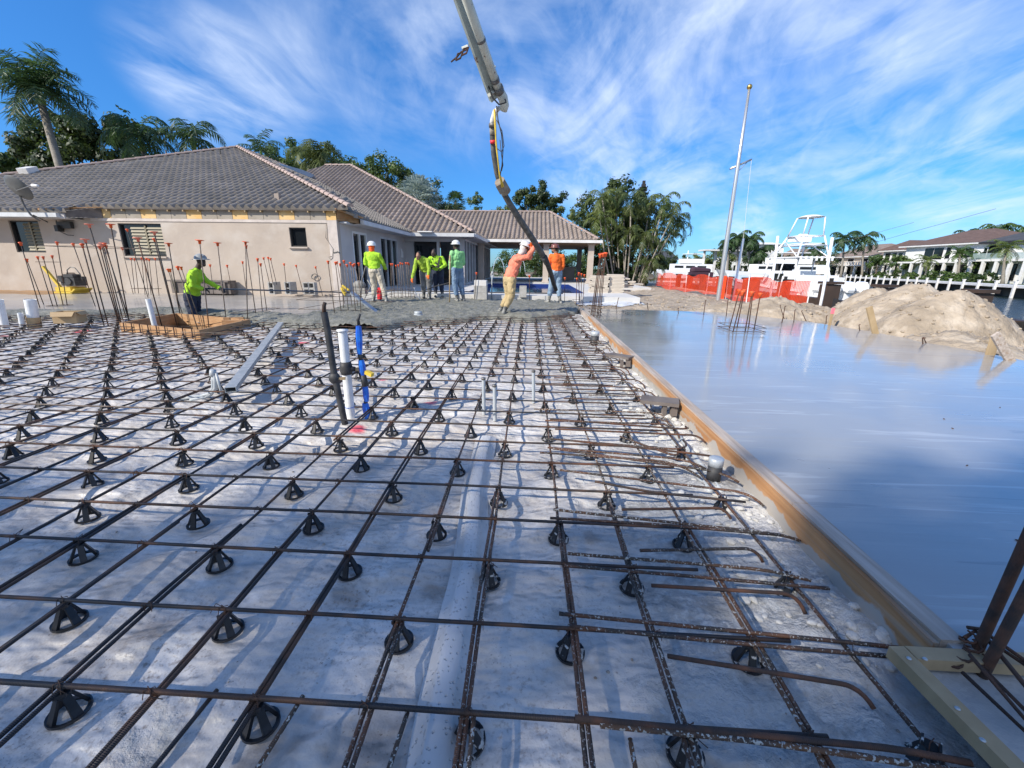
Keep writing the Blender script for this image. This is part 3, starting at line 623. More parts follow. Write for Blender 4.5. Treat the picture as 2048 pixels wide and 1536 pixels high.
b = MB()                                               # tie wires at the crossings
for r in range(-1, 12):
    for c in range(-16, 5):
        x, y = colX(c, rowY(r))+CJ[c], rowY(r)
        if r > 5 and (c+r) % 2: continue
        a = jit.uniform(0, 6.28); L_ = jit.uniform(.012, .04)
        for s in (-1, 1):
            b.tube([(x-.013*s, y-.013, ZL), (x-.011*s, y-.006, ZR+.010), (x+.011*s, y+.007, ZR+.010), (x+.013*s, y+.013, ZL)], .0013, 4, caps=False)
        if jit.random() < .5:
            b.tube([(x, y, ZR+.008), (x+L_*math.cos(a), y+L_*math.sin(a), ZR+.012), (x+L_*1.3*math.cos(a+.5), y+L_*1.3*math.sin(a+.5), ZR-.012)], .0014, 4, caps=False)
o = b.build('tie_wires', M['rust'], matr, smooth=True); o['kind'] = 'stuff'
# ================================================================ REBAR CHAIRS
def ring_mb():
    b = MB(); n = 22; v = []; f = []
    for k in range(n):
        a = 2*math.pi*k/n
        for (r, z) in ((.050, .009), (.050, .0), (.039, .0), (.039, .006)): v.append((r*math.cos(a), r*math.sin(a), z))
    for k in range(n):
        for j in range(4): f.append((k*4+j, k*4+(j+1) % 4, ((k+1) % n)*4+(j+1) % 4, ((k+1) % n)*4+j))
    b.add(v, f); return b
def leg_mb(a):
    b = MB(); ca, sa = math.cos(a), math.sin(a)
    def P(r, t, z): return (r*ca-t*sa, r*sa+t*ca, z)
    v = [P(.046, -.012, .004), P(.046, .012, .004), P(.035, .012, .004), P(.035, -.012, .004), P(.017, -.009, .070), P(.017, .009, .070), P(.008, .009, .070), P(.008, -.009, .070)]
    b.add(v, [(0,1,2,3),(7,6,5,4),(0,4,5,1),(1,5,6,2),(2,6,7,3),(3,7,4,0)]); return b
def sad_mb():
    b = MB(); b.lathe((0, 0, .066), [(.0, .0), (.018, 0), (.017, .0085), (.0, .0085)], 12)
    for s in (-1, 1): b.box((0, s*.017, .079), (.030, .005, .012))
    return b
whole = MB()
for m_ in [ring_mb(), sad_mb()]+[leg_mb(R_(45+90*k)) for k in range(4)]: 
    o_ = len(whole.v); whole.v += m_.v; whole.f += [[i+o_ for i in f] for f in m_.f]; whole.uv += m_.uv; whole.mi += m_.mi
spots = []
for r in range(-2, 36):
    for c in range(-58, 5):
        if (c+r) % 2: continue
        x, y = colX(c, rowY(r))+CJ[c], rowY(r)
        if x > 1.1 or y > edge(x)-.1 or pit(x, y) or pit(x+.1, y+.1) or pit(x-.1, y-.1): continue
        q = pix((x, y, .04))
        if not (-70 < q[0] < 2110 and -10 < q[1] < 1590): continue
        spots.append((y*y+x*x, r, c, x, y, q))
spots.sort()
ords = ['first','second','third','fourth','fifth','sixth','seventh','eighth','ninth','tenth','eleventh','twelfth','thirteenth','fourteenth','fifteenth','sixteenth','seventeenth','eighteenth','nineteenth','twentieth','twenty-first','twenty-second','twenty-third','twenty-fourth','twenty-fifth','twenty-sixth','twenty-seventh','twenty-eighth','twenty-ninth','thirtieth']
near = [s_ for s_ in spots if s_[1] <= 7 and s_[5][0] > -60 and s_[5][1] < 1570]
byrow = {}
for s_ in near: byrow.setdefault(s_[1], []).append(s_)
rows_ = sorted(byrow)
proto = None; used = set()
for i, rr in enumerate(rows_):
    for k, s_ in enumerate(sorted(byrow[rr], key=lambda q: q[3])):
        if k > 29: continue
        used.add((s_[1], s_[2])); x, y = s_[3], s_[4]
        lab = 'black rebar chair, %s from left in the %s row up from the bottom' % (ords[k], ords[i])
        cm = M['chair_splash'] if x > -.3 else M['chair']
        root = thing('rebar_chair', lab, 'rebar chair', (x, y, .002+max(-.01, polyz(x, y)*.4)), 'chairs holding up the rebar mat')
        root.rotation_euler = (0, 0, rnd.uniform(0, 1.57))
        if (s_[1], s_[2]) in ((0, 0), (1, -6)): root.rotation_euler = (.12, -.1, .4)
        if proto is None:
            proto = [ring_mb().build('base_ring', cm, root, loc=(0, 0, 0)), sad_mb().build('saddle', cm, root, loc=(0, 0, 0))]+[leg_mb(R_(45+90*q)).build('leg', cm, root, loc=(0, 0, 0)) for q in range(4)]
        else:
            for ch in proto:
                d = ch.copy(); sc.collection.objects.link(d); d.parent = root
                d.material_slots[0].link = 'OBJECT'; d.material_slots[0].material = cm
rest = [s_ for s_ in spots if (s_[1], s_[2]) not in used]
cnt = len(used); bf = MB(); first = None
for s_ in rest:
    _, r, c, x, y, q = s_
    if cnt < 300 and q[1] < 1560 and -20 < q[0] < 2070:
        cnt += 1
        if first is None:
            first = whole.build('rebar_chair', M['chair'], loc=(0, 0, 0)); o = first
        else: o = first.copy(); sc.collection.objects.link(o)
        tag(o, 'small black rebar chair under a bar crossing beyond the nearest rows of the mat', 'rebar chair', 'chairs holding up the rebar mat')
        o.location = (x, y, .004); o.rotation_euler = (0, 0, rnd.uniform(0, 1.57))
    else:
        a = rnd.uniform(0, 1.57)
        for (v0, f0) in ((leg_mb(a), 0), (leg_mb(a+2.1), 0), (leg_mb(a+4.2), 0)): bf.add([(p[0]+x, p[1]+y, p[2]) for p in v0.v], v0.f)
        bf.box((x, y, .072), (.04, .04, .016), a)
o = bf.build('rebar_chairs', M['chair']); tag(o, 'far field of tiny black rebar chairs under the distant part of the mat', 'rebar chairs'); o['kind'] = 'stuff'
# ================================================================ FORM BOARD
def grime(m, z0, z1, col):                            # slurry smeared over the lower part of the plywood
    t = m.node_tree; bs = t.nodes['Principled BSDF']; src = bs.inputs['Base Color'].links[0].from_socket; tcn = [n for n in t.nodes if n.type == 'TEX_COORD'][0]
    sx = t.nodes.new('ShaderNodeSeparateXYZ'); t.links.new(tcn.outputs['Object'], sx.inputs[0]); n = t.nodes.new('ShaderNodeTexNoise'); n.inputs['Scale'].default_value = 5; n.inputs['Detail'].default_value = 8; t.links.new(tcn.outputs['Object'], n.inputs['Vector'])
    a = t.nodes.new('ShaderNodeMath'); a.operation = 'MULTIPLY_ADD'; t.links.new(n.outputs['Fac'], a.inputs[0]); a.inputs[1].default_value = -.22; t.links.new(sx.outputs[2], a.inputs[2])
    r = t.nodes.new('ShaderNodeMapRange'); r.inputs[1].default_value = z1-.11; r.inputs[2].default_value = z0-.11; r.inputs[4].default_value = .9; t.links.new(a.outputs[0], r.inputs[0])
    x = t.nodes.new('ShaderNodeMix'); x.data_type = 'RGBA'; t.links.new(r.outputs[0], x.inputs[0]); t.links.new(src, x.inputs[6]); x.inputs[7].default_value = (*col, 1); t.links.new(x.outputs[2], bs.inputs['Base Color'])
grime(M['ply'], .078, .088, (.40, .385, .35))
fb = thing('form_board', 'long orange plywood form board with weathered cap running along the wet slab', 'form board', (BX, 5, 0))
b = MB()
for (y0, y1) in [(FY0+.03, 3.42), (3.44, 5.85), (5.87, 8.28), (8.3, 9.9)]:
    b.box((BX-.011, (y0+y1)/2, .068), (.018, y1-y0, .19), rz=rnd.uniform(-.001, .001))
b.build('plywood_face', M['ply'], fb)
b = MB()
for (y0, y1) in [(FY0+.03, 1.86), (1.865, 3.15), (3.155, 5.1), (5.105, 7.6), (7.605, 9.9)]: b.box((BX+.036, (y0+y1)/2, .1585), (.074, y1-y0, .036), rz=rnd.uniform(-.002, .002))
b.build('cap_plank', M['wood'], fb)
b = MB(); b.box((BX+.01, 11.0, .10), (.05, 2.1, .12)); one(b, 'form_board', M['wood'], 'far short stretch of pale form board beyond the rebar column cage', 'form board')
b = MB()
for i in range(230):
    y = rnd.uniform(1.1, 9.6) if i < 90 else 1.1+3.4*rnd.random()**1.6; s_ = rnd.uniform(.006, .028) if y < 3 else rnd.uniform(.02, .05); x = rnd.uniform(1.0, 1.26) if i < 90 else rnd.uniform(.85, 1.25)
    z = polyz(x, y); rr = Matrix.Rotation(rnd.uniform(0, 6), 3, 'Z') @ Matrix.Rotation(rnd.uniform(-.4, .4), 3, 'X')
    b.ell((x, y, z+s_*.2), (s_, s_*rnd.uniform(.6, 1), s_*.45), rr, 7, 5)
M['crumb'] = mat('concrete_crumb', (.60,.59,.56), .9, (.48,.46,.42), 14, 5, bump=.004)
struct(b.build('concrete_crumbs', M['crumb'], smooth=False), 'stuff')
b = MB(); rs = random.Random(77)
for i in range(420):
    x = rs.uniform(-3.2, 1.2); y = .6+4.6*rs.random()**1.3; k_ = n3(x*1.3, y*1.3, 31)
    if k_ < .02 and rs.random() < .8: continue
    s_ = rs.uniform(.002, .0065)*(1.8 if rs.random() < .06 else 1); b.ell((x, y, max(-.01, polyz(x, y))+s_*.3), (s_, s_*rs.uniform(.6, 1), s_*.6), Matrix.Rotation(rs.uniform(0, 6), 3, 'Z'), 6, 4)
struct(b.build('soil_crumbs', mat('soil_crumb', (.20,.16,.13), .95, (.42,.38,.33), 40, 3)), 'stuff')
# two planks laid across to the board
for (a, e, w_, lab) in [((1282,797),(1362,806),.17,'short dark plank lying from the mat onto the form board, the nearer of two'), ((1218,708),(1268,716),.16,'short dark plank lying onto the form board, the farther of two')]:
    A, B_ = at(*a, .165), at(*e, .165); B_ = Vector((BX-.03, B_.y, .165)); A.z = .16
    b = MB(); b.beam(A, B_, w_, .03); b.box((B_.x-.045, B_.y-.02, .10), (.05, .05, .08)); b.box((B_.x-.12, B_.y-.01, .07), (.03, .05, .14)); one(b, 'plank', M['darkwood'], lab, 'plank')
# --- box-out frame at the bottom right
fr = thing('box_out_frame', 'pale pine corner frame with screws at the bottom right around the rusty column cage', 'lumber frame', (BX, FY0, 0))
c0 = at(1790,1303,.17); c1 = at(1935,1303,.17); c2 = at(2075,1590,.17)
b = MB(); dx = c2-c0; dx.z = 0
b.beam(c0+Vector((.02, .02, -.02)), c0+dx*1.6+Vector((.02, 0, -.02)), .045, .04); b.build('side_board', M['newwood'], fr)
b = MB(); b.box((c0.x+.33, c0.y+.003, .148), (.56, .045, .038)); b.build('end_board', M['newwood'], fr)
for k in range(5):
    p = [at(1818,1317,.171), at(1850,1318,.171), at(1915,1417,.171), at(1965,1480,.171), at(2015,1545,.171)][k]
    b = MB(); b.lathe(p, [(0, .004), (.004, .0035), (.0065, .001), (.0065, 0)], 10); b.build('screw', M['galv'], fr)
M['footing'] = mat('rough_footing', (.36,.36,.35), .85, (.46,.45,.43), 3, 7, bump=.01, bscale=20)
struct(grid('footing_concrete', BX-.25, BX+1.7, -1, FY0+.02, 70, 70, lambda x, y: .115+.012*n3(x*6, y*6)+.008*n3(x*20, y*20), M['footing'], inside=lambda x, y: x > c0.x+.03+(c0.y-y)*(dx.x/abs(dx.y))*1.0))
b = MB(); b.poly([(BX+.02, FY0-.05), (BX+1.75, FY0-.05), (BX+1.75, FY0), (BX+.02, FY0)], -.1, .155); 
# ================================================================ REBAR CAGES AND VERTICAL BARS
def capmb(p, d, big=False, s=1):
    q = d.to_track_quat('Z', 'Y').to_matrix(); b = MB()
    if big: b.lathe(p, [(.0, -.05*s), (.017*s, -.05*s), (.02*s, -.01), (.055*s, .0), (.058*s, .008*s), (.0, .012*s)], 14, q)
    else: b.lathe(p, [(.0, -.05*s), (.016*s, -.05*s), (.019*s, -.012*s), (.030*s, -.002*s), (.031*s, .012*s), (.0, .02*s)], 12, q)
    return b
def vbar(root, base, top, z0=.0, big=False, m='rebar', cap=True, r=.0095, Y=None, s=1.25):
    A = at(*base, z0) if Y is None else atY(*base, Y); B_ = atY(*top, A.y)
    b = MB(); b.tube([A-(B_-A)*.03, A*.5+B_*.5, B_], r, 7); o = b.build('bar', M[m], root, smooth=True)
    if cap:
        capmb(B_, (B_-A).normalized(), big, s).build('safety_cap', M['cappink' if big == 2 else 'capor'], root, smooth=True)
    return A, B_
def single(base, top, lab, **k):
    A = at(*base, k.get('z0', 0)) if k.get('Y') is None else atY(*base, k['Y'])
    root = thing('rebar_upright', lab, 'rebar', A, 'rebar uprights with orange safety caps'); vbar(root, base, top, **k)
def tie(root, pts, m='rebar_pale', r=.006):
    b = MB(); b.tube(pts+[pts[0]], r, 5, caps=False); b.build('tie', M[m], root, smooth=True)
def cage(lab, bars, z0=.0, ties=(), m='rebar', Y=None, s=1.1, name='rebar_column_cage', r=.0095, tm='rebar_pale', d=.22):
    A0 = at(*bars[0][0], z0) if Y is None else atY(*bars[0][0], Y); root = thing(name, lab, 'rebar cage', A0)
    PA = []
    for bb in bars: PA.append(vbar(root, bb[0], bb[1], z0=z0, m=m, s=s, r=r, Y=Y, big=bb[2] if len(bb) > 2 else False, cap=not (len(bb) > 3)))
    if len(PA) > 2:
        for t in ties:
            ps = [a+(b_-a)*t for a, b_ in PA]; xs = [p.x for p in ps]; ysn = [p.y for p in ps]; z = sum(p.z for p in ps)/len(ps)
            x0, x1, y0, y1 = min(xs)-.012, max(xs)+.012, min(ysn)-.012, max(ysn)+.012
            if y1-y0 < .1: y1 += d/2; y0 -= d/2
            tie(root, [Vector(q) for q in ((x0, y0, z), (x1, y0, z), (x1, y1, z), (x0, y1, z))], tm)
    return root
# left group
single((81,620),(41,486),'leftmost leaning upright rebar with orange cap in front of the wall',z0=.1)
single((89,613),(53,519),'short leaning upright with orange cap just right of the leftmost tall one',z0=.1)
single((135,615),(114,485),'thin upright with small cap in front of the yellow compactor handle',z0=.1)
single((192,617),(146,488),'upright with orange cap leaning strongly left over the compactor engine',z0=.1)
cage('low cage of three capped bars beside the yellow compactor handle',[((107,617),(75,514)),((116,617),(86,514)),((127,614),(104,512))],z0=.1,ties=(.05,.9))
single((208,651),(164,489),'upright with orange cap, left one of the pair before the white pipe by the compactor',r=.011)
single((216.5,651),(170,479),'upright with pink mushroom cap, right one of the pair left of the formwork box',big=2,r=.011)
single((238,648),(178,449),'tall upright with the highest pink mushroom cap left of the dark window',big=2,r=.011)
single((260,653),(221,449),'tall upright with wide orange cap crossing the left edge of the louvred window',big=1,r=.011)
cage('cluster of capped bars with one tie left of the louvred window',[((241,653),(199,493)),((246,640),(205,486),2),((252,636),(212,492)),((244,654),(203,489),2),((262,653),(209,488))],ties=(.97,),r=.010)
single((296,595),(254,459),'upright with small orange cap before the left louvres of the window',z0=.15,r=.011)
single((325.6,659),(275,476),'upright with pink mushroom cap ending before the white pipe',big=2,r=.011)
cage('pair of tall bars with two stacked caps beside the right louvres',[((355,655),(308,464),2),((350,640),(308,478))],r=.011)
single((362,640),(337,487),'upright with orange cap just left of the grey helmet worker',big=1,r=.010)
cage('cluster of bars inside the near corner of the formwork box',[((368,638),(336,539)),((362,636),(340,539)),((396,660),(355,534)),((398,638),(362,535))],ties=(.06,),m='rebar_pale')
single((418,656),(399,481),'upright with wide orange cap crossing the arm of the grey helmet worker',big=1,m='rebar_pale')
single((453,646),(435,486),'upright with wide orange cap right of the grey helmet worker',big=1,m='rebar_pale')
cage('crossed bars with stacked caps right of the formwork box',[((495,637),(491,484),1),((512,631),(492,492)),((525,626),(515,518)),((534,625),(521,528))],ties=(.08,),z0=.1,m='rebar_pale')
single((492,575),(485,524),'short upright with cap behind the crossed bars',Y=13.2,m='rebar_pale')
cage('far cage of many thin capped bars before the wall under the louvred window',[((270,585),(262,517)),((277,585),(269,518)),((290,588),(283,516)),((297,589),(288,520)),((302,588),(293,517)),((306,588),(298,519)),((318,589),(310,517))],Y=13.4,ties=(.15,),r=.009)
for i, (a, e, t) in enumerate([((266,586),(244,496),'thin upright with cap before the left louvres of the window'),((427,586),(420,530),'short thin upright right of the worker arm, the left one of two'),((466,590),(454,531),'short thin upright right of the worker arm, the right one of two')]): single(a, e, t, Y=13.0, r=.008)
for i, (a, e, t) in enumerate([((539,566),(527,516),'second'),((546,568),(536,515),'third'),((553,568),(541,517),'fourth'),((574,581),(568,528),'fifth'),((606,584),(592,531),'sixth'),((645,591),(631,534),'last')]):
    single(a, e, 'slim capped upright along the pale wall near the concrete blocks, %s from the left' % t, Y=13.5, r=.009, s=1.2)
# centre cages
cage('tall cage of capped bars at the house corner left of the worker with orange scarf',[((670,632),(656,523)),((683,630),(671,525)),((688,622),(680,528)),((697,628),(688,522)),((705,622),(694,530)),((712,630),(701,526)),((716,620),(706,530)),((728,618),(709,528)),((690,612),(674,524)),((722,632),(718,527))],z0=.08,ties=(.05,.12,.30,.38),m='rebar_pale',d=.4)
cage('wide cage of capped bars between the scarf worker and the stooping worker',[((783,597),(782,528)),((789,598),(785,528)),((797,597),(792,531)),((803,597),(797,530)),((806,598),(801,526)),((812,597),(805,527)),((818,598),(812,526)),((821,597),(816,526)),((829,597),(818,528))],z0=.14,ties=(.06,.16,.28),m='rebar_pale',d=.5)
single((949,600),(953,546),'short upright with orange cap left of the stacked concrete blocks',Y=14.3,r=.009)
single((1059,600),(1059,552),'short upright with orange cap right of the leaning worker by the pool',Y=14.3,r=.009)
single((1129,603),(1130,556),'short upright with orange cap right of the orange shirt worker',Y=14.3,r=.009)
cage('small capped cage at the far corner of the pour before the paver stacks',[((1152,612),(1154,557)),((1158,613),(1158,546)),((1162,613),(1163,548)),((1165,612),(1169,550)),((1160,606),(1156,548))],z0=.12,ties=(.05,.12),m='rust')
cage('tight tall cage of rusty bars at the far end of the form board',[((1181,636),(1200,509)),((1186,640),(1201,510)),((1189,636),(1204,508)),((1193,641),(1207,508)),((1196,637),(1210,507)),((1199,641),(1212,507)),((1184,632),(1202,511))],z0=.1,ties=(.03,.08,.13,.18,.25,.5),m='rust',s=1.35,tm='rebar_dirty',d=.15)
cage('open cage of capped bars standing in the wet slab',[((1459,656),(1479,581)),((1466,664),(1486,584)),((1474,655),(1489,581)),((1490,664),(1504,585)),((1497,656),(1506,585)),((1508,660),(1521,588))],z0=.17,ties=(.02,.12),m='rust',s=1.3,r=.010,tm='rebar_pale',d=.1)
# rusty column cage at the bottom right, thick bars
rc = thing('rebar_column_cage', 'thick rusty column bars with tie hoops at the bottom right corner', 'rebar cage', at(1960,1330,.1))
A = at(1948,1318,.12)
for (p0, p1, lift) in [((1948,1315),(2062,1060),.0),((1968,1345),(2075,1140),.0)]:
    a = at(*p0, .13); e = atY(*p1, a.y-.02); e = a+(e-a)*1.6
    b = MB(); b.tube([a-(e-a)*.12, a, e], .0135, 12); b.build('bar', M['rust'], rc, smooth=True)
for (pp, z) in [([(1930,1275),(1950,1262),(2080,1350),(2100,1440),(2060,1450),(1940,1310)], .19), ([(1895,1328),(1905,1310),(1960,1330),(2060,1430),(2090,1500),(1925,1345)], .15), ([(1935,1255),(1960,1258),(2120,1370)], .2)]:
    P = [at(a, c, z) for a, c in pp]; b = MB(); b.tube(P, .0055, 8); b.build('hoop', M['rust'], rc, smooth=True)
P = [at(1962,1262,.2)+Vector((0,0,.0)), at(2090,1420,.2)]; b = MB(); b.tube(P, .006, 8); b.build('hoop', M['rust'], rc, smooth=True)
b = MB()
for (a, c, z) in [((1935),1282,.18),(1945,1300,.17),(1905,1330,.14),(1925,1318,.16),(1965,1330,.15)]:
    p = at(a, c, z)
    for k in range(3): b.tube([p+Vector((.018*math.cos(t*.9+k), .018*math.sin(t*.9+k), .004*(t-3)+.006*k)) for t in range(7)], .003, 5, caps=False)
b.build('tie_wire', M['rust'], rc, smooth=True)
# ================================================================ HOUSES
def tilemat(name, a, b_, c):
    m = bpy.data.materials.new(name); m.use_nodes = True; t = m.node_tree; bs = t.nodes['Principled BSDF']; ln = t.links.new
    tcn = t.nodes.new('ShaderNodeTexCoord'); fl = t.nodes.new('ShaderNodeVectorMath'); fl.operation = 'FLOOR'; ln(tcn.outputs['UV'], fl.inputs[0])
    wn = t.nodes.new('ShaderNodeTexWhiteNoise'); wn.noise_dimensions = '2D'; ln(fl.outputs[0], wn.inputs['Vector'])
    r = t.nodes.new('ShaderNodeValToRGB'); r.color_ramp.elements[0].color = lin(a); r.color_ramp.elements[1].color = lin(c); e = r.color_ramp.elements.new(.5); e.color = lin(b_); ln(wn.outputs['Value'], r.inputs[0])
    n = t.nodes.new('ShaderNodeTexNoise'); n.inputs['Scale'].default_value = .5; n.inputs['Detail'].default_value = 8; ln(tcn.outputs['Object'], n.inputs['Vector'])
    h = t.nodes.new('ShaderNodeHueSaturation'); mr = t.nodes.new('ShaderNodeMapRange'); mr.inputs[1].default_value = .3; mr.inputs[2].default_value = .7; mr.inputs[3].default_value = .86; mr.inputs[4].default_value = 1.14
    ln(n.outputs['Fac'], mr.inputs[0]); ln(mr.outputs[0], h.inputs['Value']); ln(r.outputs[0], h.inputs['Color']); ln(h.outputs[0], bs.inputs['Base Color'])
    bs.inputs['Roughness'].default_value = .75; return m
M['tile'] = tilemat('roof_tile', (.20,.178,.150), (.235,.208,.178), (.27,.24,.21))
M['tile2'] = tilemat('roof_tile_rosy', (.245,.20,.165), (.28,.228,.19), (.315,.26,.222))
M['hip'] = mat('hip_cap_tile', (.40,.30,.26), .8, (.32,.25,.22), 6, 5, random_tint=.1)
def roofface(name, P0, U, V, outline, m, parent, pw=.265, cl=.40, amp=.085):
    # P0 origin, U unit along the eave, V unit up the slope; outline in (u,v) metres
    U, V = Vector(U).normalized(), Vector(V).normalized(); Nn = U.cross(V).normalized()
    if Nn.z < 0: Nn = -Nn
    us = [p[0] for p in outline]; vs_ = [p[1] for p in outline]
    u0, u1, v0, v1 = min(us), max(us), min(vs_), max(vs_); step = pw/8
    nu = int((u1-u0)/step)+1; nv = int(math.ceil((v1-v0)/cl)); b = MB()
    wave = [amp*q_ for q_ in (-.32, -.28, .15, .75, 1.0, .92, .6, .05)]
    for j in range(nv):
        va, vb = v0+j*cl, v0+(j+1)*cl+.02; idx = {}
        for i in range(nu):
            uc = u0+(i+.5)*step; vc = va+cl/2
            if not inpoly(uc, min(vc, v1-.01), outline): continue
            for ii in (i, i+1):
                if ii not in idx:
                    uu = u0+ii*step; wv = wave[ii % 8]
                    a = Vector(P0)+U*uu+V*va+Nn*(wv+.045); c = Vector(P0)+U*uu+V*vb+Nn*(wv*.95+.018); d = Vector(P0)+U*uu+V*(va+.004)+Nn*(-.012)
                    idx[ii] = len(b.v); b.v += [tuple(a), tuple(c), tuple(d)]
            k, l = idx[i], idx[i+1]; t = (i//8+.5, j+.5)
            b.f.append([k, l, l+1, k+1]); b.f.append([k+2, l+2, l, k]); b.uv += [[t]*4]*2; b.mi += [0, 0]
    o = b.build(name, m, parent, smooth=False); 
    o.data.polygons.foreach_set('use_smooth', [False for q in range(len(o.data.polygons))]); return o
def hipcaps(A, B_, parent, m='hip', r=.11, name='hip_cap', lift=.05):
    A, B_ = Vector(A), Vector(B_); d = B_-A; n = max(2, int(d.length/.42)); b = MB(); t = d.normalized(); q = t.to_track_quat('Y', 'Z').to_matrix()
    for i in range(n):
        p = A+d*(i/n)+Vector((0, 0, lift)); e = A+d*((i+1.08)/n)+Vector((0, 0, lift))
        vs = []; 
        for (c, rr) in ((p, r*1.12), (e, r*.85)):
            for k in range(7): a = math.pi*k/6; vs.append(c+q @ Vector((rr*math.cos(a), 0, rr*math.sin(a)*.85)))
        b.add(vs, [(k, k+1, k+8, k+7) for k in range(6)]+[tuple(range(6, -1, -1))])
    return b.build(name, M[m], parent, smooth=False)
HY = 14.6; HX = -6.7; EZ = 3.0; SLP = .415
house = thing('house', 'long low stucco house with grey barrel tile hip roof and stripped eave', 'house', (HX, HY, .15))
# windows in the front wall: (x0,x1,z0,z1)
WINS = [(-18.45,-17.35,1.5,2.56), (-14.45,-12.9,1.42,2.50), (-8.38,-7.80,1.80,2.42)]
def wall_with_holes(x0, x1, z0, z1, holes, y0, y1, nm, m, parent):
    xs = sorted({x0, x1, *[h[0] for h in holes], *[h[1] for h in holes]}); b = MB()
    for i in range(len(xs)-1):
        a, e = xs[i], xs[i+1]; hs = [h for h in holes if h[0] <= a+1e-6 and h[1] >= e-1e-6]
        zz_ = z0
        for h in hs: b.box(((a+e)/2, (y0+y1)/2, (zz_+h[2])/2), (e-a, y1-y0, h[2]-zz_)); zz_ = h[3]
        b.box(((a+e)/2, (y0+y1)/2, (zz_+z1)/2), (e-a, y1-y0, z1-zz_))
    return b.build(nm, m, parent)
wall_with_holes(-26, HX, -.3, 2.66, WINS, HY, HY+.2, 'front_wall', M['stucco'], house)
b = MB(); b.box((HX-.16, HY-.012, 1.25), (.32, .024, 2.82)); b.box((HX-4.5, HY-.012, 2.615), (8.35, .024, .09)); b.build('raw_edge', mat('patched_render', (.62,.55,.50), .9, (.5,.44,.4), 4, 6, bump=.004), house)
for i, (x0, x1, z0, z1) in enumerate(WINS):
    wf = MB()
    for (c, d) in [(((x0+x1)/2, HY+.08, z0+.02), (x1-x0, .07, .04)), (((x0+x1)/2, HY+.08, z1-.02), (x1-x0, .07, .04)), ((x0+.02, HY+.08, (z0+z1)/2), (.04, .07, z1-z0-.08)), ((x1-.02, HY+.08, (z0+z1)/2), (.04, .07, z1-z0-.08))]: wf.box(c, d)
    win = wf.build('window', M['frame'], house)
    g = MB(); g.box(((x0+x1)/2, HY+.12, (z0+z1)/2), (x1-x0-.08, .01, z1-z0-.08)); g.build('pane', M['glass'], win)
    if i < 2:
        sh = MB(); xm = (x0+x1)/2+.12; 
        for (a, e) in [(x0+(.35 if i else .4), xm-.04), (xm+.04, x1-.06)]:
            for k in range(9): sh.box(((a+e)/2, HY+.095, z0+.10+k*.105), (e-a, .012, .085), rot=Matrix.Rotation(-.5, 3, 'X'))
        sh.box((xm, HY+.085, (z0+z1)/2), (.05, .03, z1-z0-.1)); sh.build('shutters', mat('olive_shutter', (.24,.21,.14), .6), win)
    if i: s_ = MB(); s_.box(((x0+x1)/2-.02, HY-.03, z0-.03), (x1-x0+.1, .1, .045)); s_.build('sill', M['stucco'], win)
# stripped eave: blocking panels between rafters
b = MB(); xx = -15.15; k = 0
bl = [MB(), MB()]
while xx < HX-.05:
    e = min(xx+.54, HX); (bl[0] if k % 3 else bl[1]).box(((xx+e)/2, HY+.05, 2.80), (e-xx-.015, .03, .25)); b.box((e-.01, HY-.06, 2.925), (.04, .12, .08)); xx = e; k += 1
for k in range(0): pass
_gb = mat('grey_blocking', (.36,.32,.27), .85, (.30,.26,.21), 3, 5); _fb = mat('fresh_blocking', (.68,.42,.15), .8, (.70,.50,.25), 3, 5); xx = -15.15; k = 0
while xx < HX-.05:
    e = min(xx+.54, HX); c_ = MB(); c_.box(((xx+e)/2, HY+.012, 2.82), (e-xx-.015, .03, .31)); c_.build('eave_block', _gb if k % 3 else _fb, house); xx = e; k += 1
'''o = bl[0].build('eave_blocking', mat('grey_blocking', (.36,.32,.27), .85, (.30,.26,.21), 3, 5, random_tint=.1), house); bl[1].build('eave_blocking', mat('fresh_blocking', (.62,.40,.16), .8, (.70,.50,.25), 3, 5), house)'''
b.build('rafter_tails', M['newwood'], house)
b = MB(); b.box((-10.9, HY-.12, EZ-.03), (8.55, .03, .05)); b.box((-10.9, HY+.08, 2.68), (8.5, .1, .03)); b.build('sub_fascia', M['darkwood'], house)
# left stretch keeps its overhang
b = MB(); b.box((-20.6, 14.02, 2.66), (9.9, .05, .16)); b.box((-20.6, 14.32, 2.60), (9.9, .56, .02)); b.build('soffit', M['stucco_side'], house)
b = MB(); b.box((-20.75, 13.94, 2.68), (9.9, .11, .13)); b.build('front_gutter', M['gutter'], house)
b = MB(); b.hull4((-15.75,14.0,2.64), (-14.9,14.58,2.66), (-14.9,14.58,3.0), (-15.75,14.0,2.8), .03); b.hull4((-15.9,13.98,2.82), (-15.1,14.5,3.02), (-15.3,14.6,3.05), (-16.1,14.0,2.86), .03); b.build('torn_fascia', M['darkwood'], house)
b = MB(); b.beam((-16.0,14.0,2.88), (-14.7,14.5,3.0), .10, .02); b.box((-16.3,14.0,2.86), (.3,.08,.07), rz=.2); b.build('torn_board', M['formwood'], house)
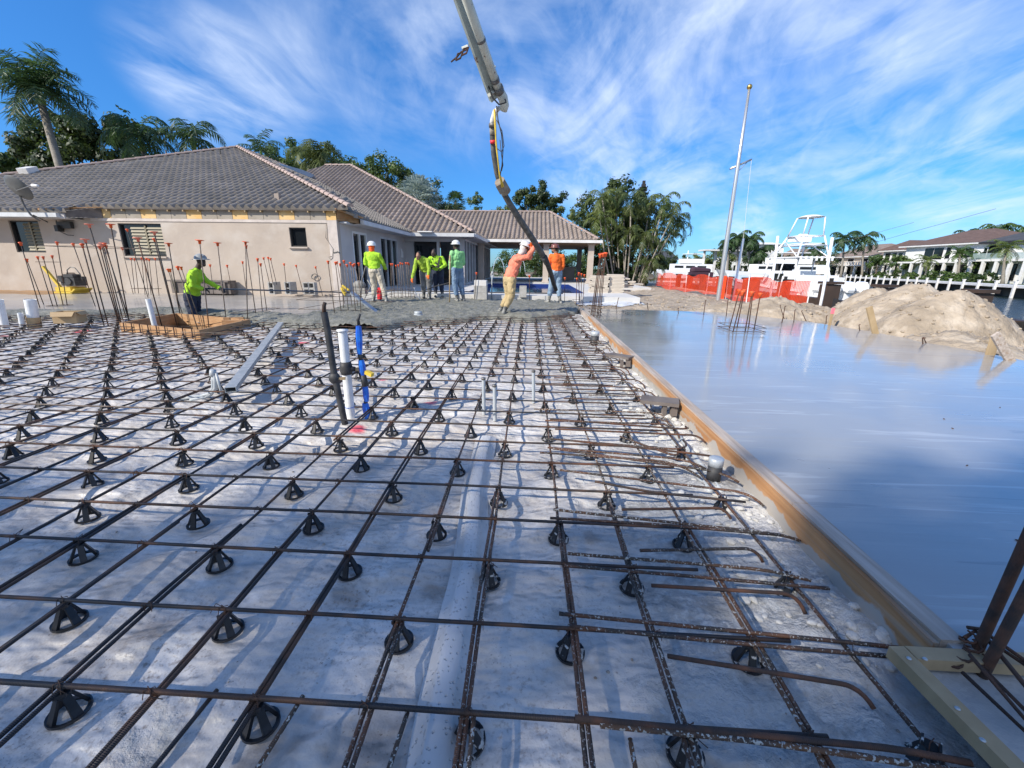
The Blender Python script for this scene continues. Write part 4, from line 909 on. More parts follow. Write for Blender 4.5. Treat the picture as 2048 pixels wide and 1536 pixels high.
# side wall with doors
SW = [(15.75, 17.1, .20, 2.42), (18.6, 20.9, .20, 2.42)]
xs = HX
b = MB(); prev = HY+.2
for (a, e, z0, z1) in SW:
    b.box((xs-.1, (prev+a)/2, 1.15), (.2, a-prev, 2.9)); b.box((xs-.1, (a+e)/2, (z1+2.6)/2), (.2, e-a, 2.6-z1)); b.box((xs-.1, (a+e)/2, .0), (.2, e-a, .4)); prev = e
b.box((xs-.1, (prev+22.2)/2, 1.15), (.2, 22.2-prev, 2.9)); b.build('side_wall', M['stucco_side'], house)
for i, (a, e, z0, z1) in enumerate(SW):
    f = MB(); nlt = 2 if i == 0 else 3
    for k in range(nlt+1): y = a+(e-a)*k/nlt; f.box((xs-.04, min(max(y, a+.04), e-.04), (z0+z1)/2), (.09, .08 if i == 0 else .055, z1-z0))
    f.box((xs-.04, (a+e)/2, z1-.04), (.085, e-a, .08)); d = f.build('glass_door', M['whiteframe'] if i == 0 else M['gutter'], house)
    g = MB(); g.box((xs-.07, (a+e)/2, (z0+z1)/2), (.01, e-a, z1-z0)); g.build('pane', M['glass'], d)
b = MB(); b.box((xs+.012, 14.9, 2.62), (.5, .22, .05)); b.box((xs+.14, 15.2, 2.60), (.26, .9, .03)); b.build('torn_soffit', M['gutter'], house)
b = MB(); b.hull4((xs+.02,14.62,2.66), (xs+.5,15.3,2.62), (xs+.45,15.3,2.85), (xs+.02,14.62,3.0), .03); b.beam((xs+.05,14.45,3.0), (xs+.66,15.2,2.80), .12, .03); b.build('torn_board', M['formwood'], house)
# main roof faces
AX, AY = -16.45, HY-.25+10.3; AZ = EZ+10.3*SLP
s_len = math.sqrt(1+SLP*SLP)
EX = HX+.55
def main_out():
    w = AX-(-27.0); return [(0, 0), (-26.9+0-(-27.0)+0, 0)]
fx0, fx1 = 2*AX-EX, EX+.1
roofface('roof_front', (fx0, HY-.15, EZ-.02), (1, 0, 0), (0, 1, SLP), [(0, 0), (fx1-fx0-.35, 0), (fx1-fx0, .4), (AX-fx0, 10.4*s_len)], M['tile'], house)
roofface('roof_overhang', (fx0-4, HY-.66, 2.77), (1, 0, 0), (0, 1, SLP), [(0, 0), (-15.55-fx0+4, 0), (-15.25-fx0+4, .9), (0, .9)], M['tile'], house)
LR = (15.0, 36.0)
rz0 = 2.77
roofface('roof_side', (EX+.02, LR[0], rz0), (0, 1, 0), (-1, 0, (AZ-rz0)/(EX-AX)), [(0, 0), (21, 0), (21, (EX-AX)*1.09), (9.9, (EX-AX)*1.09), (-.55, .3)], M['tile'], house)
hipcaps((EX+.02, HY-.15, EZ+.02), (AX, AY, AZ+.02), house)
hipcaps((AX, AY, AZ), (AX, 36, AZ), house)
hipcaps((fx0, HY-.2, EZ), (AX, AY, AZ), house)
b = MB(); b.box((EX+.06, 18.35, 2.66), (.13, 6.2, .14)); b.box((EX-.0, 18.35, 2.745), (.02, 6.2, .05)); b.build('side_gutter', M['gutter'], house)
b = MB(); b.box((EX-.25, 18.4, 2.60), (.55, 6.3, .02)); b.build('side_soffit', M['stucco_side'], house)
b = MB(); b.box((-22, 16.5, 3.4), (.1, .1, .1)); 
# small things on the roof
for (qx, qy, dd, nm) in [(334,313,(.05,.05,.35),'vent_pipe'),(441,310,(.05,.05,.3),'vent_pipe'),(556,398,(.16,.16,.22),'vent_pipe')]:
    # intersect the front face
    d = ray(qx, qy); t = (EZ+(CP.y-(HY-.25))*SLP-CP.z)/(d.z-d.y*SLP); p = CP+d*t
    b = MB(); b.box(p+Vector((0, 0, dd[2]/2-.05)), dd); b.build(nm, M['tile2'] if dd[0] > .1 else M['frame'], house)
d = ray(58, 348); t = (EZ+(CP.y-(HY-.25))*SLP-CP.z)/(d.z-d.y*SLP); p = CP+d*t
b = MB(); b.box(p+Vector((0, 0, .15)), (.45, .5, .22), rot=Matrix.Rotation(.35, 3, 'X')); b.build('roof_vent', M['trim'], house)
# curved skylight on the side roof
sk = []
b = MB(); n = 14
for i in range(n+1):
    t = i/n; y = 23.5+9.0*t; zr = rz0+(EX-(EX-6.2))*SLP
    up_ = .55*math.sin(math.pi*t)
    for (xo, zo) in ((-.0, 0), (-1.4, .5)): sk.append((EX-8.3+xo, y, rz0+8.3*SLP*1.04-xo*SLP*.6+up_-.12+zo*0))
for i in range(n): b.f.append([2*i, 2*i+2, 2*i+3, 2*i+1]); b.uv.append([(0, 0)]*4); b.mi.append(0)
b.v = sk; base = [(v[0], v[1], v[2]-up_-.9) for v in sk]
o_ = len(b.v); b.v = b.v+base
for i in range(n): b.f.append([2*i, o_+2*i, o_+2*i+2, 2*i+2]); b.uv.append([(0, 0)]*4); b.mi.append(0)
b.build('curved_skylight', mat('grey_skylight', (.45,.45,.44), .35, (.38,.38,.37), 3, 4), house, smooth=True)
# --- second wing, steps out to the right
W2Y, W2X = 21.3, -3.05
wing = house
roofface('wing_roof_front', (-22, W2Y-.1, 2.78), (1, 0, 0), (0, 1, .50), [(6, 0), (22+W2X-.05, 0), (22-12.9, 10*1.12), (22-14.6, 10*1.12), (6, 9)], M['tile2'], wing, pw=.275)
hipcaps((W2X-.02, W2Y-.05, 2.80), (-12.9, W2Y-.1+9.95, 2.78+4.98), wing)
hipcaps((-12.9, W2Y-.1+9.95, 2.78+4.98), (-14.7, W2Y-.1+9.95, 2.78+4.98), wing)
roofface('wing_roof_side', (W2X, W2Y-.1, 2.78), (0, 1, 0), (-1, 0, .50), [(0, 0), (13, 0), (13, 6), (10, 11), (9.9, 11)], M['tile2'], wing, pw=.275)
b = MB(); b.box((-4.55, W2Y-.14, 2.68), (3.1, .12, .16)); b.box((W2X+.06, 27.2, 2.68), (.12, 11.9, .16)); b.build('wing_gutter', M['gutter'], wing)
b = MB(); b.box((-4.8, W2Y+.3, 2.59), (3.4, .8, .02)); b.box((W2X-.35, 27.4, 2.59), (.75, 11.6, .02)); b.build('wing_soffit', M['stucco_side'], wing)
b = MB(); b.box((-5.35, W2Y-.25, 2.80), (.7, .25, .05)); b.build('white_flashing', M['trim'], wing)
b = MB()
b.box((-6.5, 22.3, 1.3), (.5, .2, 2.6)); b.box((-4.95, 22.0, 1.4), (.12, .2, 2.4)); b.box((-3.72, 21.95, 1.4), (.22, .22, 2.4)); b.box((-5.2, 22.0, 2.5), (3.0, .18, .2)); b.build('wing_wall', M['stucco_side'], wing)
b = MB()
for y in range(12): b.box((-3.66, 22.9+y*1.05, 1.42), (.09, .06, 2.3))
b.box((-3.66, 28.4, 2.52), (.1, 12, .1)); b.box((-3.66, 28.4, .34), (.1, 12, .08)); d = b.build('glass_door', M['gutter'], wing)
g = MB(); g.box((-3.70, 28.4, 1.4), (.01, 12, 2.2)); g.box((-5.6, 22.1, 1.3), (1.15, .01, 2.3)); g.box((-4.3, 22.1, 1.3), (1.1, .01, 2.3)); g.build('pane', M['glass'], d)
b = MB(); b.box((HX+.03, 21.5, 1.75), (.06, .16, .3)); b.box((HX+.05, 21.35, 1.9), (.05, .1, .2)); b.build('wall_lamp', M['trim'], house)
# wall details: hose bib, conduit, cable
b = MB(); b.tube([(HX-.35, HY-.02, 2.55), (HX-.42, HY-.03, 2.1), (HX-.2, HY-.03, 1.75), (HX-.25, HY-.03, 1.45), (HX-.33, HY-.03, 1.38), (HX-.38, HY-.03, 1.48), (HX-.28, HY-.03, 1.5)], .008, 5)
b.tube([(HX-.2, HY-.03, 1.62), (HX-.05, HY-.03, 1.66), (HX+.02, HY-.03, 1.6)], .02, 6); b.build('loose_cable', M['steel'], house, smooth=True)
b = MB(); p = atY(629, 553, HY-.06); 
for a in (0, 1.2, 2.2, 3.5): b.tube([p+Vector((.11*math.cos(a+t*.5), 0, .09*math.sin(a+t*.6))) for t in range(6)], .012, 5)
b.build('wall_tap', M['steel'], house, smooth=True)
b = MB(); b.box(atY(130,450,HY-.1), (.5, .12, .22)); b.box(atY(118,457,HY-.15), (.12, .2, .2)); b.tube([atY(112,440,HY-.1), atY(120,463,HY-.12), atY(135,470,HY-.1), atY(147,471,HY-.1)], .014, 5); b.build('exposed_wiring', M['frame'], house)
# AC pad and boxes at the left wall
b = MB(); b.box((-16.75, HY-.14, .62), (.5, .26, .42)); one(b, 'utility_box', M['stucco'], 'small square box standing against the wall left of the compactor', 'utility box')
b = MB(); b.box((-11.55, HY-.25, .40), (2.1, .3, .40)); b.box((-12.5, HY-.42, .4), (.14, .06, .4)); b.box((-10.7, HY-.42, .4), (.14, .06, .4)); b.box((-11.6, HY-.25, .62), (2.2, .4, .05)); one(b, 'low_bench', M['darkwood'], 'low dark bench against the wall behind the grey helmet worker', 'bench')
# --- low roof ridge at the far left and pool house
lh = thing('house_wing', 'far low tiled roof ridge at the left edge behind the main roof', 'house', (-42, 30, 0))
b = MB(); b.box((-42, 31.5, 1.4), (22, 5, 3.6)); b.build('wall', M['stucco_side'], lh)
roofface('roof', (-54, 24.0, 3.0), (1, 0, 0), (0, 1, .42), [(0, 0), (27, 0), (27, 8), (0, 8)], M['tile'], lh, pw=.3, cl=.42)
hipcaps((-54, 31.4, 6.2), (-27, 31.4, 6.2), lh)
ph = thing('pool_house', 'open tiled pool pavilion on square posts beyond the pool', 'pool house', (-1, 28, .3))
roofface('roof', (-9, 26.6, 2.83), (1, 0, 0), (0, 1, .415), [(0, 0), (12.75, 0), (9.9, 5*1.08), (0, 5*1.08)], M['tile2'], ph, pw=.275)
hipcaps((3.72, 26.6, 2.85), (.9, 31.6, 4.92), ph, r=.1); hipcaps((-9, 31.6, 4.9), (.9, 31.6, 4.92), ph, r=.1)
b = MB(); b.hull4((3.75,26.6,2.8), (3.75,36,2.8), (.9,31.6,4.9), (.9,31.6,4.9), .02); b.build('roof_end', M['tile2'], ph)
b = MB(); b.box((-2.6, 26.5, 2.74), (13.1, .13, .16)); b.box((3.86, 31, 2.74), (.13, 9, .16)); b.build('gutter', M['trim'], ph)
b = MB(); b.box((-2.6, 31, 2.64), (12.8, 9, .05)); b.build('ceiling', mat('wood_ceiling', (.14,.075,.035), .7), ph)
for (x, y) in [(.62, 27.0), (3.35, 27.0), (3.35, 34.0), (-3.4, 27.0)]:
    b = MB(); b.box((x, y, 1.46), (.34, .34, 2.32)); b.box((x, y, .36), (.42, .42, .12)); b.box((x, y, 2.58), (.42, .42, .08)); b.build('post', M['stucco'], ph)
b = MB(); b.box((2.1, 33.6, .75), (1.8, .7, .95)); b.box((2.1, 33.55, 1.25), (1.95, .85, .06)); b.build('kitchen_counter', M['stucco'], ph)
# --- block added behind the camera, out of view, to throw shade on the foreground
nb = thing('shade_block', 'tall unseen block added far behind the photographer to cast shade', 'shade caster', (-24, -22, 0))
b = MB(); b.box((-24.5, -22.5, 7.8), (21, 12, 16.8)); b.box((-24.5, -22.5, 16.3), (21.6, 12.6, .3)); b.build('wall', M['stucco'], nb)
# ================================================================ PEOPLE
FOLD = bpy.data.textures.new('folds', 'CLOUDS'); FOLD.noise_scale = .09; FOLD2 = bpy.data.textures.new('small_folds', 'CLOUDS'); FOLD2.noise_scale = .035
def person(name_label, J, face, cols, hat='hat_w', extra=None, hatr=1.0, sleeve=True, hood=None, hair=None, gl=None, boots=True, k=1.0):
    """J: world joints. face: horizontal direction the head looks."""
    J = {a: Vector(v) for a, v in J.items()}; f = Vector(face).normalized(); s = f.cross(Vector((0, 0, 1))).normalized()   # s: the person's right
    base = (J['aL']+J['aR'])/2; base.z = min(J['aL'].z, J['aR'].z)-.08
    root = thing('person', name_label, 'person', base)
    bf = J.get('bf', f); bf = Vector(bf).normalized(); bs = bf.cross(Vector((0, 0, 1))).normalized()
    def fin(mb, nm, m, vox, sm=4, par=root):
        o = mb.build(nm, m, par, smooth=True); r = o.modifiers.new('r', 'REMESH'); r.mode = 'VOXEL'; r.voxel_size = vox; r.use_smooth_shade = True
        q = o.modifiers.new('s', 'SMOOTH'); q.factor = .5; q.iterations = sm
        if nm in ('shirt', 'trousers'):
            for tx_, st_ in ((FOLD, .030), (FOLD2, .016)): dm = o.modifiers.new('d', 'DISPLACE'); dm.texture = tx_; dm.strength = st_; dm.mid_level = .5; dm.texture_coords = 'GLOBAL'
        return o
    def torso(mb, g):
        P, Cc, Nk = J['pel'], J['chest'], J['neck']
        ax = (Cc-P).normalized(); q = Matrix((bs, ax.cross(bs).normalized(), ax)).transposed()
        mb.ell(P, (.150+g, .110+g, .13+g), q); mb.ell((P+Cc)/2, (.142+g, .105+g, .17+g), q); mb.ell(Cc, (.170+g, .118+g, .17+g), q)
        mb.ell(Cc+ax*.10, (.165+g, .10+g, .10+g), q)
        for e in 'LR': mb.cap(Cc+ax*.09, J['s'+e], .085+g, .060+g)
    def arm(mb, e, g, full=True):
        mb.cap(J['s'+e], J['e'+e], .052+g, .042+g); mb.cap(J['e'+e], J['h'+e]*.94+J['e'+e]*.06, .042+g, .029+g)
    def leg(mb, e, g, lo=1.0):
        mb.cap(J['pel']+(J['k'+e]-J['pel']).normalized()*.02+(bs*.085 if e == 'R' else -bs*.085), J['k'+e], .088+g, .058+g)
        mb.cap(J['k'+e], J['k'+e]*(1-lo)+J['a'+e]*lo, .058+g, .040+g)
    # body: one continuous surface
    b = MB(); torso(b, -.012); 
    for e in 'LR': arm(b, e, -.008); leg(b, e, -.012)
    b.cap(J['neck']-(J['neck']-J['chest'])*.15, J['head'], .058, .055)
    H = J['head']; rot = Matrix((s, f, Vector((0, 0, 1)))).transposed()
    b.ell(H+Vector((0, 0, .02)), (.076, .095, .115), rot); b.ell(H+f*.045-Vector((0, 0, .06)), (.052, .05, .05), rot)      # skull, jaw
    b.cap(H+f*.088+Vector((0, 0, .012)), H+f*.108-Vector((0, 0, .022)), .012, .017); b.cap(H+f*.088-s*.022+Vector((0, 0, .03)), H+f*.088+s*.022+Vector((0, 0, .03)), .012, .012)
    b.cap(H+f*.085-s*.018-Vector((0, 0, .052)), H+f*.085+s*.018-Vector((0, 0, .052)), .011, .011)
    for g_ in (-1, 1): b.ell(H+s*.077*g_, (.014, .025, .032), rot, 8, 6)
    for e in 'LR':
        hd = J['h'+e]; d = (hd-J['e'+e]).normalized(); sd = d.cross(Vector((0, 0, 1)))
        sd = sd.normalized() if sd.length > .1 else s; up_ = sd.cross(d)
        q = Matrix((sd, d, up_)).transposed(); b.ell(hd+d*.03, (.042, .055, .022), q)
        for i_, (o_, l_) in enumerate(((-.03, .055), (-.01, .066), (.01, .062), (.03, .048))):
            p0 = hd+d*.07+sd*o_; p1 = p0+d*l_*.55-up_*.012; b.cap(p0, p1, .0105, .0095, 6); b.cap(p1, p1+d*l_*.35-up_*.028, .0095, .008, 6)
        t0 = hd+d*.02+sd*.042; b.cap(t0, t0+d*.035+sd*.022-up_*.01, .012, .010, 6)
        fd = J.get('t'+e, J['a'+e]+bf*.14); b.cap(J['a'+e], J['a'+e], .04, .04); b.cap(J['a'+e]-Vector((0, 0, .04)), fd-Vector((0, 0, .045)), .035, .03)
    fin(b, 'body', M[cols['skin']], .0095, 2)
    for g_ in (-1, 1):
        e_ = MB(); e_.ell(H+f*.090+s*.030*g_+Vector((0, 0, .014)), (.011, .006, .007), rot, 8, 6); e_.build('eye', M['hair'], root)
    # shirt, trousers, boots, gloves
    ax = (J['chest']-J['pel']).normalized(); qs = Matrix((bs, ax.cross(bs).normalized(), ax)).transposed(); b = MB()
    P_, C_ = J['pel'], J['chest']; b.ell(P_*.55+C_*.45, (.182, .145, .18), qs); b.ell(C_, (.186, .140, .18), qs); b.ell(C_+ax*.10, (.166, .112, .11), qs); b.ell(P_*.86+C_*.14, (.186, .148, .095), qs)
    for e in 'LR': b.cap(C_+ax*.09, J['s'+e]*.92+C_*.08, .10, .074)
    for e in 'LR': arm(b, e, .020)
    b.cap(J['chest']+ax*.14, J['neck']-ax*.01, .075, .066)
    sh = fin(b, 'shirt', M[cols['shirt']], .013, 3)
    b = MB(); 
    lo = .62 if boots else .93
    for e in 'LR': leg(b, e, .034, lo)
    b.ell(J['pel']-ax*.02, (.178, .142, .14), Matrix((bs, ax.cross(bs).normalized(), ax)).transposed())
    fin(b, 'trousers', M[cols['trousers']], .013, 3)
    for e in 'LR':
        b = MB(); fd = J.get('t'+e, J['a'+e]+bf*.15)
        b.cap(J['k'+e]*(.52 if boots else .12)+J['a'+e]*(.48 if boots else .88), J['a'+e], .066 if boots else .05, .052); b.cap(J['a'+e]-Vector((0, 0, .035))-bf*.02, fd-Vector((0, 0, .04)), .050, .044)
        fin(b, 'boot', M['boot'], .012, 3)
        if gl:
            hd = J['h'+e]; d = (hd-J['e'+e]).normalized(); sd = d.cross(Vector((0, 0, 1))); sd = sd.normalized() if sd.length > .1 else s; up_ = sd.cross(d)
            b = MB(); q = Matrix((sd, d, up_)).transposed(); b.ell(hd+d*.03, (.050, .062, .030), q); b.cap(hd-d*.07, hd, .038, .034)
            for (o_, l_) in ((-.033, .055), (-.011, .07), (.012, .065), (.034, .05)):
                p0 = hd+d*.07+sd*o_; p1 = p0+d*l_*.55-up_*.014; b.cap(p0, p1, .015, .014, 6); b.cap(p1, p1+d*l_*.35-up_*.032, .014, .012, 6)
            t0 = hd+d*.02+sd*.045; b.cap(t0, t0+d*.04+sd*.026-up_*.01, .016, .014, 6)
            fin(b, 'glove', M[gl], .009, 2)
    tilt = J.get('tilt', Vector((0, 0, 1))); u = Vector(tilt).normalized(); fh = (f-u*f.dot(u)).normalized(); q = Matrix((fh.cross(u), fh, u)).transposed()
    if hat:
        b = MB(); c = H+u*.045; R0 = .125*hatr
        prof = [(R0*1.0, 0)]+[(R0*math.cos(t), .02+.105*math.sin(t)) for t in [0, .3, .6, .9, 1.2, 1.45]]+[(0, .126)]
        br = 1.42 if hat == 'hat_g' else 1.16
        v0 = len(b.v); b.lathe(c, [(R0*br, -.008), (R0*br, .002)]+prof, 22, q)
        b.lathe(c, [(R0*.9, .0), (R0*br, -.008)], 22, q)
        b.ell(c+q @ Vector((0, R0*.95, .004)), (R0*.75, R0*.55, .012), q)
        b.cap(c+q @ Vector((0, -R0*.8, .085)), c+q @ Vector((0, R0*.8, .085)), .016, .016)
        b.build('hard_hat', M[hat], root, smooth=True)
    if hood:
        b = MB(); b.ell(H-f*.022-u*.01, (.084, .092, .115), rot); b.cap(H-Vector((0, 0, .06))-f*.02, J['neck']+Vector((0, 0, .03)), .075, .085); fin(b, 'neck_cloth', M[hood], .012, 3)
    if hair:
        b = MB(); b.ell(H-f*.018+Vector((0, 0, .035)), (.084, .094, .112), rot); fin(b, 'hair', M['hair'], .011, 2)
        if hair == 2: b = MB(); b.ell(H+f*.055-Vector((0, 0, .07)), (.05, .05, .045), rot); fin(b, 'beard', M['hair'], .01, 2)
    return root
def J0(x, y, z, H=1.70, w=(1, 0, 0), f=(0, 1, 0)):
    k = H/1.70; w = Vector(w).normalized(); f = Vector(f).normalized(); o = Vector((x, y, z))
    def P(a, b_, c): return o+w*a*k+f*b_*k+Vector((0, 0, c*k))
    return P, k
# W1: back to us, orange scarf; hand tool in front
x, y = atY(757, 604, 12.6).x, 12.6; P, k = J0(x, y, .13, 1.74)
person('person in lime shirt with bright orange neck cloth under a white hard hat, back turned',
 dict(pel=P(-.03,0,.95), chest=P(-.08,.02,1.27), neck=P(-.10,.03,1.46), head=P(-.10,.05,1.58), sL=P(-.26,.02,1.38), sR=P(.10,.02,1.36), eL=P(-.33,.08,1.12), eR=P(.19,.10,1.11), hL=P(-.24,.30,1.0), hR=P(.16,.32,.98),
      kL=P(-.11,.05,.50), kR=P(.14,.05,.50), aL=P(-.13,-.04,.09), aR=P(.25,-.03,.09)), (-.1,1,0), dict(skin='darkskin', shirt='lime', trousers='beige'), hat='hat_w', hood='scarf_o', gl=None)
# W4: jeans, mint shirt, standing with a staff
x, y = atY(918, 604, 13.4).x, 13.4; P, k = J0(x, y, .13, 1.80)
person('person in mint green shirt and blue jeans holding a tall staff upright, white hard hat',
 dict(bf=(-.7,.7,0), pel=P(-.02,0,.97), chest=P(-.03,.0,1.29), neck=P(-.04,.0,1.49), head=P(-.06,.01,1.62), sL=P(-.16,-.10,1.42), sR=P(.12,.09,1.42), eL=P(-.20,-.14,1.14), eR=P(.14,.10,1.12), hL=P(-.24,-.04,.97), hR=P(-.05,.12,1.0),
      kL=P(-.11,-.05,.52), kR=P(.06,.07,.52), aL=P(-.04,-.04,.09), aR=P(.13,.08,.09)), (-.8,.55,0), dict(skin='darkskin', shirt='mint', trousers='jeans'), hair=1)
# W5: salmon shirt, leans right onto the hose
P, k = J0(atY(1008, 625, 10.45).x, 10.45, .12, 1.70)
x5 = atY(1008, 625, 10.45)
def Q(px_, py_, Y): return atY(px_, py_, Y)
person('person in salmon shirt leaning forward and pushing the concrete hose with orange gloves',
 dict(bf=(.8,.6,0), pel=Q(1019,558,10.45), chest=Q(1030,527,10.5), neck=Q(1043,508,10.5), head=Q(1049,496,10.5), tilt=(.35,.1,1), sL=Q(1040,512,10.66), sR=Q(1034,518,10.34), eL=Q(1060,515,10.62), eR=Q(1056,514,10.28), hL=Q(1063,493,10.45), hR=Q(1069,493,10.32),
      kL=Q(1017,592,10.6), kR=Q(1023,591,10.35), aL=Q(999,621,10.6), aR=Q(1008,623,10.3), tL=Q(1006,626,10.65), tR=Q(1017,628,10.36)), (.9,.42,-.1), dict(skin='skin', shirt='pink', trousers='khaki'), hood='scarf_g', gl='glove_o')
# W6: orange shirt, brown helmet, looks left
P, k = J0(atY(1109, 602, 13.6).x, 13.6, .14, 1.76)
person('bearded person in orange shirt and pale jeans with brown hard hat guiding the hose end',
 dict(bf=(-.55,.85,0), pel=P(.02,0,.95), chest=P(.02,0,1.27), neck=P(-.01,0,1.46), head=P(-.05,.0,1.59), sL=P(-.15,.05,1.40), sR=P(.19,.0,1.39), eL=P(-.20,.10,1.13), eR=P(.22,.02,1.10), hL=P(-.17,.22,.92), hR=P(.12,.16,.95),
      kL=P(-.12,.04,.52), kR=P(.10,.02,.52), aL=P(-.17,.08,.09), aR=P(.16,-.05,.09), tL=P(-.30,.12,.07), tR=P(.20,-.16,.07)), (-.95,.15,0), dict(skin='skin', shirt='orange', trousers='palejeans'), hat='hat_br', hair=2)
# W2: bending towards us
P, k = J0(atY(850, 597, 14.3).x, 14.3, .14, 1.72)
person('bareheaded person in yellow-green shirt stooping forward with long orange gloves',
 dict(bf=(0,-1,0), pel=P(.03,.10,.92), chest=P(-.01,-.06,1.20), neck=P(-.06,-.16,1.32), head=P(-.10,-.22,1.38), sL=P(.16,-.10,1.26), sR=P(-.20,-.10,1.27), eL=P(.22,-.16,.98), eR=P(-.26,-.16,.98), hL=P(.20,-.22,.80), hR=P(-.33,-.24,.68),
      kL=P(.15,.04,.50), kR=P(-.05,.04,.50), aL=P(.15,.05,.09), aR=P(-.05,.06,.09)), (-.25,-.9,-.35), dict(skin='skin', shirt='olive', trousers='greytr'), hat=None, hair=1, gl='glove_o')
# W3: harness
P, k = J0(atY(877, 597, 14.8).x, 14.8, .16, 1.72)
person('person in lime shirt with black chest straps looking down at a tool',
 dict(bf=(.1,-1,0), pel=P(0,.02,.92), chest=P(-.02,-.03,1.22), neck=P(-.05,-.08,1.37), head=P(-.08,-.13,1.47), sL=P(.17,-.03,1.32), sR=P(-.22,-.04,1.31), eL=P(.30,-.10,1.10), eR=P(-.28,-.16,1.12), hL=P(.16,-.28,.98), hR=P(-.10,-.30,1.08),
      kL=P(.11,.0,.50), kR=P(-.09,.0,.50), aL=P(.14,.02,.09), aR=P(-.10,.03,.09)), (-.5,-.8,-.3), dict(skin='darkskin', shirt='lime', trousers='navy'), hat=None, hair=1)
pr = [o for o in sc.objects if o.get('label', '').startswith('person in lime shirt with black chest')][0]
b = MB()
for (a, e) in [((-.14,-.155,1.30),(.12,-.15,1.02)), ((.12,-.15,1.34),(.05,-.16,1.0)), ((-.17,-.14,1.03),(.17,-.14,1.06)), ((.12,-.15,1.34),(.15,.05,1.30)), ((-.14,-.15,1.30),(-.14,.05,1.30))]:
    p0, p1 = P(*a), P(*e); b.beam(p0, p1, .05, .012, up=(0, 1, 0))
b.build('chest_straps', M['black'], pr)
# W7: left, grey helmet, holds the long float handle
yb = 9.35
person('person with wide brimmed grey helmet working a long handled float from the pit',
 dict(bf=(1,.1,0), pel=Q(384,590,yb), chest=Q(389,556,yb), neck=Q(395,537,yb), head=Q(402,523,yb), sL=Q(396,541,yb+.17), sR=Q(388,545,yb-.17), eL=Q(412,561,yb+.18), eR=Q(385,573,yb-.22), hL=Q(441,577,yb+.05), hR=Q(406,578,yb-.10),
      kL=Q(392,627,yb+.1), kR=Q(385,628,yb-.1), aL=Q(391,665,yb+.12), aR=Q(383,667,yb-.1)), (1,-.15,-.1), dict(skin='darkskin', shirt='lime', trousers='navy'), hat='hat_g', gl='glove_b')
# ================================================================ TOOLS AND SMALL THINGS
b = MB(); p0 = at(372, 577, 1.0); a = atY(366, 576, yb-.12); e = atY(700, 585, 12.2); b.tube([a, (a+e)/2, e], .019, 8); one(b, 'float_pole', mat('dark_blue_pole', (.05,.07,.10), .4), 'long dark blue float handle reaching right from the grey helmet worker', 'tool handle', smooth=True)
b = MB(); b.tube([atY(900, 510, 13.1), atY(899, 606, 13.1)], .017, 8); b.cap(atY(900,513,13.1), atY(900,522,13.1), .026, .026); one(b, 'staff', M['newwood'], 'tall upright staff in front of the mint shirt worker', 'staff', smooth=True)
b = MB(); a = atY(704, 586, 10.4); e = atY(770, 638, 9.6); b.beam(a, e, .11, .05); sc_ = one(b, 'screed', M['alu'], 'aluminium screed board slanting down onto the fresh concrete by the scarf worker', 'screed')
b = MB(); b.beam(atY(683, 576, 10.5), atY(690, 587, 10.4), .05, .05); b.cap(atY(686,572,10.4), atY(697,580,10.4), .03, .03); b.cap(atY(684,580,10.4), atY(690,590,10.4), .03, .02); one(b, 'vibrator_grip', M['yellow'], 'yellow grip at the top end of the slanting screed', 'tool grip')
b = MB(); b.tube([atY(722, 590, 12.9), atY(724, 560, 12.9), atY(731, 534, 12.9)], .02, 8); b.tube([atY(731, 534, 12.9), atY(744, 532, 12.75)], .022, 7); one(b, 'rake', M['steel'], 'steel handled tool in front of the scarf worker', 'rake')
b = MB(); b.ell(atY(719,570,13.2), (.20,.16,.14)); b.box(atY(722,582,13.2), (.34,.25,.20)); b.tube([atY(712,585,13.2), atY(728,600,13.2), atY(742,572,13.1), atY(735,560,13.2)], .018, 6); one(b, 'vibrator_motor', mat('dusty_motor', (.34,.33,.31), .8, (.2,.2,.19), 8, 4), 'dusty grey motor with a coiled hose at the feet of the scarf worker', 'motor')
b = MB(); b.box(atY(759,588,13.3), (.13,.10,.32)); b.box(atY(759,577,13.3), (.09,.07,.06)); one(b, 'fuel_can', M['red'], 'red can standing behind the knees of the scarf worker', 'can')
b = MB(); b.tube([atY(845,582,13.9), atY(870,573,13.9), atY(900,565,13.9)], .014, 6); one(b, 'float_tool_handle', M['black'], 'thin black handle held low between the two workers by the doors', 'tool handle')
b = MB(); b.tube([atY(828,575,13.6), atY(834,592,13.6), atY(841,600,13.6)], .012, 6); one(b, 'hook_tool', M['trim'], 'white curved tool under the orange glove of the stooping worker', 'tool')
# pump boom and hose
pump = thing('pump_boom', 'concrete pump boom with delivery pipe coming in from the top of the picture', 'pump boom', atY(990, 205, 8.4))
A0, A1, A2 = atY(872, -90, 6.6), atY(948, 78, 7.6), atY(978, 190, 8.3)
b = MB()
q0, q1_ = atY(888, -90, 6.65), atY(987, 198, 8.35); b.beam(q0, q1_, .14, .08, up=(0, -1, .3)); b.build('boom_arm', M['pumpboom'], pump)
q0, q1_ = atY(902, -90, 6.5), atY(998, 182, 8.2); b = MB(); b.tube([q0, q0*.5+q1_*.5, q1_], .068, 20); b.build('delivery_pipe', M['pump'], pump, smooth=True)
for (x, y, r_, l_) in [(941,60,.073,.02),(984,152,.075,.035),(996,178,.090,.05)]:
    t = min(1, (y+90)/272); c = q0*(1-t)+q1_*t; d = (q1_-q0).normalized(); b = MB(); b.tube([c-d*l_, c+d*l_], r_, 18); b.build('pipe_clamp', M['steel'], pump, smooth=True)
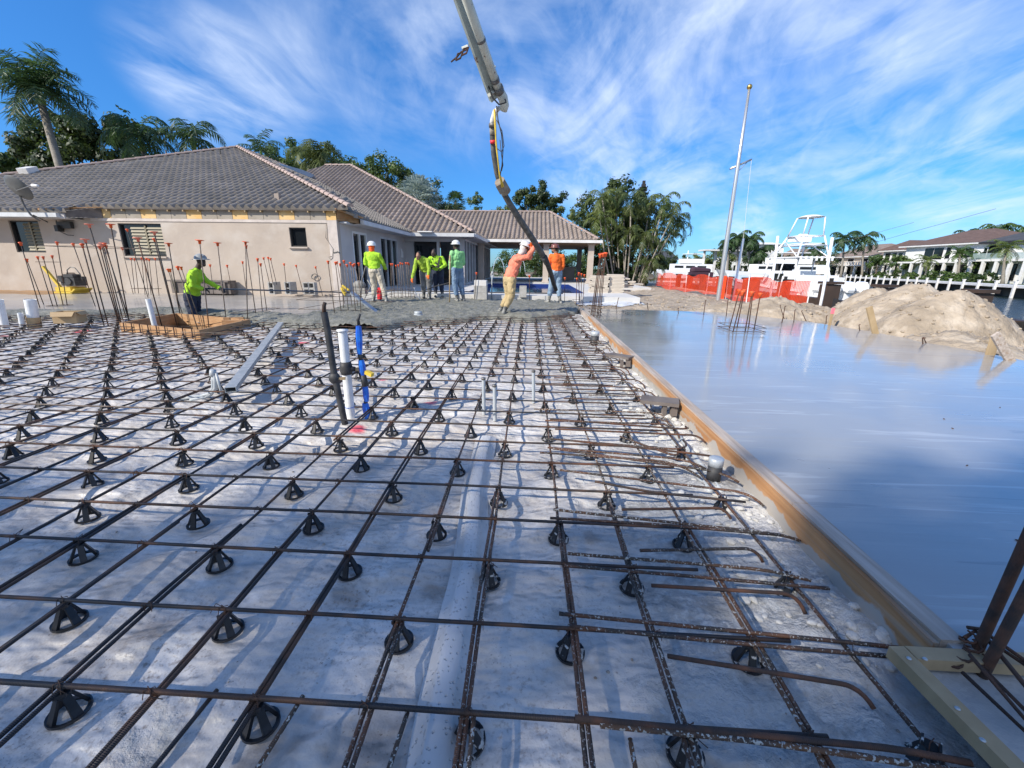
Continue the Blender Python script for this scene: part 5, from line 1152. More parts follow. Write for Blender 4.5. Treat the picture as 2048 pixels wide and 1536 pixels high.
b = MB(); b.beam(atY(976,192,8.15), atY(1006,172,8.15), .03, .05); b.tube([atY(985,146,8.1), atY(990,132,8.1)], .02, 7); b.tube([atY(924,98,8.0), atY(936,93,8.0)], .03, 7); b.tube([atY(938,86,7.95), atY(944,88,7.95)], .04, 9); b.tube([atY(966,148,8.1), atY(973,147,8.1)], .05, 10); b.build('brackets', M['pump'], pump)
b = MB(); b.tube([atY(902,124,7.85), atY(914,114,7.85), atY(922,104,7.85), atY(936,98,7.85)], .012, 6)
for (x, y) in ((917, 112), (929, 102)):
    c = atY(x, y, 7.85); b.tube([c+Vector((-.05, 0, -.06)), c+Vector((.03, 0, -.03)), c+Vector((.07, 0, .05)), c+Vector((-.01, 0, .03)), c+Vector((-.05, 0, -.06))], .014, 6)
b.build('safety_hook', M['rust'], pump)
P5 = [q1_, atY(1004, 196, 8.3), atY(1007, 210, 8.4), atY(1003, 222, 8.45), atY(999, 224, 8.5)]
b = MB(); b.tube([q1_, atY(1006, 196, 8.3), atY(1009, 210, 8.4), atY(1006, 220, 8.45)], [.082, .085, .082, .076], 18); b.build('elbow', M['pump'], pump, smooth=True)
b = MB(); b.tube([atY(999,215,8.45), atY(990,224,8.5), atY(986,240,8.55), atY(984,252,8.6)], [.035,.045,.052,.048], 14); b.build('elbow', M['trim'], pump, smooth=True)
hs_ = thing('concrete_hose', 'heavy black rubber hose curving down from the boom to the pour', 'hose', atY(1108, 575, 11.5))
HP = [(985,246,8.6),(985,275,8.6),(988,310,8.7),(994,345,8.8),(1003,378,8.95),(1018,405,9.1),(1040,440,9.4),(1064,476,9.8),(1083,506,10.15),(1093,526,10.5)]
b = MB(); b.tube([atY(*p) for p in HP], [.046,.050,.052,.055,.058,.062,.066,.068,.068,.064], 16); b.build('hose', M['hose'], hs_, smooth=True)
b = MB(); b.tube([atY(1088,515,10.2), atY(1096,530,10.5), atY(1102,548,10.9), atY(1107,566,11.2), atY(1112,580,11.4)], [.082,.062,.058,.055,.052], 16); b.build('hose_tip', M['black'], hs_, smooth=True)
b = MB(); b.tube([atY(986,280,8.58), atY(986.6,287,8.6)], .058, 16); b.build('red_band', M['red'], hs_, smooth=True)
b = MB(); c = atY(979,250,8.5); b.tube([c, atY(992,250,8.5)], .035, 10); b.tube([atY(984,248,8.55), atY(984.5,254,8.58)], .062, 16); b.build('coupling', M['steel'], hs_, smooth=True)
b = MB(); b.tube([atY(985,256,8.57), atY(985.5,270,8.58)], .056, 12); b.build('sleeve', mat('worn_sleeve', (.30,.27,.22), .8, (.2,.18,.15), 20, 4), hs_, smooth=True)
b = MB(); c0_, c1_ = atY(999,362,8.75), atY(1012,384,8.95); b.tube([c0_, c1_], .105, 9); b.hull4(atY(991,372,8.7), atY(1003,366,8.7), atY(1008,382,8.8), atY(1000,388,8.8), .03); b.build('hose_saddle', mat('worn_leather', (.20,.15,.11), .85, (.28,.25,.2), 10, 4), hs_)
for (pp, m_, r_) in [([(989,218,8.3),(991,250,8.35),(992,290,8.4),(996,320,8.5),(999,350,8.6),(1004,375,8.7)], 'yellow', .014), ([(988,220,8.3),(989,245,8.35),(994,300,8.4),(998,340,8.55),(1007,374,8.7)], 'yellow', .011),
                      ([(970,142,8.1),(976,170,8.1),(985,195,8.1),(998,209,8.15),(1012,205,8.2),(1010,198,8.2)], 'black', .014), ([(993,212,8.3),(996,240,8.3),(1003,268,8.35),(1006,300,8.4),(1004,330,8.5),(1000,352,8.6)], 'black', .010), ([(993,240,8.3),(1004,262,8.3),(1008,292,8.35),(1003,304,8.4),(993,296,8.4),(990,285,8.4)], 'black', .008), ([(1000,280,8.4),(1003,310,8.45),(1006,330,8.5),(1003,342,8.55)], 'black', .008)]:
    P_ = [atY(*p) for p in pp]; b = MB(); b.tube(P_, r_, 6); b.build('rope' if m_ == 'yellow' else 'cable', M[m_], hs_, smooth=True)
# pipes standing in the mat
def pipe(lab, base, top, r, m, z0=0., nm='pipe', extra=None, cat='pipe', bend=None):
    A = at(*base, z0); B_ = atY(*top, A.y); root = thing(nm, lab, cat, A)
    P_ = [A, B_] if not bend else [A]+[atY(*q, A.y) for q in bend]+[B_]
    b = MB(); b.tube(P_, r, 18, caps=False); b.tube([P_[-1]-(P_[-1]-P_[-2]).normalized()*.012, P_[-1]-(P_[-1]-P_[-2]).normalized()*.010], r*.93, 18); b.build('pipe_run', M[m], root, smooth=True); return root, A, B_
root, A, B_ = pipe('white plastic drain pipe with black tape, tallest of the three standing together', (702,836), (685,662), .036, 'pvc', nm='drain_pipe')
b = MB(); Pm = A+(B_-A)*.58; d = (B_-A).normalized(); b.tube([Pm-d*.045, Pm-d*.02, Pm+d*.02, Pm+d*.06], [.043,.05,.05,.042], 14); b.tube([Pm, Pm+Vector((.075, 0, .0))], [.03,.02], 8); b.build('tape_wrap', M['black'], root, smooth=True)
b = MB(); b.tube([B_-d*.004, B_+d*.012], .044, 18); b.build('end_cap', M['pvc'], root, smooth=True)
b = MB(); b.tube([A+d*.10, A+d*.105], .043, 16, caps=False); b.build('blue_line', M['bluetape'], root, smooth=True)
b = MB(); b.box(Pm+Vector((.11, 0, .0)), (.05, .03, .025)); b.build('wooden_peg', M['newwood'], root)
root, A, B_ = pipe('black foam insulated pipe leaning left of the white drain pipe', (690,848), (648,624), .025, 'black', nm='insulated_pipe', bend=[(667,740),(655,660)])
b = MB(); b.tube([B_-Vector((0, 0, .01)), atY(648,612,A.y), atY(650,605,A.y)], [.016,.015,.013], 10); b.build('inner_pipe', M['rust'], root, smooth=True)
b = MB(); c = atY(669,756,A.y); b.ell(c, (.045,.04,.05)); b.build('tape_wrap', M['black'], root, smooth=True)
b = MB(); b.box(atY(684,757,A.y), (.05,.02,.02), rz=.2); b.build('wooden_peg', M['newwood'], root)
root = thing('taped_pipe', 'bright blue taped pipe bundle right of the white drain pipe', 'pipe', at(735,838,0)); A = at(735,838,0)
for (p0, p1, r_) in [((717,652),(719,708),.026),((722,720),(727,752),.027),((730,770),(733,803),.025),((730,806),(736,838),.030)]:
    a, e = atY(*p0, A.y), atY(*p1, A.y); b = MB(); b.tube([a, a*.7+e*.3, a*.3+e*.7, e], [r_*.8, r_*1.05, r_, r_*.75], 9); b.build('blue_tape', M['bluetape'], root, smooth=False)
for pp_, rr_ in (([(718,650),(716,640),(720,628)], [.014,.013,.009]), ([(719,706),(722,722)], .017), ([(726,750),(731,772)], [.025,.03]), ([(732,800),(731,808)], .018)):
    b = MB(); b.tube([atY(*q, A.y) for q in pp_], rr_, 8); b.build('cable_core', M['black'], root, smooth=True)
b = MB(); a, e = atY(732,744,A.y-.01), atY(745,750,A.y-.03); b.beam(a, e, .035, .03); b.build('wooden_peg', M['yellow'], root)
for (ba, to, lab) in [((968,803),(967,758),'left'), ((990,815),(989,772),'middle'), ((1067,802),(1067,743),'right')]:
    A = at(ba[0], ba[1]+18, 0); root, A, B_ = pipe('short grey conduit stub standing in the mat, %s of three' % lab, (ba[0], ba[1]+ (26 if lab != 'right' else 4)), to, .0155, 'greypvc', nm='conduit_stub')
    b = MB(); b.tube([B_-Vector((0, 0, .006)), B_+Vector((0, 0, .012))], .019, 12); b.build('stub_cap', M['steel'], root, smooth=True)
# left pipes
for (ba, to, r_, lab) in [((12,660),(-2,599),.055,'thick white pipe at the left edge of the mat'),((46,657),(40,626),.040,'short thin white pipe between two thicker ones at the left edge'),((312,662),(296,598),.042,'slim white pipe leaning at the left corner of the formwork box')]:
    pipe(lab, ba, to, r_, 'pvc', nm='drain_pipe')
root, A, B_ = pipe('short wide white pipe with cardboard wrapped foot at the left of the mat', (70,655), (60,599), .085, 'pvc', nm='drain_pipe')
b = MB(); d = (B_-A); b.tube([A, A+d*.38], .10, 14, caps=False); b.build('cardboard_wrap', M['card'], root)
# cardboard box
p = at(145, 655, 0); bx_ = thing('cardboard_box', 'open cardboard box standing on the mat at the left', 'box', p); p = p+Vector((0, 0, .1))
b = MB()
for (c, d_, rz) in [((0, -.15, .105), (.36, .013, .21), .0), ((0, .15, .105), (.36, .013, .21), 0), ((-.18, 0, .105), (.013, .287, .21), 0), ((.18, 0, .105), (.013, .287, .21), 0), ((0, 0, .01), (.34, .28, .013), 0)]:
    q = Matrix.Rotation(.35, 3, 'Z'); b.box(p+q @ Vector(c), d_, rz=.35)
b.build('carton', M['card'], bx_)
b = MB(); q = Matrix.Rotation(.35, 3, 'Z'); b.hull4(*[p+q @ Vector(v) for v in ((-.18,-.16,.21), (.18,-.16,.21), (.16,-.22,.13), (-.16,-.22,.13))], .008); b.hull4(*[p+q @ Vector(v) for v in ((.19,.14,.21), (.19,-.14,.21), (.25,-.11,.15), (.25,.11,.15))], .008); b.build('flap', M['card'], bx_)
# formwork box round the pit
fw_ = thing('formwork_box', 'rectangular orange lumber formwork box round the pit the grey helmet worker stands in', 'formwork', (PX0, PY0, 0))
ZT = .15
pcx, pcy = sum(p[0] for p in PIT)/4, sum(p[1] for p in PIT)/4
for i in range(4):
    a, e = Vector((*PIT[i], ZT-.11)), Vector((*PIT[(i+1) % 4], ZT-.11)); d = (e-a).normalized()*.02
    b = MB(); b.beam(a-d*(1 if i % 2 else -1), e+d*(1 if i % 2 else -1), .04, .22); b.build('form_side', M['formwood'], fw_)
b = MB(); b.poly([(pcx+(p[0]-pcx)*.99, pcy+(p[1]-pcy)*.99) for p in PIT], -.4, -.33)
for i in range(4):
    a, e = PIT[i], PIT[(i+1) % 4]; b.hull4((*a, .0), (*e, .0), (*e, -.36), (*a, -.36), .02)
b.build('pit_lining', M['browndirt'], fw_)
for (t, u) in ((.72, .75), (.86, .55)):
    b = MB(); b.box((PIT[0][0]*(1-t)+PIT[1][0]*t, PY0*(1-u)+PY1*u, .1), (.35, .09, .12), rz=.3); b.build('cleat', M['formwood'], fw_)
for i in range(9):
    t = .06+i*.11; b = MB(); x, y = PIT[0][0]*(1-t)+PIT[1][0]*t, PIT[0][1]*(1-t)+PIT[1][1]*t-.05; b.tube([(x, y, .0), (x+.01, y, .17)], .009, 6); b.build('stake_bar', M['rust'], fw_)
# galvanised channel and conduits
a, e = at(462, 785, .13), at(562, 650, .14); A_ = Vector((a.x, a.y, .125)); d = (e-A_)
b = MB(); n = Vector((d.y, -d.x, 0)).normalized()
for (off, zo, w_, h_) in [(0, .022, .088, .005), (-.042, .0, .005, .040), (.042, .0, .005, .040), (0, -.021, .088, .005)]:
    o_ = n*off; b.beam(A_+o_+Vector((0, 0, zo+.03)), e+o_+Vector((0, 0, zo+.03)), w_, h_)
one(b, 'metal_channel', M['galv'], 'long galvanised steel tube lying across the mat left of centre', 'steel channel')
b = MB(); A_ = at(436, 790, .02); y = A_.y
for k, o_ in enumerate((-8, 2)):
    b.tube([atY(360+k*20, 797+k*4, y-.1), atY(400+k*10, 793+k*3, y), atY(421+o_*.3, 788, y), atY(430+o_*.4, 776, y), atY(430+o_*.4, 762, y), atY(427, 748, y)], .020, 10)
b.tube([atY(425, 752, y), atY(426, 740, y)], .028, 12); b.tube([atY(432, 746, y), atY(444, 790, y-.02)], .012, 8); one(b, 'conduit_bend', M['greypvc'], 'grey conduit bends rising from the mat at the near end of the steel tube', 'conduit', smooth=True)
for k, o_ in enumerate((-9, 9)):
    b = MB(); P_ = [at(1318+o_, 832, .03), at(1345+o_, 868, .03), at(1378+o_*1.1, 910, .03), at(1412+o_*1.2, 958, .03), at(1432+o_*1.2, 985, .03)]; b.tube(P_, .0165, 12); one(b, 'conduit', M['greypvc'], 'grey conduit lying on the ground beside the form board, %s of the pair' % ('left' if k == 0 else 'right'), 'conduit', smooth=True)
for (q, r_, h_, lab) in [((1426,962),.040,.150,'black pipe stub with silver taped top beside the near form board'), ((1189,690),.065,.22,'black pipe stub with silver top far down beside the form board')]:
    p = at(*q, .03); root = thing('pipe_stub', lab, 'pipe stub', p); b = MB(); b.tube([p, p+Vector((0, 0, h_*.7))], r_, 22); b.build('stub', M['black'], root, smooth=True)
    b = MB(); b.tube([p+Vector((0, 0, h_*.70)), p+Vector((0, 0, h_)), p+Vector((0, 0, h_+.004))], [r_*1.05, r_*1.04, r_*.9], 22); b.build('duct_tape_cap', mat('duct_tape', (.55,.58,.60), .4, (.46,.49,.5), 12, 4, metal=.2, bump=.002), root, smooth=True)
p = at(837, 637, .08); b = MB(); b.tube([p-Vector((0, 0, .1)), p+Vector((0, 0, .10))], .10, 16); b.tube([p+Vector((0, 0, .09)), p+Vector((0, 0, .16))], .085, 16); one(b, 'capped_stub', M['greypvc'], 'grey capped pipe poking out of the edge of the fresh concrete', 'pipe cap', smooth=True)
p = at(1048, 633, .08); b = MB(); b.tube([p-Vector((0, 0, .1)), p+Vector((0, 0, .07))], .09, 12); one(b, 'capped_stub', M['cmu'], 'pale capped stub in the mat right behind the leaning worker', 'pipe cap', smooth=True)
# concrete blocks: hollow cells facing us
def block(p, lab, rz=0, up=False, s=1):
    p = Vector(p); b = MB(); q = Matrix.Rotation(rz, 3, 'Z'); W, D, H_ = .40*s, .20*s, .20*s
    if up: W, D, H_ = .20*s, .40*s, .40*s
    parts = [((-W/2+.018, 0, H_/2), (.036, D, H_)), ((W/2-.018, 0, H_/2), (.036, D, H_)), ((0, 0, H_/2), (.032, D-.002, H_-.06))]
    if up: parts = [((-W/2+.018, 0, H_/2), (.036, D, H_)), ((W/2-.018, 0, H_/2), (.036, D, H_)), ((0, 0, H_/2), (W-.072, D-.004, .034)), ((0, 0, .017), (W-.072, D-.002, .034)), ((0, 0, H_-.017), (W-.072, D-.002, .034)), ((0, D/2-.01, H_/2), (W-.074, .012, H_-.07))]
    else: parts += [((0, 0, .015), (W-.072, D-.004, .03)), ((0, 0, H_-.015), (W-.072, D-.004, .03)), ((0, D/2-.01, H_/2), (W-.074, .012, H_-.07))]
    for c, d_ in parts: b.box(p+q @ Vector(c), d_, rz=rz)
    b.v = b.v; o = one(b, 'concrete_block', M['cmu'], lab, 'concrete block', 'grey concrete blocks'); return o
for (qx, lab) in [(551,'left'), (583,'middle')]: block(atY(qx, 588, 14.0), 'upright concrete block showing its cells beside the wall, %s one of the three groups' % lab, up=True)
p = atY(622, 589, 14.0); block(p, 'lower of the two concrete blocks stacked against the wall at the right'); block(p+Vector((0, -.003, .201)), 'upper of the two concrete blocks stacked against the wall at the right')
p = atY(962, 602, 14.55); p.z = .15
b = MB(); b.box(p+Vector((0, 0, .12)), (.44, .4, .22)); one(b, 'concrete_block', M['cmu'], 'bottom block of the pale pile between the staff worker and the leaning worker', 'concrete block', 'grey concrete blocks')
b = MB(); b.box(p+Vector((0, 0, .345)), (.43, .4, .22)); one(b, 'concrete_block', M['cmu'], 'middle block of the pale pile between the staff worker and the leaning worker', 'concrete block', 'grey concrete blocks')
b = MB(); b.box(p+Vector((0, 0, .55)), (.40, .38, .18)); one(b, 'foam_block', M['trim'], 'white slab topping the block pile by the pool', 'foam block')
b = MB(); b.box(atY(1046,583,14.7), (.24, .2, .38)); b.box(atY(1046,572,14.7), (.21, .2, .02)); one(b, 'concrete_block', M['cmu'], 'single upright block behind the leaning worker at the pool edge', 'concrete block', 'grey concrete blocks')
# compactor
yc = 13.9; cp_ = thing('plate_compactor', 'yellow plate compactor with black engine and long handle by the wall', 'compactor', atY(150, 588, yc))
b = MB(); p = atY(143, 584, yc); b.hull4(p+Vector((-.32, -.3, .02)), p+Vector((.34, -.3, .02)), p+Vector((.34, .3, .02)), p+Vector((-.32, .3, .02)), .05); b.box(p+Vector((0, 0, .10)), (.55, .5, .14)); b.hull4(p+Vector((.30, -.3, .02)), p+Vector((.46, -.3, .14)), p+Vector((.46, .3, .14)), p+Vector((.30, .3, .02)), .04); b.build('base_plate', M['yellow'], cp_)
b = MB(); e = atY(148, 562, yc); b.box(e, (.5, .42, .30)); b.box(e+Vector((.08, -.1, .18)), (.34, .25, .1)); b.lathe(e+Vector((.05, -.22, 0)), [(.0, .03), (.11, .03), (.12, -.02), (.12, -.05)], 14, Matrix.Rotation(R_(90), 3, 'X')); b.box(e+Vector((-.2, -.1, .08)), (.14, .3, .2)); b.build('engine', M['black'], cp_)
b = MB(); b.beam(atY(128, 583, yc-.1), atY(86, 533, yc-.1), .08, .07); b.build('handle_bar', M['yellow'], cp_)
b = MB(); P_ = [atY(*q, yc) for q in ((136,552),(134,540),(141,534),(150,536),(160,548),(165,562))]; b.tube(P_, .016, 7); b.build('guard_hoop', M['steel'], cp_, smooth=True)
# satellite dish
ds_ = thing('satellite_dish', 'grey satellite dish on a bent pole at the left eave', 'satellite dish', atY(78, 440, 13.6))
c = atY(36, 376, 13.5); nrm = Vector((.10, .84, .52)).normalized(); q = nrm.to_track_quat('Z', 'Y').to_matrix()
b = MB(); b.lathe(c, [(.0, -.07), (.17, -.055), (.30, -.02), (.38, .02), (.39, .025), (.38, .015), (.30, -.03), (.17, -.065), (0, -.08)], 28, q); b.build('dish', mat('dish_grey', (.12,.125,.12), .5, (.09,.09,.09), 4, 3), ds_, smooth=True)
b = MB(); b.tube([c-nrm*.06, atY(38,388,13.6), atY(50,415,13.6), atY(62,430,13.6), atY(80,442,13.75)], .03, 8); b.tube([c-nrm*.06+Vector((0, 0, -.05)), atY(60,372,13.1), atY(72,370,13.0)], .016, 6); b.tube([atY(66,430,13.6), atY(95,444,14.2)], .02, 6); b.build('mast', M['steel'], ds_, smooth=True)
b = MB(); b.cap(atY(66,371,13.0), atY(75,372,13.0), .05, .045); b.build('receiver', M['trim'], ds_, smooth=True)
# flagpole
fp = thing('flagpole', 'tall silver flagpole with yardarm and brass ball rising beyond the wet slab', 'flagpole', at(1436,601,.1)); A = at(1436,601,.1); Y = A.y
T_ = atY(1498.5, 178, Y); Md = atY(1476, 330, Y)
b = MB(); b.tube([A-Vector((0, 0, .2)), A, Md, T_], [.092, .088, .066, .042], 20); b.build('pole', M['pole'], fp, smooth=True)
b = MB(); b.ell(T_+Vector((0, 0, .06)), (.085, .085, .085)); b.build('ball', M['gold'], fp, smooth=True)
b = MB(); a, e = atY(1460, 338, Y), atY(1503, 319, Y+.1); b.tube([a, e], .035, 10); b.tube([Md-Vector((0, 0, .25)), atY(1497, 322, Y+.1)], .012, 6); b.build('yardarm', M['pole'], fp, smooth=True)
b = MB(); 
for (x0, y0, x1, y1) in [(1503,320,1478,560)]: b.tube([atY(x0, y0, Y-.05), atY(x1, y1, Y-.1)], .006, 4)
b.build('halyard', M['trim'], fp)
# orange safety fence
FX = 7.85
fn = thing('safety_fence', 'orange plastic mesh safety fence on thin stakes beyond the dirt', 'fence', (FX, 20, .1))
b = MB(); Y0, Y1 = 12.75, 28.5
def fnx(y): return FX+.06*math.sin(y*2.1)+.05*math.sin(y*.9)
def ftop(y): return 1.0+.03*math.sin(y*1.3)-.10*abs(math.sin(y*math.pi/2.6))**8
def fbot(y): return .10+.05*math.sin(y*.7)+.08*abs(math.sin(y*1.1))
ys = [Y0+(Y1-Y0)*i/130 for i in range(131)]; NS = 24
for k in range(NS):
    for i in range(130):
        a, e = ys[i], ys[i+1]
        def pt(y, t): return (fnx(y)+.02*math.sin(y*9+t*5), y, fbot(y)+(ftop(y)-fbot(y))*t)
        t0, t1 = k/NS, (k+.48)/NS; b.add([pt(a, t0), pt(e, t0), pt(e, t1), pt(a, t1)], [(0, 1, 2, 3)])
for i in range(230):
    y = Y0+(Y1-Y0)*i/230; e = y+.014
    b.add([(fnx(y)+.004, y, fbot(y)), (fnx(e)+.004, e, fbot(y)), (fnx(e)+.004, e, ftop(y)), (fnx(y)+.004, y, ftop(y))], [(0, 1, 2, 3)])
b.build('mesh_net', M['mesh'], fn)
b = MB()
for i in range(8):
    a = 18.0+i*.08; b.add([(FX-.06-.03*(i % 2), a, .05), (FX-.06-.03*((i+1) % 2), a+.08, .05), (FX-.06-.03*((i+1) % 2), a+.08, 1.0), (FX-.06-.03*(i % 2), a, 1.0)], [(0, 1, 2, 3)])
b.build('mesh_fold', M['mesh'], fn)
for y in (12.75, 14.3, 16.3, 18.05, 20.2, 22.9, 25.6, 28.4):
    b = MB(); b.tube([(FX+.05, y, -.1), (FX+.04+.05*math.sin(y), y, 1.08)], .018, 6); b.build('stake', M['tube'], fn)
b = MB()
for k in range(7):
    P_ = [(FX-.25+.06*math.sin(t*1.7+k), 11.9+t*.15+.04*math.sin(k*2), .08+k*.035+.06*math.sin(t+k)) for t in range(6)]; b.tube(P_, .016, 5)
b.build('loose_net', M['mesh'], fn)
# silt fence
b = MB(); n = 60
def sx(y): return 9.55+.1*math.sin(y*1.4)-(.0 if y < 11 else (y-11)*.55)
for i in range(n):
    a, e = 3+(12.7-3)*i/n, 3+(12.7-3)*(i+1)/n
    def tz(y): return .50-.16*abs(math.sin(y*1.25))+.03*math.sin(y*9)
    for (z0f, z1f, o_) in ((-.35, .12, 0), (.12, None, .05)):
        z0a, z0b = z0f, z0f; z1a = tz(a) if z1f is None else z1f; z1b = tz(e) if z1f is None else z1f
        b.hull4((sx(a)+o_*math.sin(a*6), a, z0a), (sx(e)+o_*math.sin(e*6), e, z0b), (sx(e)+.06*math.sin(e*7), e, z1b), (sx(a)+.06*math.sin(a*7), a, z1a), .012)
one(b, 'silt_fence', M['silt'], 'sagging black fabric silt fence behind the sand mounds', 'silt fence')
# stakes and small bars round the slab
for (bs_, tp, w_, m_, lab) in [((1752,672),(1738,614),.10,'newwood','split wooden stake leaning left before the large mound'), ((1978,716),(1992,672),.11,'newwood','pale wooden stake in the lower right of the large mound'), ((2024,728),(1990,668),.10,'wood','grey weathered stake leaning against the pale one at right'), ((1658,652),(1667,617),.045,'newwood','thin survey stake with pink painted top')]:
    A = at(*bs_, .12); root = thing('stake', lab, 'stake', A); Tt = atY(*tp, A.y); b = MB(); b.beam(A-(Tt-A)*.1, Tt, w_, .03, up=(0, 1, 0)); b.build('shaft', M[m_], root)
    if w_ < .05: b = MB(); b.beam(Tt-(Tt-A)*.3, Tt+(Tt-A)*.03, w_+.006, .036, up=(0, 1, 0)); b.build('painted_top', mat('pink_paint', (.8,.2,.25), .6), root)
k = 0
for (a, e) in [((1232,618),(1237,596)),((1297,624),(1294,607)),((1357,631),(1356,617)),((1407,632),(1411,601)),((1452,636),(1456,599)),((1563,650),(1570,613)),((1569,640),(1560,611)),((1587,649),(1590,620)),((1612,642),(1603,622)),((1652,648),(1653,632)),((1720,666),(1718,650)),((1846,694),(1845,676)),((1855,692),(1848,677))]:
    k += 1; A = at(*a, .12); b = MB(); T2 = atY(*e, A.y); b.tube([A, T2, T2+Vector((.02, 0, .01))], .010, 6)
    one(b, 'form_pin', M['rust'], 'rusty form pin at the far slab edge, %s from the left' % (ords+['last'])[min(k-1, 12)], 'form pin', 'form pins round the wet slab')
# paver stacks
for i, (x, w_, n_) in enumerate([(1196, .72, 15), (1228, .62, 16)]):
    p = at(x, 588, .3); p = Vector((at(x, 588, .2).x, 17.4+.1*i, .1)); p.x = atY(x, 588, p.y).x
    st = thing('paver_stack', ['stack of pale pavers on the left of the two', 'stack of pale pavers on the right of the two with a crack down its side'][i], 'pavers', p)
    for k in range(n_): b = MB(); b.box(p+Vector((rnd.uniform(-.03, .03), 0, .04+k*.056)), (w_-.02, .6, .048), rz=rnd.uniform(-.05, .05)); b.build('paver', M['stone'], st)
b = MB()
for k in range(9): b.box((2.9+k*.16+rnd.uniform(-.1, .1), 18.6+rnd.uniform(-.2, .2), .4+rnd.uniform(0, .5)), (.5, .5, .05), rz=rnd.uniform(0, 1))
for k in range(14): b.box((3.2+rnd.uniform(-.5, .8), 18.9+rnd.uniform(-.2, .2), .2+k*.055), (.55, .5, .048), rz=rnd.uniform(-.1, .1))
one(b, 'paver_pile', M['stone'], 'looser heap of pale pavers behind the two stacks', 'pavers')
# pool water jets and pipe
for (xa, xc, lab) in [(985, 1004, 'arched jet of pool water left of the leaning worker'), (1040, 1048, 'jet of pool water behind the leaning worker')]:
    b = MB(); Yj = 15.6 if xa < 1000 else 17; P_ = [atY(xa+(xc-xa)*t*1.3, 545-(30 if xa < 1000 else 24)*(1-(2*t-1)**2)**.8, Yj) for t in [i/10 for i in range(11)]]; b.tube(P_, .012, 6); one(b, 'water_jet', mat('water_spray', (.75,.8,.82), .2, trans=.5), lab, 'water jet', smooth=True)
b = MB(); b.tube([atY(983,601,14.6), atY(984,560,14.6), atY(985,547,14.6)], .022, 8); b.tube([atY(984,549,14.6), atY(985,543,14.6)], .035, 8); one(b, 'standpipe', M['greypvc'], 'grey standpipe right of the block pile', 'pipe', smooth=True)
for (cx_, cy_, rx, ry, z) in [(1270,600,1.6,.35,.13), (1330,612,.8,.25,.12)]:
    pass
M['sheet'] = mat('white_sheeting', (.62,.63,.64), .5, (.5,.52,.54), 3, 5, bump=.02)
p0 = at(1225, 606, .14)
o = grid('plastic_sheet', 1.4, 3.9, 13.2, 17.0, 60, 60, lambda x, y: dz(x, y)+.015+.02*abs(n3(x*3, y*3)), M['sheet'], inside=lambda x, y: inpoly(x, y, [(1.4,13.5),(2.9,13.4),(3.8,14.6),(3.3,16.2),(2.4,17),(1.4,16.9)]))
tag(o, 'crumpled white plastic sheet on the dirt left of the orange fence', 'plastic sheet')
b = MB(); P_ = [at(992,552,.1)*0+Vector((-2.9, 15.4, .36)), Vector((-1.6, 15.2, .36)), Vector((-.3, 15.5, .36)), Vector((.9, 15.3, .36))]
b.tube([Vector((-6, 15.6, .35)), Vector((-4.2, 15.0, .35)), Vector((-2.6, 15.4, .35)), Vector((-.8, 15.1, .35)), Vector((1, 15.3, .35))], .02, 6); one(b, 'garden_hose', M['black'], 'dark hose lying along the terrace by the pool', 'hose', smooth=True)
for k in range(5):
    q_ = [(2037,1082),(1934,931),(1888,838),(2000,815),(1905,857),(1545,850),(1842,886),(1765,790),(1990,705)][k]
    p = at(*q_, .166); b = MB(); r0 = rnd.uniform(.004, .007); b.ell(p+Vector((0, 0, .002)), (r0*2, r0*.8, .003), Matrix.Rotation(rnd.uniform(0, 3), 3, 'Z'), 7, 4)
    one(b, 'debris', M['rust'], 'tiny dark scrap lying on the wet slab, %s of five from the near side' % ords[k], 'debris', 'scraps on the wet slab')
# ================================================================ DOCK, BOATS, FAR BANK
GR = 'brown piers along the near dock'
for i, (qx, qw) in enumerate([(1962,44),(1768,36),(1660,38),(1568,26),(1501,36),(1447,34),(1404,15),(1378,13),(1355,11)]):
    nm = ['nearest the right edge','second from the right','third from the right, before the boat engines','fourth from the right, at the fence end','fifth from the right','sixth from the right','seventh from the right','eighth from the right','farthest and leftmost'][i]
    d = ray(qx, 575); y = 11.5*d.y/d.x; w_ = qw*y/835*.62
    root = thing('dock_pier', 'brown dock pier with flat cap, '+nm, 'dock pier', (11.5, y, 0), GR)
    b = MB(); b.box((11.5, y, .10), (w_, w_, 1.3)); b.build('box', M['brownbox'], root); b = MB(); b.box((11.5, y, .81), (w_+.12, w_+.12, .09)); b.build('cap', M['brownbox'], root)
    if i in (2, 3): b = MB(); b.box((11.5, y, .92), (.10, .10, .13)); b.build('lamp', M['frame'], root)
b = MB(); b.box((12.0, 22, -.1), (.4, 26, .5)); one(b, 'dock_beam', M['brownbox'], 'dark dock beam joining the brown piers', 'dock')
for (a, e, lab) in [((1465,600),(1487,477),'slim white dock piling right of the flagpole'), ((1540,600),(1556,472),'slim white dock piling before the boat cabin'), ((1645,590),(1665,475),'slim white dock piling at the boat stern')]:
    Y = {1465: 17.5, 1540: 15.2, 1645: 14.0}[a[0]]; A = atY(*a, Y); b = MB(); b.tube([Vector((A.x, Y, -.6)), A, atY(*e, Y)], .042, 10); one(b, 'dock_piling', M['tube'], lab, 'piling', smooth=True)
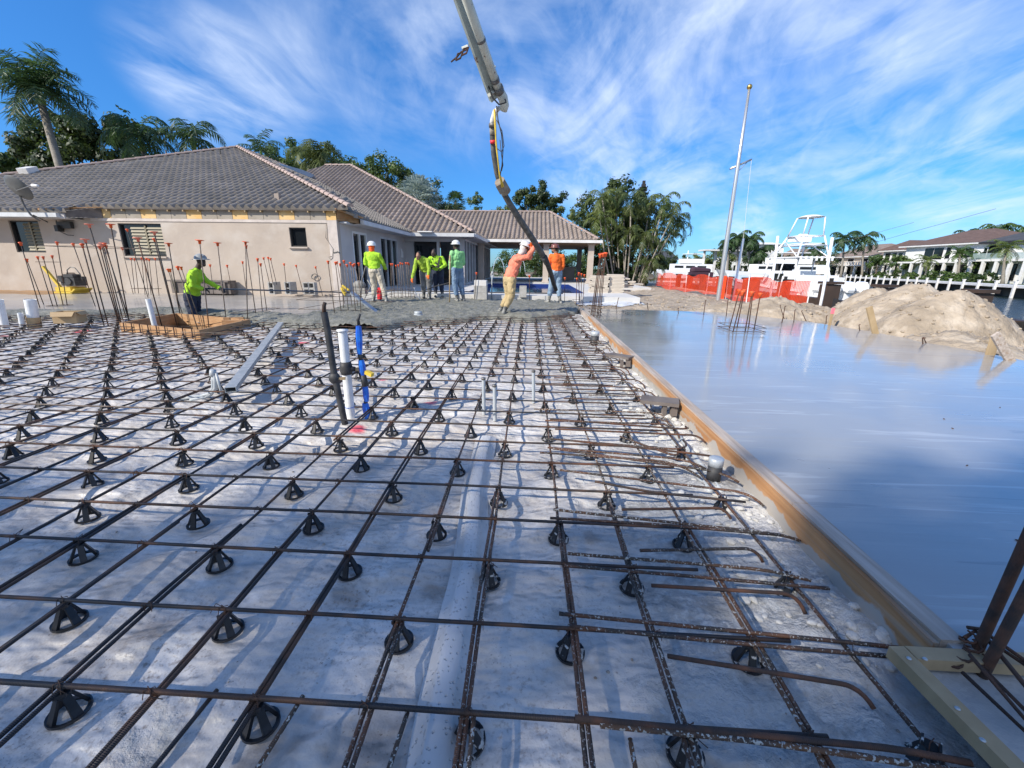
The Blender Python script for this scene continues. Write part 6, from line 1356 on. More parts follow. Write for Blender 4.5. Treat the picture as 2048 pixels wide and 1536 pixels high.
# --- sport fishing boat, bow away from us
bt = thing('fishing_boat', 'white and pale blue fishing boat with tall tuna tower behind the orange fence', 'boat', (17, 26, -.9))
BXc, YS, YB = 17.0, 21.5, 34.0
def hullpts(t):                                       # t 0 stern .. 1 bow: half width at deck, at water, sheer height
    hw = 1.75*(1-max(0, (t-.45)/.55)**2.2)+.03; ww = 1.45*(1-max(0, (t-.35)/.6)**1.8) if t < .95 else .02
    return hw, max(.02, ww), .35+.75*t**1.6+.05
b = MB(); n = 24; vs = []
for i in range(n+1):
    t = i/n; hw, ww, sh = hullpts(t); y = YS+(YB-YS)*t
    for s in (-1, 1): vs += [(BXc+s*ww*.5, y-.0, -1.25), (BXc+s*ww, y-(.8*t), -.85), (BXc+s*hw, y, sh)]
fs = []
for i in range(n):
    a, e = i*6, (i+1)*6
    fs += [(a+1, a+2, e+2, e+1), (a, a+1, e+1, e), (a+4, e+4, e+5, a+5), (a+3, e+3, e+4, a+4), (a, e, e+3, a+3)]
fs += [(0, 3, 4, 5, 2, 1)]; b.add(vs, fs); b.build('hull', M['boatblue'], bt, smooth=False)
b = MB(); vs = []
for i in range(n+1):
    t = i/n; hw, ww, sh = hullpts(t); y = YS+(YB-YS)*t
    for s in (-1, 1): vs += [(BXc+s*(hw+.03), y, sh-.09), (BXc+s*(hw-.02), y, sh+.06), (BXc+s*max(0, hw-.35), y, sh+.07)]
fs = []
for i in range(n):
    a, e = i*6, (i+1)*6
    fs += [(a, a+1, e+1, e), (a+1, a+2, e+2, e+1), (a+3, e+3, e+4, a+4), (a+4, e+4, e+5, a+5)]
    if i > 14: fs.append((a+2, a+5, e+5, e+2))
b.add(vs, fs); b.build('deck', M['boatwhite'], bt, smooth=False)
b = MB(); b.box((BXc, YS+.05, .05), (3.3, .12, 1.3)); b.box((BXc, 25.8, .95), (1.5, 2.6, 1.3)); b.box((BXc, 23.2, .85), (1.9, .9, 1.0)); b.box((BXc-.3, 28.3, .9), (1.3, 1.6, .7)); b.build('console', M['boatwhite'], bt)
b = MB(); b.hull4((BXc-.72,27.15,1.3), (BXc+.72,27.15,1.3), (BXc+.68,26.7,2.1), (BXc-.68,26.7,2.1), .02); b.box((BXc-.77, 25.9, 1.15), (.03, 1.1, .5)); b.build('windshield', M['glass'], bt)
def P3(x, y, z): return (BXc+x, y, z)
b = MB(); tt = .05
for s in (-1, 1):
    b.tube([P3(s*1.05,23.6,.6), P3(s*.95,23.9,2.45)], tt, 7); b.tube([P3(s*1.05,27.4,.6), P3(s*.95,26.9,2.45)], tt, 7); b.tube([P3(s*1.05,25.5,.6), P3(s*.95,25.2,2.45)], tt*.8, 7)
    b.tube([P3(s*.95,23.9,2.5), P3(s*.62,24.2,3.9)], tt, 7); b.tube([P3(s*.95,26.6,2.5), P3(s*.62,25.9,3.9)], tt, 7); b.tube([P3(s*.95,23.9,2.5), P3(s*.7,25.9,3.6)], tt*.7, 6)
    b.tube([P3(s*.62,24.2,3.9), P3(s*.62,25.9,3.9)], tt, 7); b.tube([P3(s*.62,24.3,3.9), P3(s*.5,24.3,5.1)], tt*.8, 7); b.tube([P3(s*.62,25.9,3.9), P3(s*.5,25.4,5.1)], tt*.8, 7)
    b.tube([P3(s*1.2,23.3,.45), P3(s*1.0,23.7,1.6), P3(s*.95,23.9,2.45)], tt*.6, 6); b.tube([P3(s*.7,24.0,3.3), P3(s*.7,26.2,3.3)], tt*.7, 6); b.tube([P3(s*.7,25.9,3.6), P3(s*.95,27.3,2.6)], tt*.7, 6)
for (y, z, hw) in [(24.2,3.9,.62),(25.9,3.9,.62),(24.0,3.3,.7),(26.2,3.3,.7),(24.3,5.1,.5),(25.4,5.1,.5)]: b.tube([P3(-hw,y,z), P3(hw,y,z)], tt*.8, 6)
b.build('tower_frame', M['tube'], bt, smooth=True)
b = MB(); b.box((BXc, 25.4, 2.5), (2.2, 3.7, .07))
for k in range(7): b.box((BXc-.95+k*.31, 23.5, 2.42), (.07, .1, .28))
b.build('hard_top', M['boatwhite'], bt)
b = MB(); b.lathe((BXc, 24.85, 5.12), [(.0, .16), (.35, .13), (.62, .03), (.66, -.02), (.0, -.02)], 18, Matrix.Diagonal((1, 1.15, 1))); b.build('sun_shade', M['boatwhite'], bt, smooth=True)
b = MB(); b.box((BXc, 25.6, 3.75), (1.1, .7, .35)); b.box((BXc, 25.1, 3.42), (1.2, 1.6, .05)); b.cap((BXc-.2,25.3,4.0), (BXc+.2,25.3,4.0), .1, .1); b.build('upper_station', M['boatwhite'], bt)
for s in (-1, 1):
    b = MB(); b.tube([P3(s*1.0,24.2,2.6), P3(s*2.2,20.5,3.7), P3(s*3.0,17.0,4.6)] if s > 0 else [P3(-1.0,24.2,2.6), P3(2.2,20.0,4.3)], .009, 5); b.build('outrigger', M['steel'], bt)
def outboard(c, par, s=1.0):
    prof = [(-.34, -.05), (.30, -.05), (.33, .25), (.28, .50), (.10, .62), (-.22, .58), (-.38, .36), (-.40, .1)]
    b = MB(); n = len(prof); V = []
    for (x, k) in ((-.22, .82), (-.17, 1.0), (.17, 1.0), (.22, .82)):
        V += [Vector((c.x+x*s, c.y+p[0]*s*k, c.z+(p[1]*k+.28*(1-k))*s)) for p in prof]
    F = [tuple(range(n-1, -1, -1)), tuple(range(3*n, 4*n))]
    for j in range(3): F += [(j*n+i, j*n+(i+1) % n, (j+1)*n+(i+1) % n, (j+1)*n+i) for i in range(n)]
    b.add(V, F); o = b.build('outboard_engine', M['boatwhite'], par)
    b = MB(); b.box(c+Vector((0, .02, -.45))*s, (.24*s, .34*s, .85*s)); b.box(c+Vector((0, .02, -.98))*s, (.34*s, .6*s, .04)); b.build('engine_leg', M['boatwhite'], o)
    b = MB(); b.box(c+Vector((-.0, -.0, .04))*s, (.45*s, .5*s, .03)); b.build('engine_stripe', M['steel'], o)
for k, x in enumerate((-1.1, -.37, .37, 1.1)): outboard(Vector((BXc+x, YS-.45, .42)), bt, 1.0)
b = MB(); b.cap((BXc-1.7, 23, .1), (BXc-1.7, 23, -.2), .12, .12); b.cap((BXc-1.72, 21.8, .15), (BXc-1.72, 21.8, -.2), .12, .12); b.cap((BXc-1.3, 32.4, .55), (BXc-1.3, 32.4, .2), .14, .14); b.build('fender', M['tube'], bt, smooth=True)
bt.location = bt.location+Vector((-1.2, 1.8, 0)); bt.scale = (.92, .95, .85)
# far yachts
def yacht(lab, px_, wy, Y, ln_, m='boatwhite', rz=0):
    p = atY(px_, 533, Y); p.z = -.9; root = thing('yacht', lab, 'yacht', p); q = Matrix.Rotation(rz, 3, 'Z')
    def X(a, b_, c): return p+q @ Vector((a, b_, c))
    h = ln_/2; b = MB(); prof = [(-h, 1.6), (-h*.93, .2), (h*.95, .2), (h, .9)]
    b.add([X(-h,-1.4,2.0),X(-h*.82,-1.2,0),X(h,-1.4,0),X(h,-1.5,1.3),X(-h*1.05,0,2.1),X(-h*.85,0,0)]+[X(-h,1.4,2.0),X(-h*.82,1.2,0),X(h,1.4,0),X(h,1.5,1.3)], [(0,1,2,3),(6,9,8,7),(2,8,9,3),(0,4,5,1),(4,6,7,5),(0,3,9,6,4)]); b.build('hull', M[m], root)
    b = MB(); b.hull4(X(-h*.45,-1.2,2.9), X(h*.7,-1.2,2.9), X(h*.7,1.2,2.9), X(-h*.45,1.2,2.9), 1.2); b.hull4(X(-h*.2,-1,3.7), X(h*.45,-1,3.7), X(h*.45,1,3.7), X(-h*.2,1,3.7), .7); b.tube([X(0,0,3.6), X(0,0,5.0)], .08, 6); b.hull4(X(-.1*h,-1,4.5), X(.4*h,-1,4.5), X(.4*h,1,4.5), X(-.1*h,1,4.5), .1); b.build('cabin', M['boatwhite'], root)
    b = MB(); 
    for k in range(3): b.box(X(-h*.3+k*h*.34, -1.21, 2.45), (h*.26, .03, .35), rz=rz)
    b.build('cabin_windows', M['glass'], root)
yacht('white motor yacht moored far down the canal left of the flagpole', 1373, 0, 72, 10.5)
yacht('long white yacht hull right of the flagpole beyond the fishing boat', 1560, 0, 62, 16)
b = MB(); p = atY(1402, 541, 60); b.cap(p-Vector((1.0, 0, 0)), p+Vector((1.0, 0, 0)), .5, .3); b.box(p-Vector((0, 0, .6)), (2.8, 1.5, .8)); one(b, 'covered_boat', mat('maroon_cover', (.05,.02,.035), .8), 'boat under a dark maroon cover on the far dock', 'boat')
# --- far bank seawall with white dock
wl = thing('seawall', 'dark seawall with white capped rail along the far bank', 'seawall', BK0)
def strip(mb, s0, s1, n0, n1, z0, z1):
    P_ = [bk(s0, n0), bk(s1, n0), bk(s1, n1), bk(s0, n1)]
    if (P_[1]-P_[0]).cross(P_[3]-P_[0]).z < 0: P_ = P_[::-1]
    mb.poly([(p.x, p.y) for p in P_], z0, z1)
b = MB(); strip(b, -80, 76, 0, .5, -1.5, -.12); b.build('wall', M['seawall'], wl)
b = MB(); strip(b, -80, 76, -1.6, .6, -.06, .16); b.build('cap', M['trim'], wl)
for k in range(27): b = MB(); strip(b, -14+k*3.0, -14+k*3.0+.22, -1.80, -1.62, -1.4, .50); strip(b, -14+k*3.0-.03, -14+k*3.0+.25, -1.84, -1.58, .50, .56); b.build('white_piling', M['trim'], wl)
b = MB(); b.box((30, 104, -.8), (100, .6, 1.5)); one(b, 'seawall', M['seawall'], 'long dark seawall closing the far end of the canal', 'seawall')
b = MB(); b.box((24, 68, -.35), (22, 3.0, .35)); 
for k in range(9): b.box((14+k*2.6, 66.6, -.6), (.3, .3, 1.6))
one(b, 'far_dock', M['darkwood'], 'dark dock far behind the orange fence', 'dock')
def bkbox(mb, s0, s1, n0, n1, z0, z1): strip(mb, s0, s1, n0, n1, z0, z1)
def hiproof(mb, s0, s1, n0, n1, z, h, ov=.6, ridge=.5):
    s0 -= ov; s1 += ov; n0 -= ov; n1 += ov; w = min(s1-s0, n1-n0)/2*ridge*2; r = min((s1-s0)/2, (n1-n0)/2)
    A = [bk(s0, n0, z), bk(s1, n0, z), bk(s1, n1, z), bk(s0, n1, z)]
    if (s1-s0) >= (n1-n0): R0, R1 = bk(s0+r, (n0+n1)/2, z+h), bk(s1-r, (n0+n1)/2, z+h); mb.add(A+[R0, R1], [(0,1,5,4),(1,2,5),(2,3,4,5),(3,0,4),(3,2,1,0)])
    else: R0, R1 = bk((s0+s1)/2, n0+r, z+h), bk((s0+s1)/2, n1-r, z+h); mb.add(A+[R0, R1], [(0,1,4),(1,2,5,4),(2,3,5),(3,0,4,5),(3,2,1,0)])
    mb.v = mb.v
def bank_s(px_, n, z=0):                              # s on the bank where the pixel column crosses the plane at offset n
    d = ray(px_, 550); P0 = BK0+BN*n; t = (P0-CP).dot(BN)/d.dot(BN); return ((CP+d*t)-BK0).dot(BU)
def onX(px_, X, py=550):                              # the Y where a pixel column meets the facade plane x = X
    d = ray(px_, py); return X*d.y/d.x
def villa2(lab, X, D, p0, p1, ze, zp, wins, wallm, roofm, base=-.1, steps=()):
    Y1, Y0 = onX(p0, X), onX(p1, X); root = thing('villa', lab, 'house', (X, (Y0+Y1)/2, base)); b = MB(); b.box((X+D/2, (Y0+Y1)/2, (ze+base)/2), (D, Y1-Y0, ze-base)); b.build('wall', wallm, root)
    def roof(x0, x1, y0, y1, z, zt):
        r = min(x1-x0, y1-y0)/2*.95; v = [(x0, y0, z), (x1, y0, z), (x1, y1, z), (x0, y1, z)]
        v += [((x0+x1)/2, y0+r, zt), ((x0+x1)/2, y1-r, zt)] if y1-y0 >= x1-x0 else [(x0+r, (y0+y1)/2, zt), (x1-r, (y0+y1)/2, zt)]
        F = [(0,4,5,3),(1,2,5,4),(0,1,4),(2,3,5),(3,2,1,0)] if y1-y0 >= x1-x0 else [(0,1,5,4),(3,4,5,2),(0,4,3),(1,2,5),(3,2,1,0)]
        b = MB(); b.add(v, F); b.build('roof', roofm, root); b = MB(); b.box(((x0+x1)/2, (y0+y1)/2, z-.13), (x1-x0-.1, y1-y0-.1, .22)); b.build('fascia', M['frame'] if roofm is M['roofgrey'] else M['trim'], root)
    roof(X-.9, X+D+.9, Y0-.9, Y1+.9, ze+.15, zp)
    for (a, e, x, z, zt, d_) in steps:                # lower projecting bays with a roof of their own
        ya, yb_ = onX(e, X), onX(a, X); b = MB(); b.box((X-d_/2, (ya+yb_)/2, (z+base)/2), (d_, yb_-ya, z-base)); b.build('bay', wallm, root); roof(X-d_-.7, X+3.2, ya-.7, yb_+.7, z+.12, zt)
    for (a, e, z0, z1) in wins:
        xx = X; 
        for (a2, e2, x_, z_, zt_, d_) in steps:
            if a >= a2-1 and e <= e2+1: xx = X-d_
        ya, yb_ = onX(e, X), onX(a, X); b = MB(); b.box((xx-.04, (ya+yb_)/2, (z0+z1)/2), (.1, yb_-ya+.2, z1-z0+.2)); f = b.build('window', M['trim'], root); b = MB(); n_ = max(1, int((yb_-ya)/1.3)); wd = (yb_-ya)/n_
        for k in range(n_): b.box((xx-.10, ya+wd*(k+.5), (z0+z1)/2), (.04, wd-.10, z1-z0))
        b.build('pane', M['glass'], f)
    return root, Y0, Y1
r_, Y0, Y1 = villa2('large white modern villa with dark grey hip roof at the right edge across the canal', 64, 13, 1962, 2140, 5.3, 8.0,
  [(1962,1990,3.3,5.0),(1994,2003,3.3,5.0),(1942,1972,.3,2.6),(1982,1996,.3,2.6),(2010,2032,.3,2.5),(2040,2060,3.2,5.0),(2056,2090,.3,2.6)], M['farwhite'], M['roofgrey'])
b = MB(); b.box((63.0, (Y0+Y1)/2, 2.95), (2.0, Y1-Y0+1.5, .28))
for k in range(7): b.box((62.2, Y0+(Y1-Y0)*k/6, 1.35), (.35, .35, 2.9))
b.build('balcony', M['trim'], r_)
b = MB(); b.box((62.1, (Y0+Y1)/2, 3.5), (.04, Y1-Y0, .8)); b.build('glass_rail', mat('rail_glass', (.35,.45,.45), .1, alpha=.5), r_)
r_, Y0, Y1 = villa2('white two storey villa with brown hip roofs and black windows across the canal', 69, 11, 1800, 1957, 5.7, 8.3,
  [(1838,1875,3.4,5.3),(1880,1890,3.5,5.3),(1900,1935,3.6,5.0),(1845,1880,.3,2.5),(1890,1905,.3,2.4),(1915,1940,.3,2.5)], M['farwhite'], M['roofbrown'])
b = MB(); b.box((68.0, (Y0+Y1)/2, 2.9), (2.0, Y1-Y0, .26))
for k in range(8): b.box((67.2, Y0+(Y1-Y0)*k/7, 1.3), (.35, .35, 2.9))
b.build('balcony', M['trim'], r_)
r_, Y0, Y1 = villa2('white villa wing with low brown hip roof left of the larger villa across the canal', 71, 9, 1757, 1798, 5.2, 7.3,
  [(1762,1772,3.2,4.8),(1776,1784,3.2,4.8),(1788,1796,3.2,4.8),(1760,1772,.3,2.4),(1780,1794,.3,2.4)], M['farwhite'], M['roofbrown'])
b = MB(); b.box((70.2, (Y0+Y1)/2, 2.7), (1.6, Y1-Y0, .24))
for k in range(5): b.box((69.6, Y0+(Y1-Y0)*k/4, 1.2), (.3, .3, 2.8))
b.build('balcony', M['trim'], r_)
r_, Y0, Y1 = villa2('tan low house with pale brown roof and balustrade across the canal', 74, 12, 1650, 1752, 4.4, 7.4,
  [(1660,1672,.3,2.2),(1685,1700,.3,2.2),(1712,1728,.3,2.2),(1735,1747,.3,2.2),(1665,1678,2.9,4.0),(1690,1702,2.9,4.0),(1716,1730,2.9,4.0)], M['fartan'], M['rooftan'])
b = MB(); b.box((72.4, (Y0+Y1)/2, 2.5), (3.0, Y1-Y0, .2)); b.box((71, (Y0+Y1)/2, 3.25), (.25, Y1-Y0, .12))
for k in range(22): b.box((71, Y0+(Y1-Y0)*k/21, 2.9), (.2, .2, .7))
for k in range(7): b.box((71.2, Y0+(Y1-Y0)*k/6, 1.2), (.35, .35, 2.6))
b.build('balustrade', M['trim'], r_)
# far end houses
def farhouse(lab, x0, x1, Y, ztop, wm, rm, zr):
    A, B_ = atY(x0, 530, Y), atY(x1, 530, Y); root = thing('villa', lab, 'house', (A.x, Y, -.1)); w_ = B_.x-A.x
    b = MB(); b.box(((A.x+B_.x)/2, Y+4, ztop/2-.1), (w_, 8, ztop+.2)); b.build('wall', wm, root)
    b = MB(); X0, X1 = A.x-.8, B_.x+.8; b.add([(X0, Y-.8, ztop), (X1, Y-.8, ztop), (X1, Y+8.8, ztop), (X0, Y+8.8, ztop), (X0+w_*.25, Y+4, zr), (X1-w_*.25, Y+4, zr)], [(0,1,5,4),(1,2,5),(2,3,4,5),(3,0,4),(3,2,1,0)]); b.build('roof', rm, root)
    for k in range(4): b = MB(); b.box((A.x+w_*(.15+.23*k), Y-.03, 1.5), (w_*.12, .05, 1.6)); b.build('window', M['glass'], root)
farhouse('small grey roofed house at the far end of the canal beside the palm clump', 1318, 1350, 112, 3.4, M['farwhite'], M['roofgrey'], 5.6)
farhouse('grey roofed house half hidden behind the flagpole', 1452, 1500, 118, 5.0, M['farwhite'], M['roofgrey'], 9.0)
farhouse('white flat topped villa far behind the fishing boat', 1500, 1560, 125, 8.0, M['farwhite'], M['farwhite'], 8.8)
farhouse('low tan house far behind the boat tower', 1590, 1650, 110, 4.0, M['fartan'], M['rooftan'], 6.5)
b = MB(); A = atY(1428, 540, 100); b.box(A+Vector((1.2, 0, 4.2)), (9, 4, .3)); 
for k in range(4): b.box(A+Vector((-2.6+2.5*k, 0, 1.6)), (.4, .4, 5.2))
one(b, 'boat_house', M['trim'], 'open white boat shelter on posts left of the flagpole foot', 'boat shelter')
# ================================================================ TREES
def palm(lab, base, top, fl, nf, mt='leaf_palm', tr=.12, shaft=True, droop=1.0, dense=26, seed=0, group=None, lw=.05, ll=.5, nm='palm_tree', trm='trunk', plume=False, upb=0.):
    base, top = Vector(base), Vector(top); r = random.Random(seed+int(abs(base.x*31))); root = thing(nm, lab, 'palm tree', base, group)
    ax = (top-base); mid = base+ax*.5+Vector((ax.z*.02*r.uniform(-1, 1), 0, 0)); b = MB(); b.tube([base-Vector((0, 0, .3)), base+ax*.15, mid, top], [tr*1.5, tr*1.05, tr*.9, tr*.75], 10); b.build('trunk', M[trm], root, smooth=True)
    if shaft: b = MB(); b.tube([top-ax.normalized()*.1, top+Vector((0, 0, fl*.10)), top+Vector((0, 0, fl*.28))], [tr*1.0, tr*.9, tr*.3], 10); b.build('crown_shaft', M['shaft'], root, smooth=True)
    b = MB(); c = top+Vector((0, 0, fl*.20 if shaft else 0))
    for i in range(nf):
        az = 2*math.pi*(i*.382)+r.uniform(-.25, .25); el = R_(78-110*(i/nf)+r.uniform(-8, 8)+upb); L_ = fl*r.uniform(.82, 1.1); h = Vector((math.cos(az), math.sin(az), 0))
        pts = []; p = c.copy(); e = el; n = 9
        for k in range(n+1):
            pts.append(p.copy()); p = p+(h*math.cos(e)+Vector((0, 0, math.sin(e))))*(L_/n); e -= droop*R_(9+k*2.0)
        b.tube(pts, [.022*fl/2.5*(1-.8*k/n) for k in range(n+1)], 4, caps=False)
        side = h.cross(Vector((0, 0, 1)))
        m_ = dense
        for k in range(2, m_):
            t = k/m_*n; i0 = min(n-1, int(t)); q = pts[i0]*(1-(t-i0))+pts[i0+1]*(t-i0); tg = (pts[i0+1]-pts[i0]).normalized(); nn = side.cross(tg)
            l_ = ll*fl/2.5*math.sin(math.pi*min(1, (k/m_)*.86+.16))**.6*r.uniform(.8, 1.1)
            for s in (-1, 1):
                d = (side*s*r.uniform(.75, 1)+tg*r.uniform(.35, .7)-Vector((0, 0, 1))*r.uniform(.1, .65)*droop+(nn*r.uniform(-.6, .6) if plume else Vector())).normalized()
                w_ = tg*lw*fl/2.5*.5; e1 = q+d*l_*.55; e2 = q+d*l_-Vector((0, 0, l_*.22*droop)); b.add([q-w_*.6, q+w_*.6, e1+w_, e1-w_, e2], [(0,1,2,3),(3,2,4)])
    b.build('crown', M[mt], root); return root
def fanpalm(lab, base, top, R0, mt='leaf_silver', n=26, seed=1, tr=.14):
    base, top = Vector(base), Vector(top); r = random.Random(seed); root = thing('palm_tree', lab, 'palm tree', base); b = MB(); b.tube([base, (base+top)/2, top], [tr*1.3, tr, tr*.9], 9); b.build('trunk', M['trunk'], root, smooth=True)
    b = MB()
    for i in range(n):
        az = i*2.4+r.uniform(-.2, .2); el = R_(80-120*i/n); h = Vector((math.cos(az)*math.cos(el), math.sin(az)*math.cos(el), math.sin(el))); c = top+h*R0*.5; b.tube([top, c], .02, 4, caps=False)
        s = h.cross(Vector((0, 0, 1))).normalized(); u = s.cross(h)
        for k in range(15):
            a = R_(-105+210*k/14); d = (h*math.cos(a)+s*math.sin(a)+u*r.uniform(-.15, .25)).normalized(); w_ = (s*math.cos(a)-h*math.sin(a))*R0*.042; L_ = R0*.55*r.uniform(.8, 1); e = c+d*L_*.65; t_ = c+d*L_-Vector((0, 0, L_*.2)); b.add([c, e-w_, t_, e+w_], [(0, 1, 2, 3)])
    b.build('crown', M[mt], root); return root
def tree(lab, base, h, blobs, mt='leaf_dark', n=2600, ls=.22, seed=2, nm='broadleaf_tree', group=None, tr=.18, cat='tree'):
    base = Vector(base); r = random.Random(seed*13+int(abs(base.x)*7)); root = thing(nm, lab, cat, base, group); b = MB(); B_ = [(Vector(c), Vector(s)) for c, s in blobs]
    cc = sum((c for c, s in B_), Vector())/len(B_); fork = base*.35+Vector((cc.x, cc.y, base.z+(cc.z-base.z)*.75))*.65; b.tube([base-Vector((0, 0, .3)), base*.5+fork*.5, fork], [tr*1.4, tr, tr*.8], 8)
    for c, s in B_: b.tube([fork, (fork+c)/2+Vector((0, 0, -.1*h)), c], [tr*.6, tr*.35, tr*.12], 6)
    b.build('trunk', M['bark'], root, smooth=True); b = MB(); wts = [s.x*s.y*s.z for c, s in B_]
    clumps = []
    for c, s in B_:
        for _ in range(14): 
            d = Vector((r.gauss(0, 1), r.gauss(0, 1), r.gauss(0, 1))).normalized(); d = Vector((d.x*s.x, d.y*s.y, d.z*s.z))*r.uniform(.45, 1.0); clumps.append((c+d, min(s.x, s.z)*r.uniform(.22, .45)))
    for i in range(n):
        c, q = r.choice(clumps); d = Vector((r.gauss(0, 1), r.gauss(0, 1), r.gauss(0, .8))).normalized()*q*r.uniform(.4, 1.1); p = c+d
        nrm = (d.normalized()+Vector((r.uniform(-1, 1), r.uniform(-1, 1), r.uniform(-.3, 1)))*.8).normalized(); a = nrm.orthogonal().normalized(); a.rotate(Matrix.Rotation(r.uniform(0, 6.28), 3, nrm)); t = nrm.cross(a); L_ = ls*r.uniform(.6, 1.5)
        b.add([p-a*L_*.5, p+t*L_*.28, p+a*L_*.5, p-t*L_*.28], [(0, 1, 2, 3)])
    b.build('crown', M[mt], root); return root
def B(px_, py_, Y, sx_, sz_, sy_=None): return (atY(px_, py_, Y), (sx_, sy_ or sx_*.8, sz_))
# big royal palm at the left
Y = 27; palm('tall royal palm with grey trunk and huge dark crown at the top left', (atY(120, 335, Y).x, Y, 0), atY(82, 205, Y), 3.2, 26, mt='leaf_palm', tr=.24, dense=48, lw=.05, ll=.78, droop=.82, seed=5, plume=True, upb=10)
# trees behind the main roof
Y = 33; tree('broad dark olive tree behind the left part of the main roof', (atY(165, 380, Y).x, Y, 0), 9, [B(110,285,Y,2.2,2.0), B(160,300,Y,2.4,2.2), B(60,300,Y,1.5,2.2), B(200,262,Y,2.2,1.5), B(235,285,Y,2.4,2.2), B(130,262,Y,1.4,.9)], 'leaf_dark', 19800, 0.277, 3, tr=.3)
Y = 36; tree('low dark tree at the far left edge behind the roof ridge', (atY(20, 380, Y).x, Y, 0), 7, [B(10,325,Y,2.2,1.0), B(60,330,Y,2.5,1.0)], 'leaf_mid', 5500, 0.277, 4, tr=.2)
Y = 31; palm('drooping palm merging into the olive tree behind the roof', (atY(292, 350, Y).x, Y, 0), atY(285, 300, Y), 3.4, 15, tr=.16, dense=32, droop=1.25, seed=7, lw=.07, ll=.8, mt='leaf_palm')
palm('palm with arching fronds above the roof right of the olive tree', (atY(385, 350, Y).x, Y, 0), atY(388, 296, Y), 3.0, 13, tr=.16, dense=32, droop=1.15, seed=9, lw=.07, ll=.7)
Y = 30; palm('small upright palm tip behind the roof apex', (atY(522, 350, Y).x, Y, 0), atY(524, 320, Y), 2.2, 10, tr=.13, dense=26, droop=.9, seed=4, lw=.07, ll=.6, upb=14)
Y = 40; palm('yellow green coconut palm above the roof before the leafy trees', (atY(632, 380, Y).x, Y, 0), atY(632, 335, Y), 3.4, 16, tr=.16, dense=32, droop=1.1, seed=6, lw=.08, ll=.8, mt='leaf_areca')
Y = 46
tree('leafy green tree left of the gap over the second roof', (atY(605, 400, Y).x, Y, 0), 9, [B(572,322,Y,2.2,1.5), B(608,316,Y,2.4,2.0), B(655,335,Y,2.6,2.0), B(640,360,Y,3.0,1.8)], 'leaf_mid', 11440, 0.238, 5)
tree('leafy green tree over the middle of the second roof', (atY(720, 400, Y).x, Y, 0), 9, [B(695,350,Y,2.8,2.0), B(732,344,Y,2.6,1.8), B(772,358,Y,2.6,2.0), B(760,385,Y,3.4,2.0)], 'leaf_mid', 12320, 0.238, 6)
tree('dark leafy tree sloping down behind the right end of the second roof', (atY(830, 420, Y).x, Y, 0), 8, [B(802,368,Y,2.4,2.0), B(835,380,Y,2.4,1.9), B(860,400,Y,2.0,1.7), B(885,422,Y,2.6,1.3)], 'leaf_dark', 11440, 0.224, 7)
fanpalm('silvery blue fan palm behind the right hip of the second roof', (atY(838, 430, 38).x, 38, 0), atY(836, 400, 38), 2.3, mt='leaf_silver', n=30, seed=3)
fanpalm('small dark fan palm standing alone in the sky gap left of the hose', (atY(911, 440, 52).x, 52, 0), atY(911, 405, 52), 1.5, mt='leaf_palm', n=24, seed=8, tr=.12)
Y = 50; tree('thin scrubby tree with feathery top left of the hose', (atY(950, 440, Y).x, Y, 0), 6, [B(940,420,Y,1.1,1.3), B(965,425,Y,1.1,.8), B(955,405,Y,.7,1.1)], 'leaf_mid', 2860, 0.158, 8, tr=.1)
Y = 48; tree('round dark tree behind the pavilion roof right of the hose', (atY(1075, 440, Y).x, Y, 0), 8, [B(1078,385,Y,1.3,1.2), B(1050,400,Y,1.6,1.3), B(1100,405,Y,1.8,1.3), B(1075,420,Y,2.6,1.2)], 'leaf_dark', 10120, 0.211, 9)
tree('small tree with yellow tips between the round tree and the palm clump', (atY(1135, 450, Y).x, Y, 0), 7, [B(1135,425,Y,1.5,.9), B(1160,435,Y,1.3,.9), B(1012,425,Y,1.3,.8)], 'leaf_yel', 3740, 0.172, 10, tr=.1)
# greenery behind the pavilion
Y = 41
for i, (x0, x1, nm) in enumerate([(1000,1060,'left'), (1060,1130,'middle'), (1130,1200,'right')]):
    tree('dense hedge of dark leaves behind the pavilion posts, %s stretch' % nm, (atY((x0+x1)/2, 560, Y).x, Y, .2), 4, [B(x0+10,535,Y,1.6,1.4), B((x0+x1)/2,520,Y,1.9,1.6), B(x1-8,535,Y,1.6,1.5), B((x0+x1)/2,550,Y,1.8,1.2)], 'leaf_mid' if i != 1 else 'leaf_dark', 6600, 0.158, 11+i, nm='hedge', cat='hedge', tr=.08)
# areca clump
Y = 29.5
rr = random.Random(21)
tree('mass of dark foliage filling the lower part of the palm clump', (atY(1235, 575, Y+2).x, Y+2, 0), 6, [B(1212,470,Y+2,1.9,2.4), B(1250,495,Y+2,2.2,2.4), B(1228,540,Y+1,2.0,1.5), B(1280,535,Y+1,1.7,1.3), B(1200,425,Y+3,1.7,1.7), B(1240,405,Y+3,1.6,1.5), B(1275,450,Y+2,1.5,1.7)], 'leaf_dark', 16000, 0.224, 20, tr=.15)
clp = [(1222,560,1200,440),(1232,562,1222,415),(1240,565,1232,392),(1250,566,1248,430),(1255,568,1262,402),(1262,568,1275,440),(1245,566,1215,470),(1268,570,1300,410),(1272,570,1318,430),(1275,570,1328,410),(1278,572,1345,432),(1282,572,1352,448),(1284,572,1336,470),(1262,570,1290,475),(1280,570,1312,500),(1230,565,1205,400),(1248,565,1255,470),(1286,572,1300,530)]
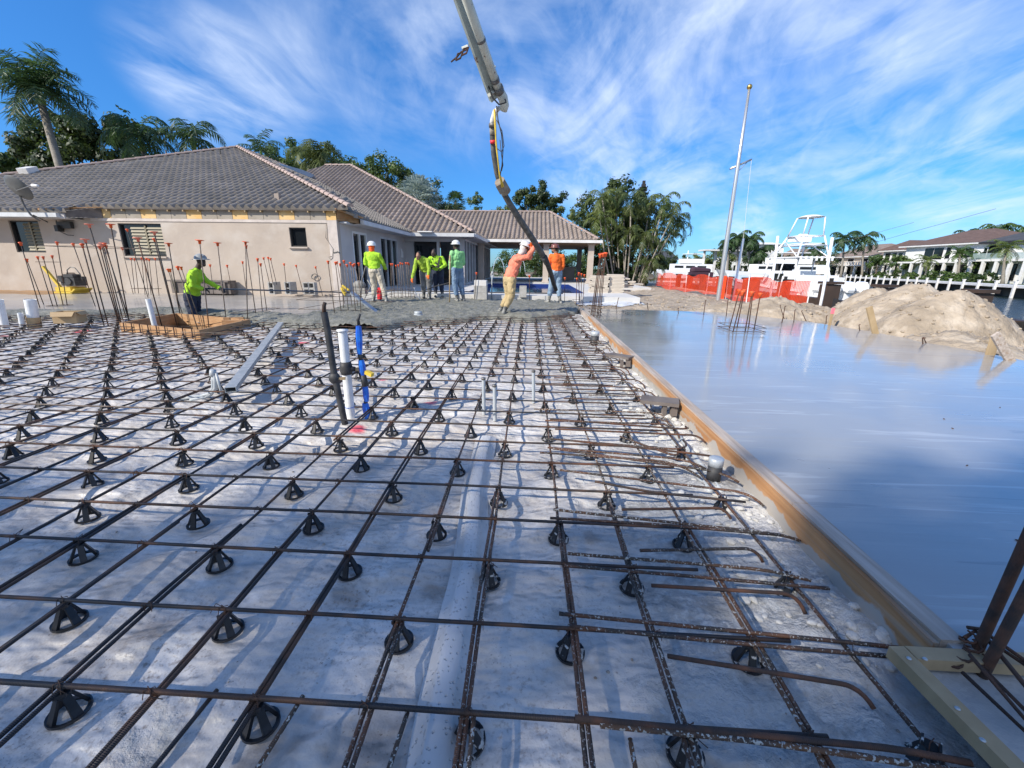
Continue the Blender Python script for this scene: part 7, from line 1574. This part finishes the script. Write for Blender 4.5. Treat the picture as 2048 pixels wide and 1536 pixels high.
for i, (bx_, by_, tx, ty) in enumerate(clp):
    Yp = Y+rr.uniform(-1.5, 1.5); nmx = ['very short','short','medium','tall','very tall'][min(4, int((575-ty)/38))]
    palm('%s areca palm of the clump right of the pavilion, %s from left' % (nmx, (ords+['seventeenth','eighteenth'])[i]), (atY(bx_, by_, Yp).x, Yp, .05), atY(tx, ty, Yp), 1.75, 9, mt='leaf_areca' if i % 3 else 'leaf_yel', tr=.05, dense=22, droop=1.35, seed=30+i, group='areca palms in the clump', lw=.09, ll=.62, nm='areca_palm', shaft=False, upb=6)
b = MB(); A = atY(1286, 385, 60); 
b.box(A-Vector((0, 0, 3)), (.5, .5, 8)); b.box(A+Vector((.0, 0, .4)), (.9, .5, .5)); b.box(A+Vector((0, 0, 1.0)), (.35, .3, .8)); one(b, 'street_tower', M['frame'], 'dark equipment mast sticking up behind the palm clump', 'mast')
# palms far away
fars = [(1455,545,1457,488,2.6,'leaf_palm','far palm left of the flagpole foot'), (1500,545,1500,480,3.4,'leaf_palm','dark coconut palm right of the flagpole'), (1515,545,1522,505,3.6,'leaf_palm','bushy palm beside the white piling'), (1478,545,1476,478,3.0,'leaf_palm','dark palm directly behind the flagpole')]
for i, (bx_, by_, tx, ty, fl, mt, lab) in enumerate(fars): palm(lab, (atY(bx_, by_, 88).x, 88, -.1), atY(tx, ty, 88), fl*1.15, 15, mt=mt, tr=.2, dense=18, droop=1.15, seed=60+i, lw=.16, ll=.8, shaft=False)
Y = 106
tree('rounded far tree left of the white yacht', (atY(1356, 545, Y).x, Y, -.1), 6, [B(1352,522,Y,3,1.8), B(1364,528,Y,2.4,1.2), B(1344,530,Y,2,1.2)], 'leaf_dark', 3300, 0.330, 50)
tree('far hedge row of yellow green trees behind the yacht', (atY(1430, 545, Y).x, Y, -.1), 7, [B(1395,524,Y,3,2), B(1415,528,Y,3,1.8), B(1430,520,Y,3,2.4), B(1446,524,Y,3,2.6), B(1380,530,Y,2.5,1.2), B(1460,530,Y,3,2.0)], 'leaf_yel', 7920, 0.330, 51)
tree('far dark trees between flagpole and boat', (atY(1520, 545, Y).x, Y, -.1), 6, [B(1505,530,Y,3.5,2.4), B(1530,532,Y,3.5,2.2), B(1550,535,Y,3,1.5)], 'leaf_dark', 4840, 0.330, 52)
tree('far low green trees along the end of the canal', (atY(1610, 545, Y).x, Y, -.1), 6, [B(1590,528,Y,3.5,2.5), B(1625,525,Y,3.5,3.0), B(1655,525,Y,3,2.4), B(1570,525,Y,3,1.8)], 'leaf_dark', 5720, 0.330, 53)
tree('far dark trees behind the left end of the canal beside the clump', (atY(1310, 545, Y).x, Y, -.1), 6, [B(1300,528,Y,3.5,2.0), B(1322,534,Y,3,1.0)], 'leaf_dark', 2640, 0.330, 54)
for i, (tx, ty, Yp, fl, lab) in enumerate([(1688,480,95,4.2,'tall dark palm left of the pair above the tan house'), (1730,478,95,4.2,'tall dark palm right of the pair above the tan house'), (1632,500,90,3.2,'dark palm behind the stern piling'), (1935,470,90,3.0,'palm crown behind the brown roof'), (1997,462,88,4.0,'pale palm crown over the grey roof'), (2052,462,88,3.5,'palm crown cut by the right edge over the grey roof')]):
    palm(lab, (atY(tx-4, 545, Yp).x, Yp, -.1), atY(tx, ty, Yp), fl, 15, mt='leaf_palm' if i < 4 else 'leaf_mid', tr=.2, dense=18, droop=1.1, seed=70+i, lw=.14, ll=.8, shaft=False)
for i, (px_, ty) in enumerate([(1678,520),(1712,520),(1752,521),(1796,521),(1853,522),(1918,508),(2011,497)]):
    s = bank_s(px_, 4.5); p = bk(s, 4.5, 0); t = atY(px_+2, ty, p.y)
    palm('short date palm before the far villas, %s from the left' % ords[i], (p.x, p.y, -.05), t, 2.3 if i > 3 else 2.1, 17, mt='leaf_mid' if i % 2 else 'leaf_yel', tr=.17, dense=18, droop=.8, seed=80+i, lw=.11, ll=.6, shaft=False, group='date palms on the far bank')
for i, px_ in enumerate((1670, 1690, 1715, 1735, 1760, 1775, 1800, 1830, 1865, 1885, 1905, 1940, 1970)):
    s = bank_s(px_, 3); p = bk(s, 3, .4); tree('low green shrub on the far bank, %s from the left' % ords[i], p-Vector((0, 0, .5)), 1.2, [(p, (1.8, 1.8, .7)), (p+Vector((1, 1, .3)), (1.6, 1.6, .8))], 'leaf_mid' if i % 3 else 'leaf_dark', 500, .34, 90+i, nm='shrub', cat='shrub', tr=.05)
for i, (px_, Yp, z_) in enumerate([(1958, 66, 2.6), (1800, 84, 2.4), (1752, 90, 2.8)]):
    p = atY(px_, 540, Yp); p.z = z_; tree('leafy green tree between the far villas, %s from the right' % ords[i], p-Vector((0, 0, z_)), 4, [(p, (2.0, 2.0, 1.7)), (p+Vector((1.2, 1, .8)), (1.6, 1.6, 1.2))], 'leaf_mid', 1300, .34, 120+i)
# unseen trees added behind the photographer to shade and dapple the foreground
for i, x in enumerate((-32, -27.5, -23, -18.5, -14.5)):
    tree('tall unseen tree added to dapple the foreground shade, %s from the left' % ords[i], (x, -15, 0), 18, [((x-1.6,-14.6,16.6),(2.4,2,2.0)), ((x+1.4,-14.8,16.9+.5*(i%2)),(2.0,1.6,1.6)), ((x+.4,-14.7,15.4),(2.4,1.8,1.8))], 'leaf_dark', 1500, .42, 99+i, tr=.4)
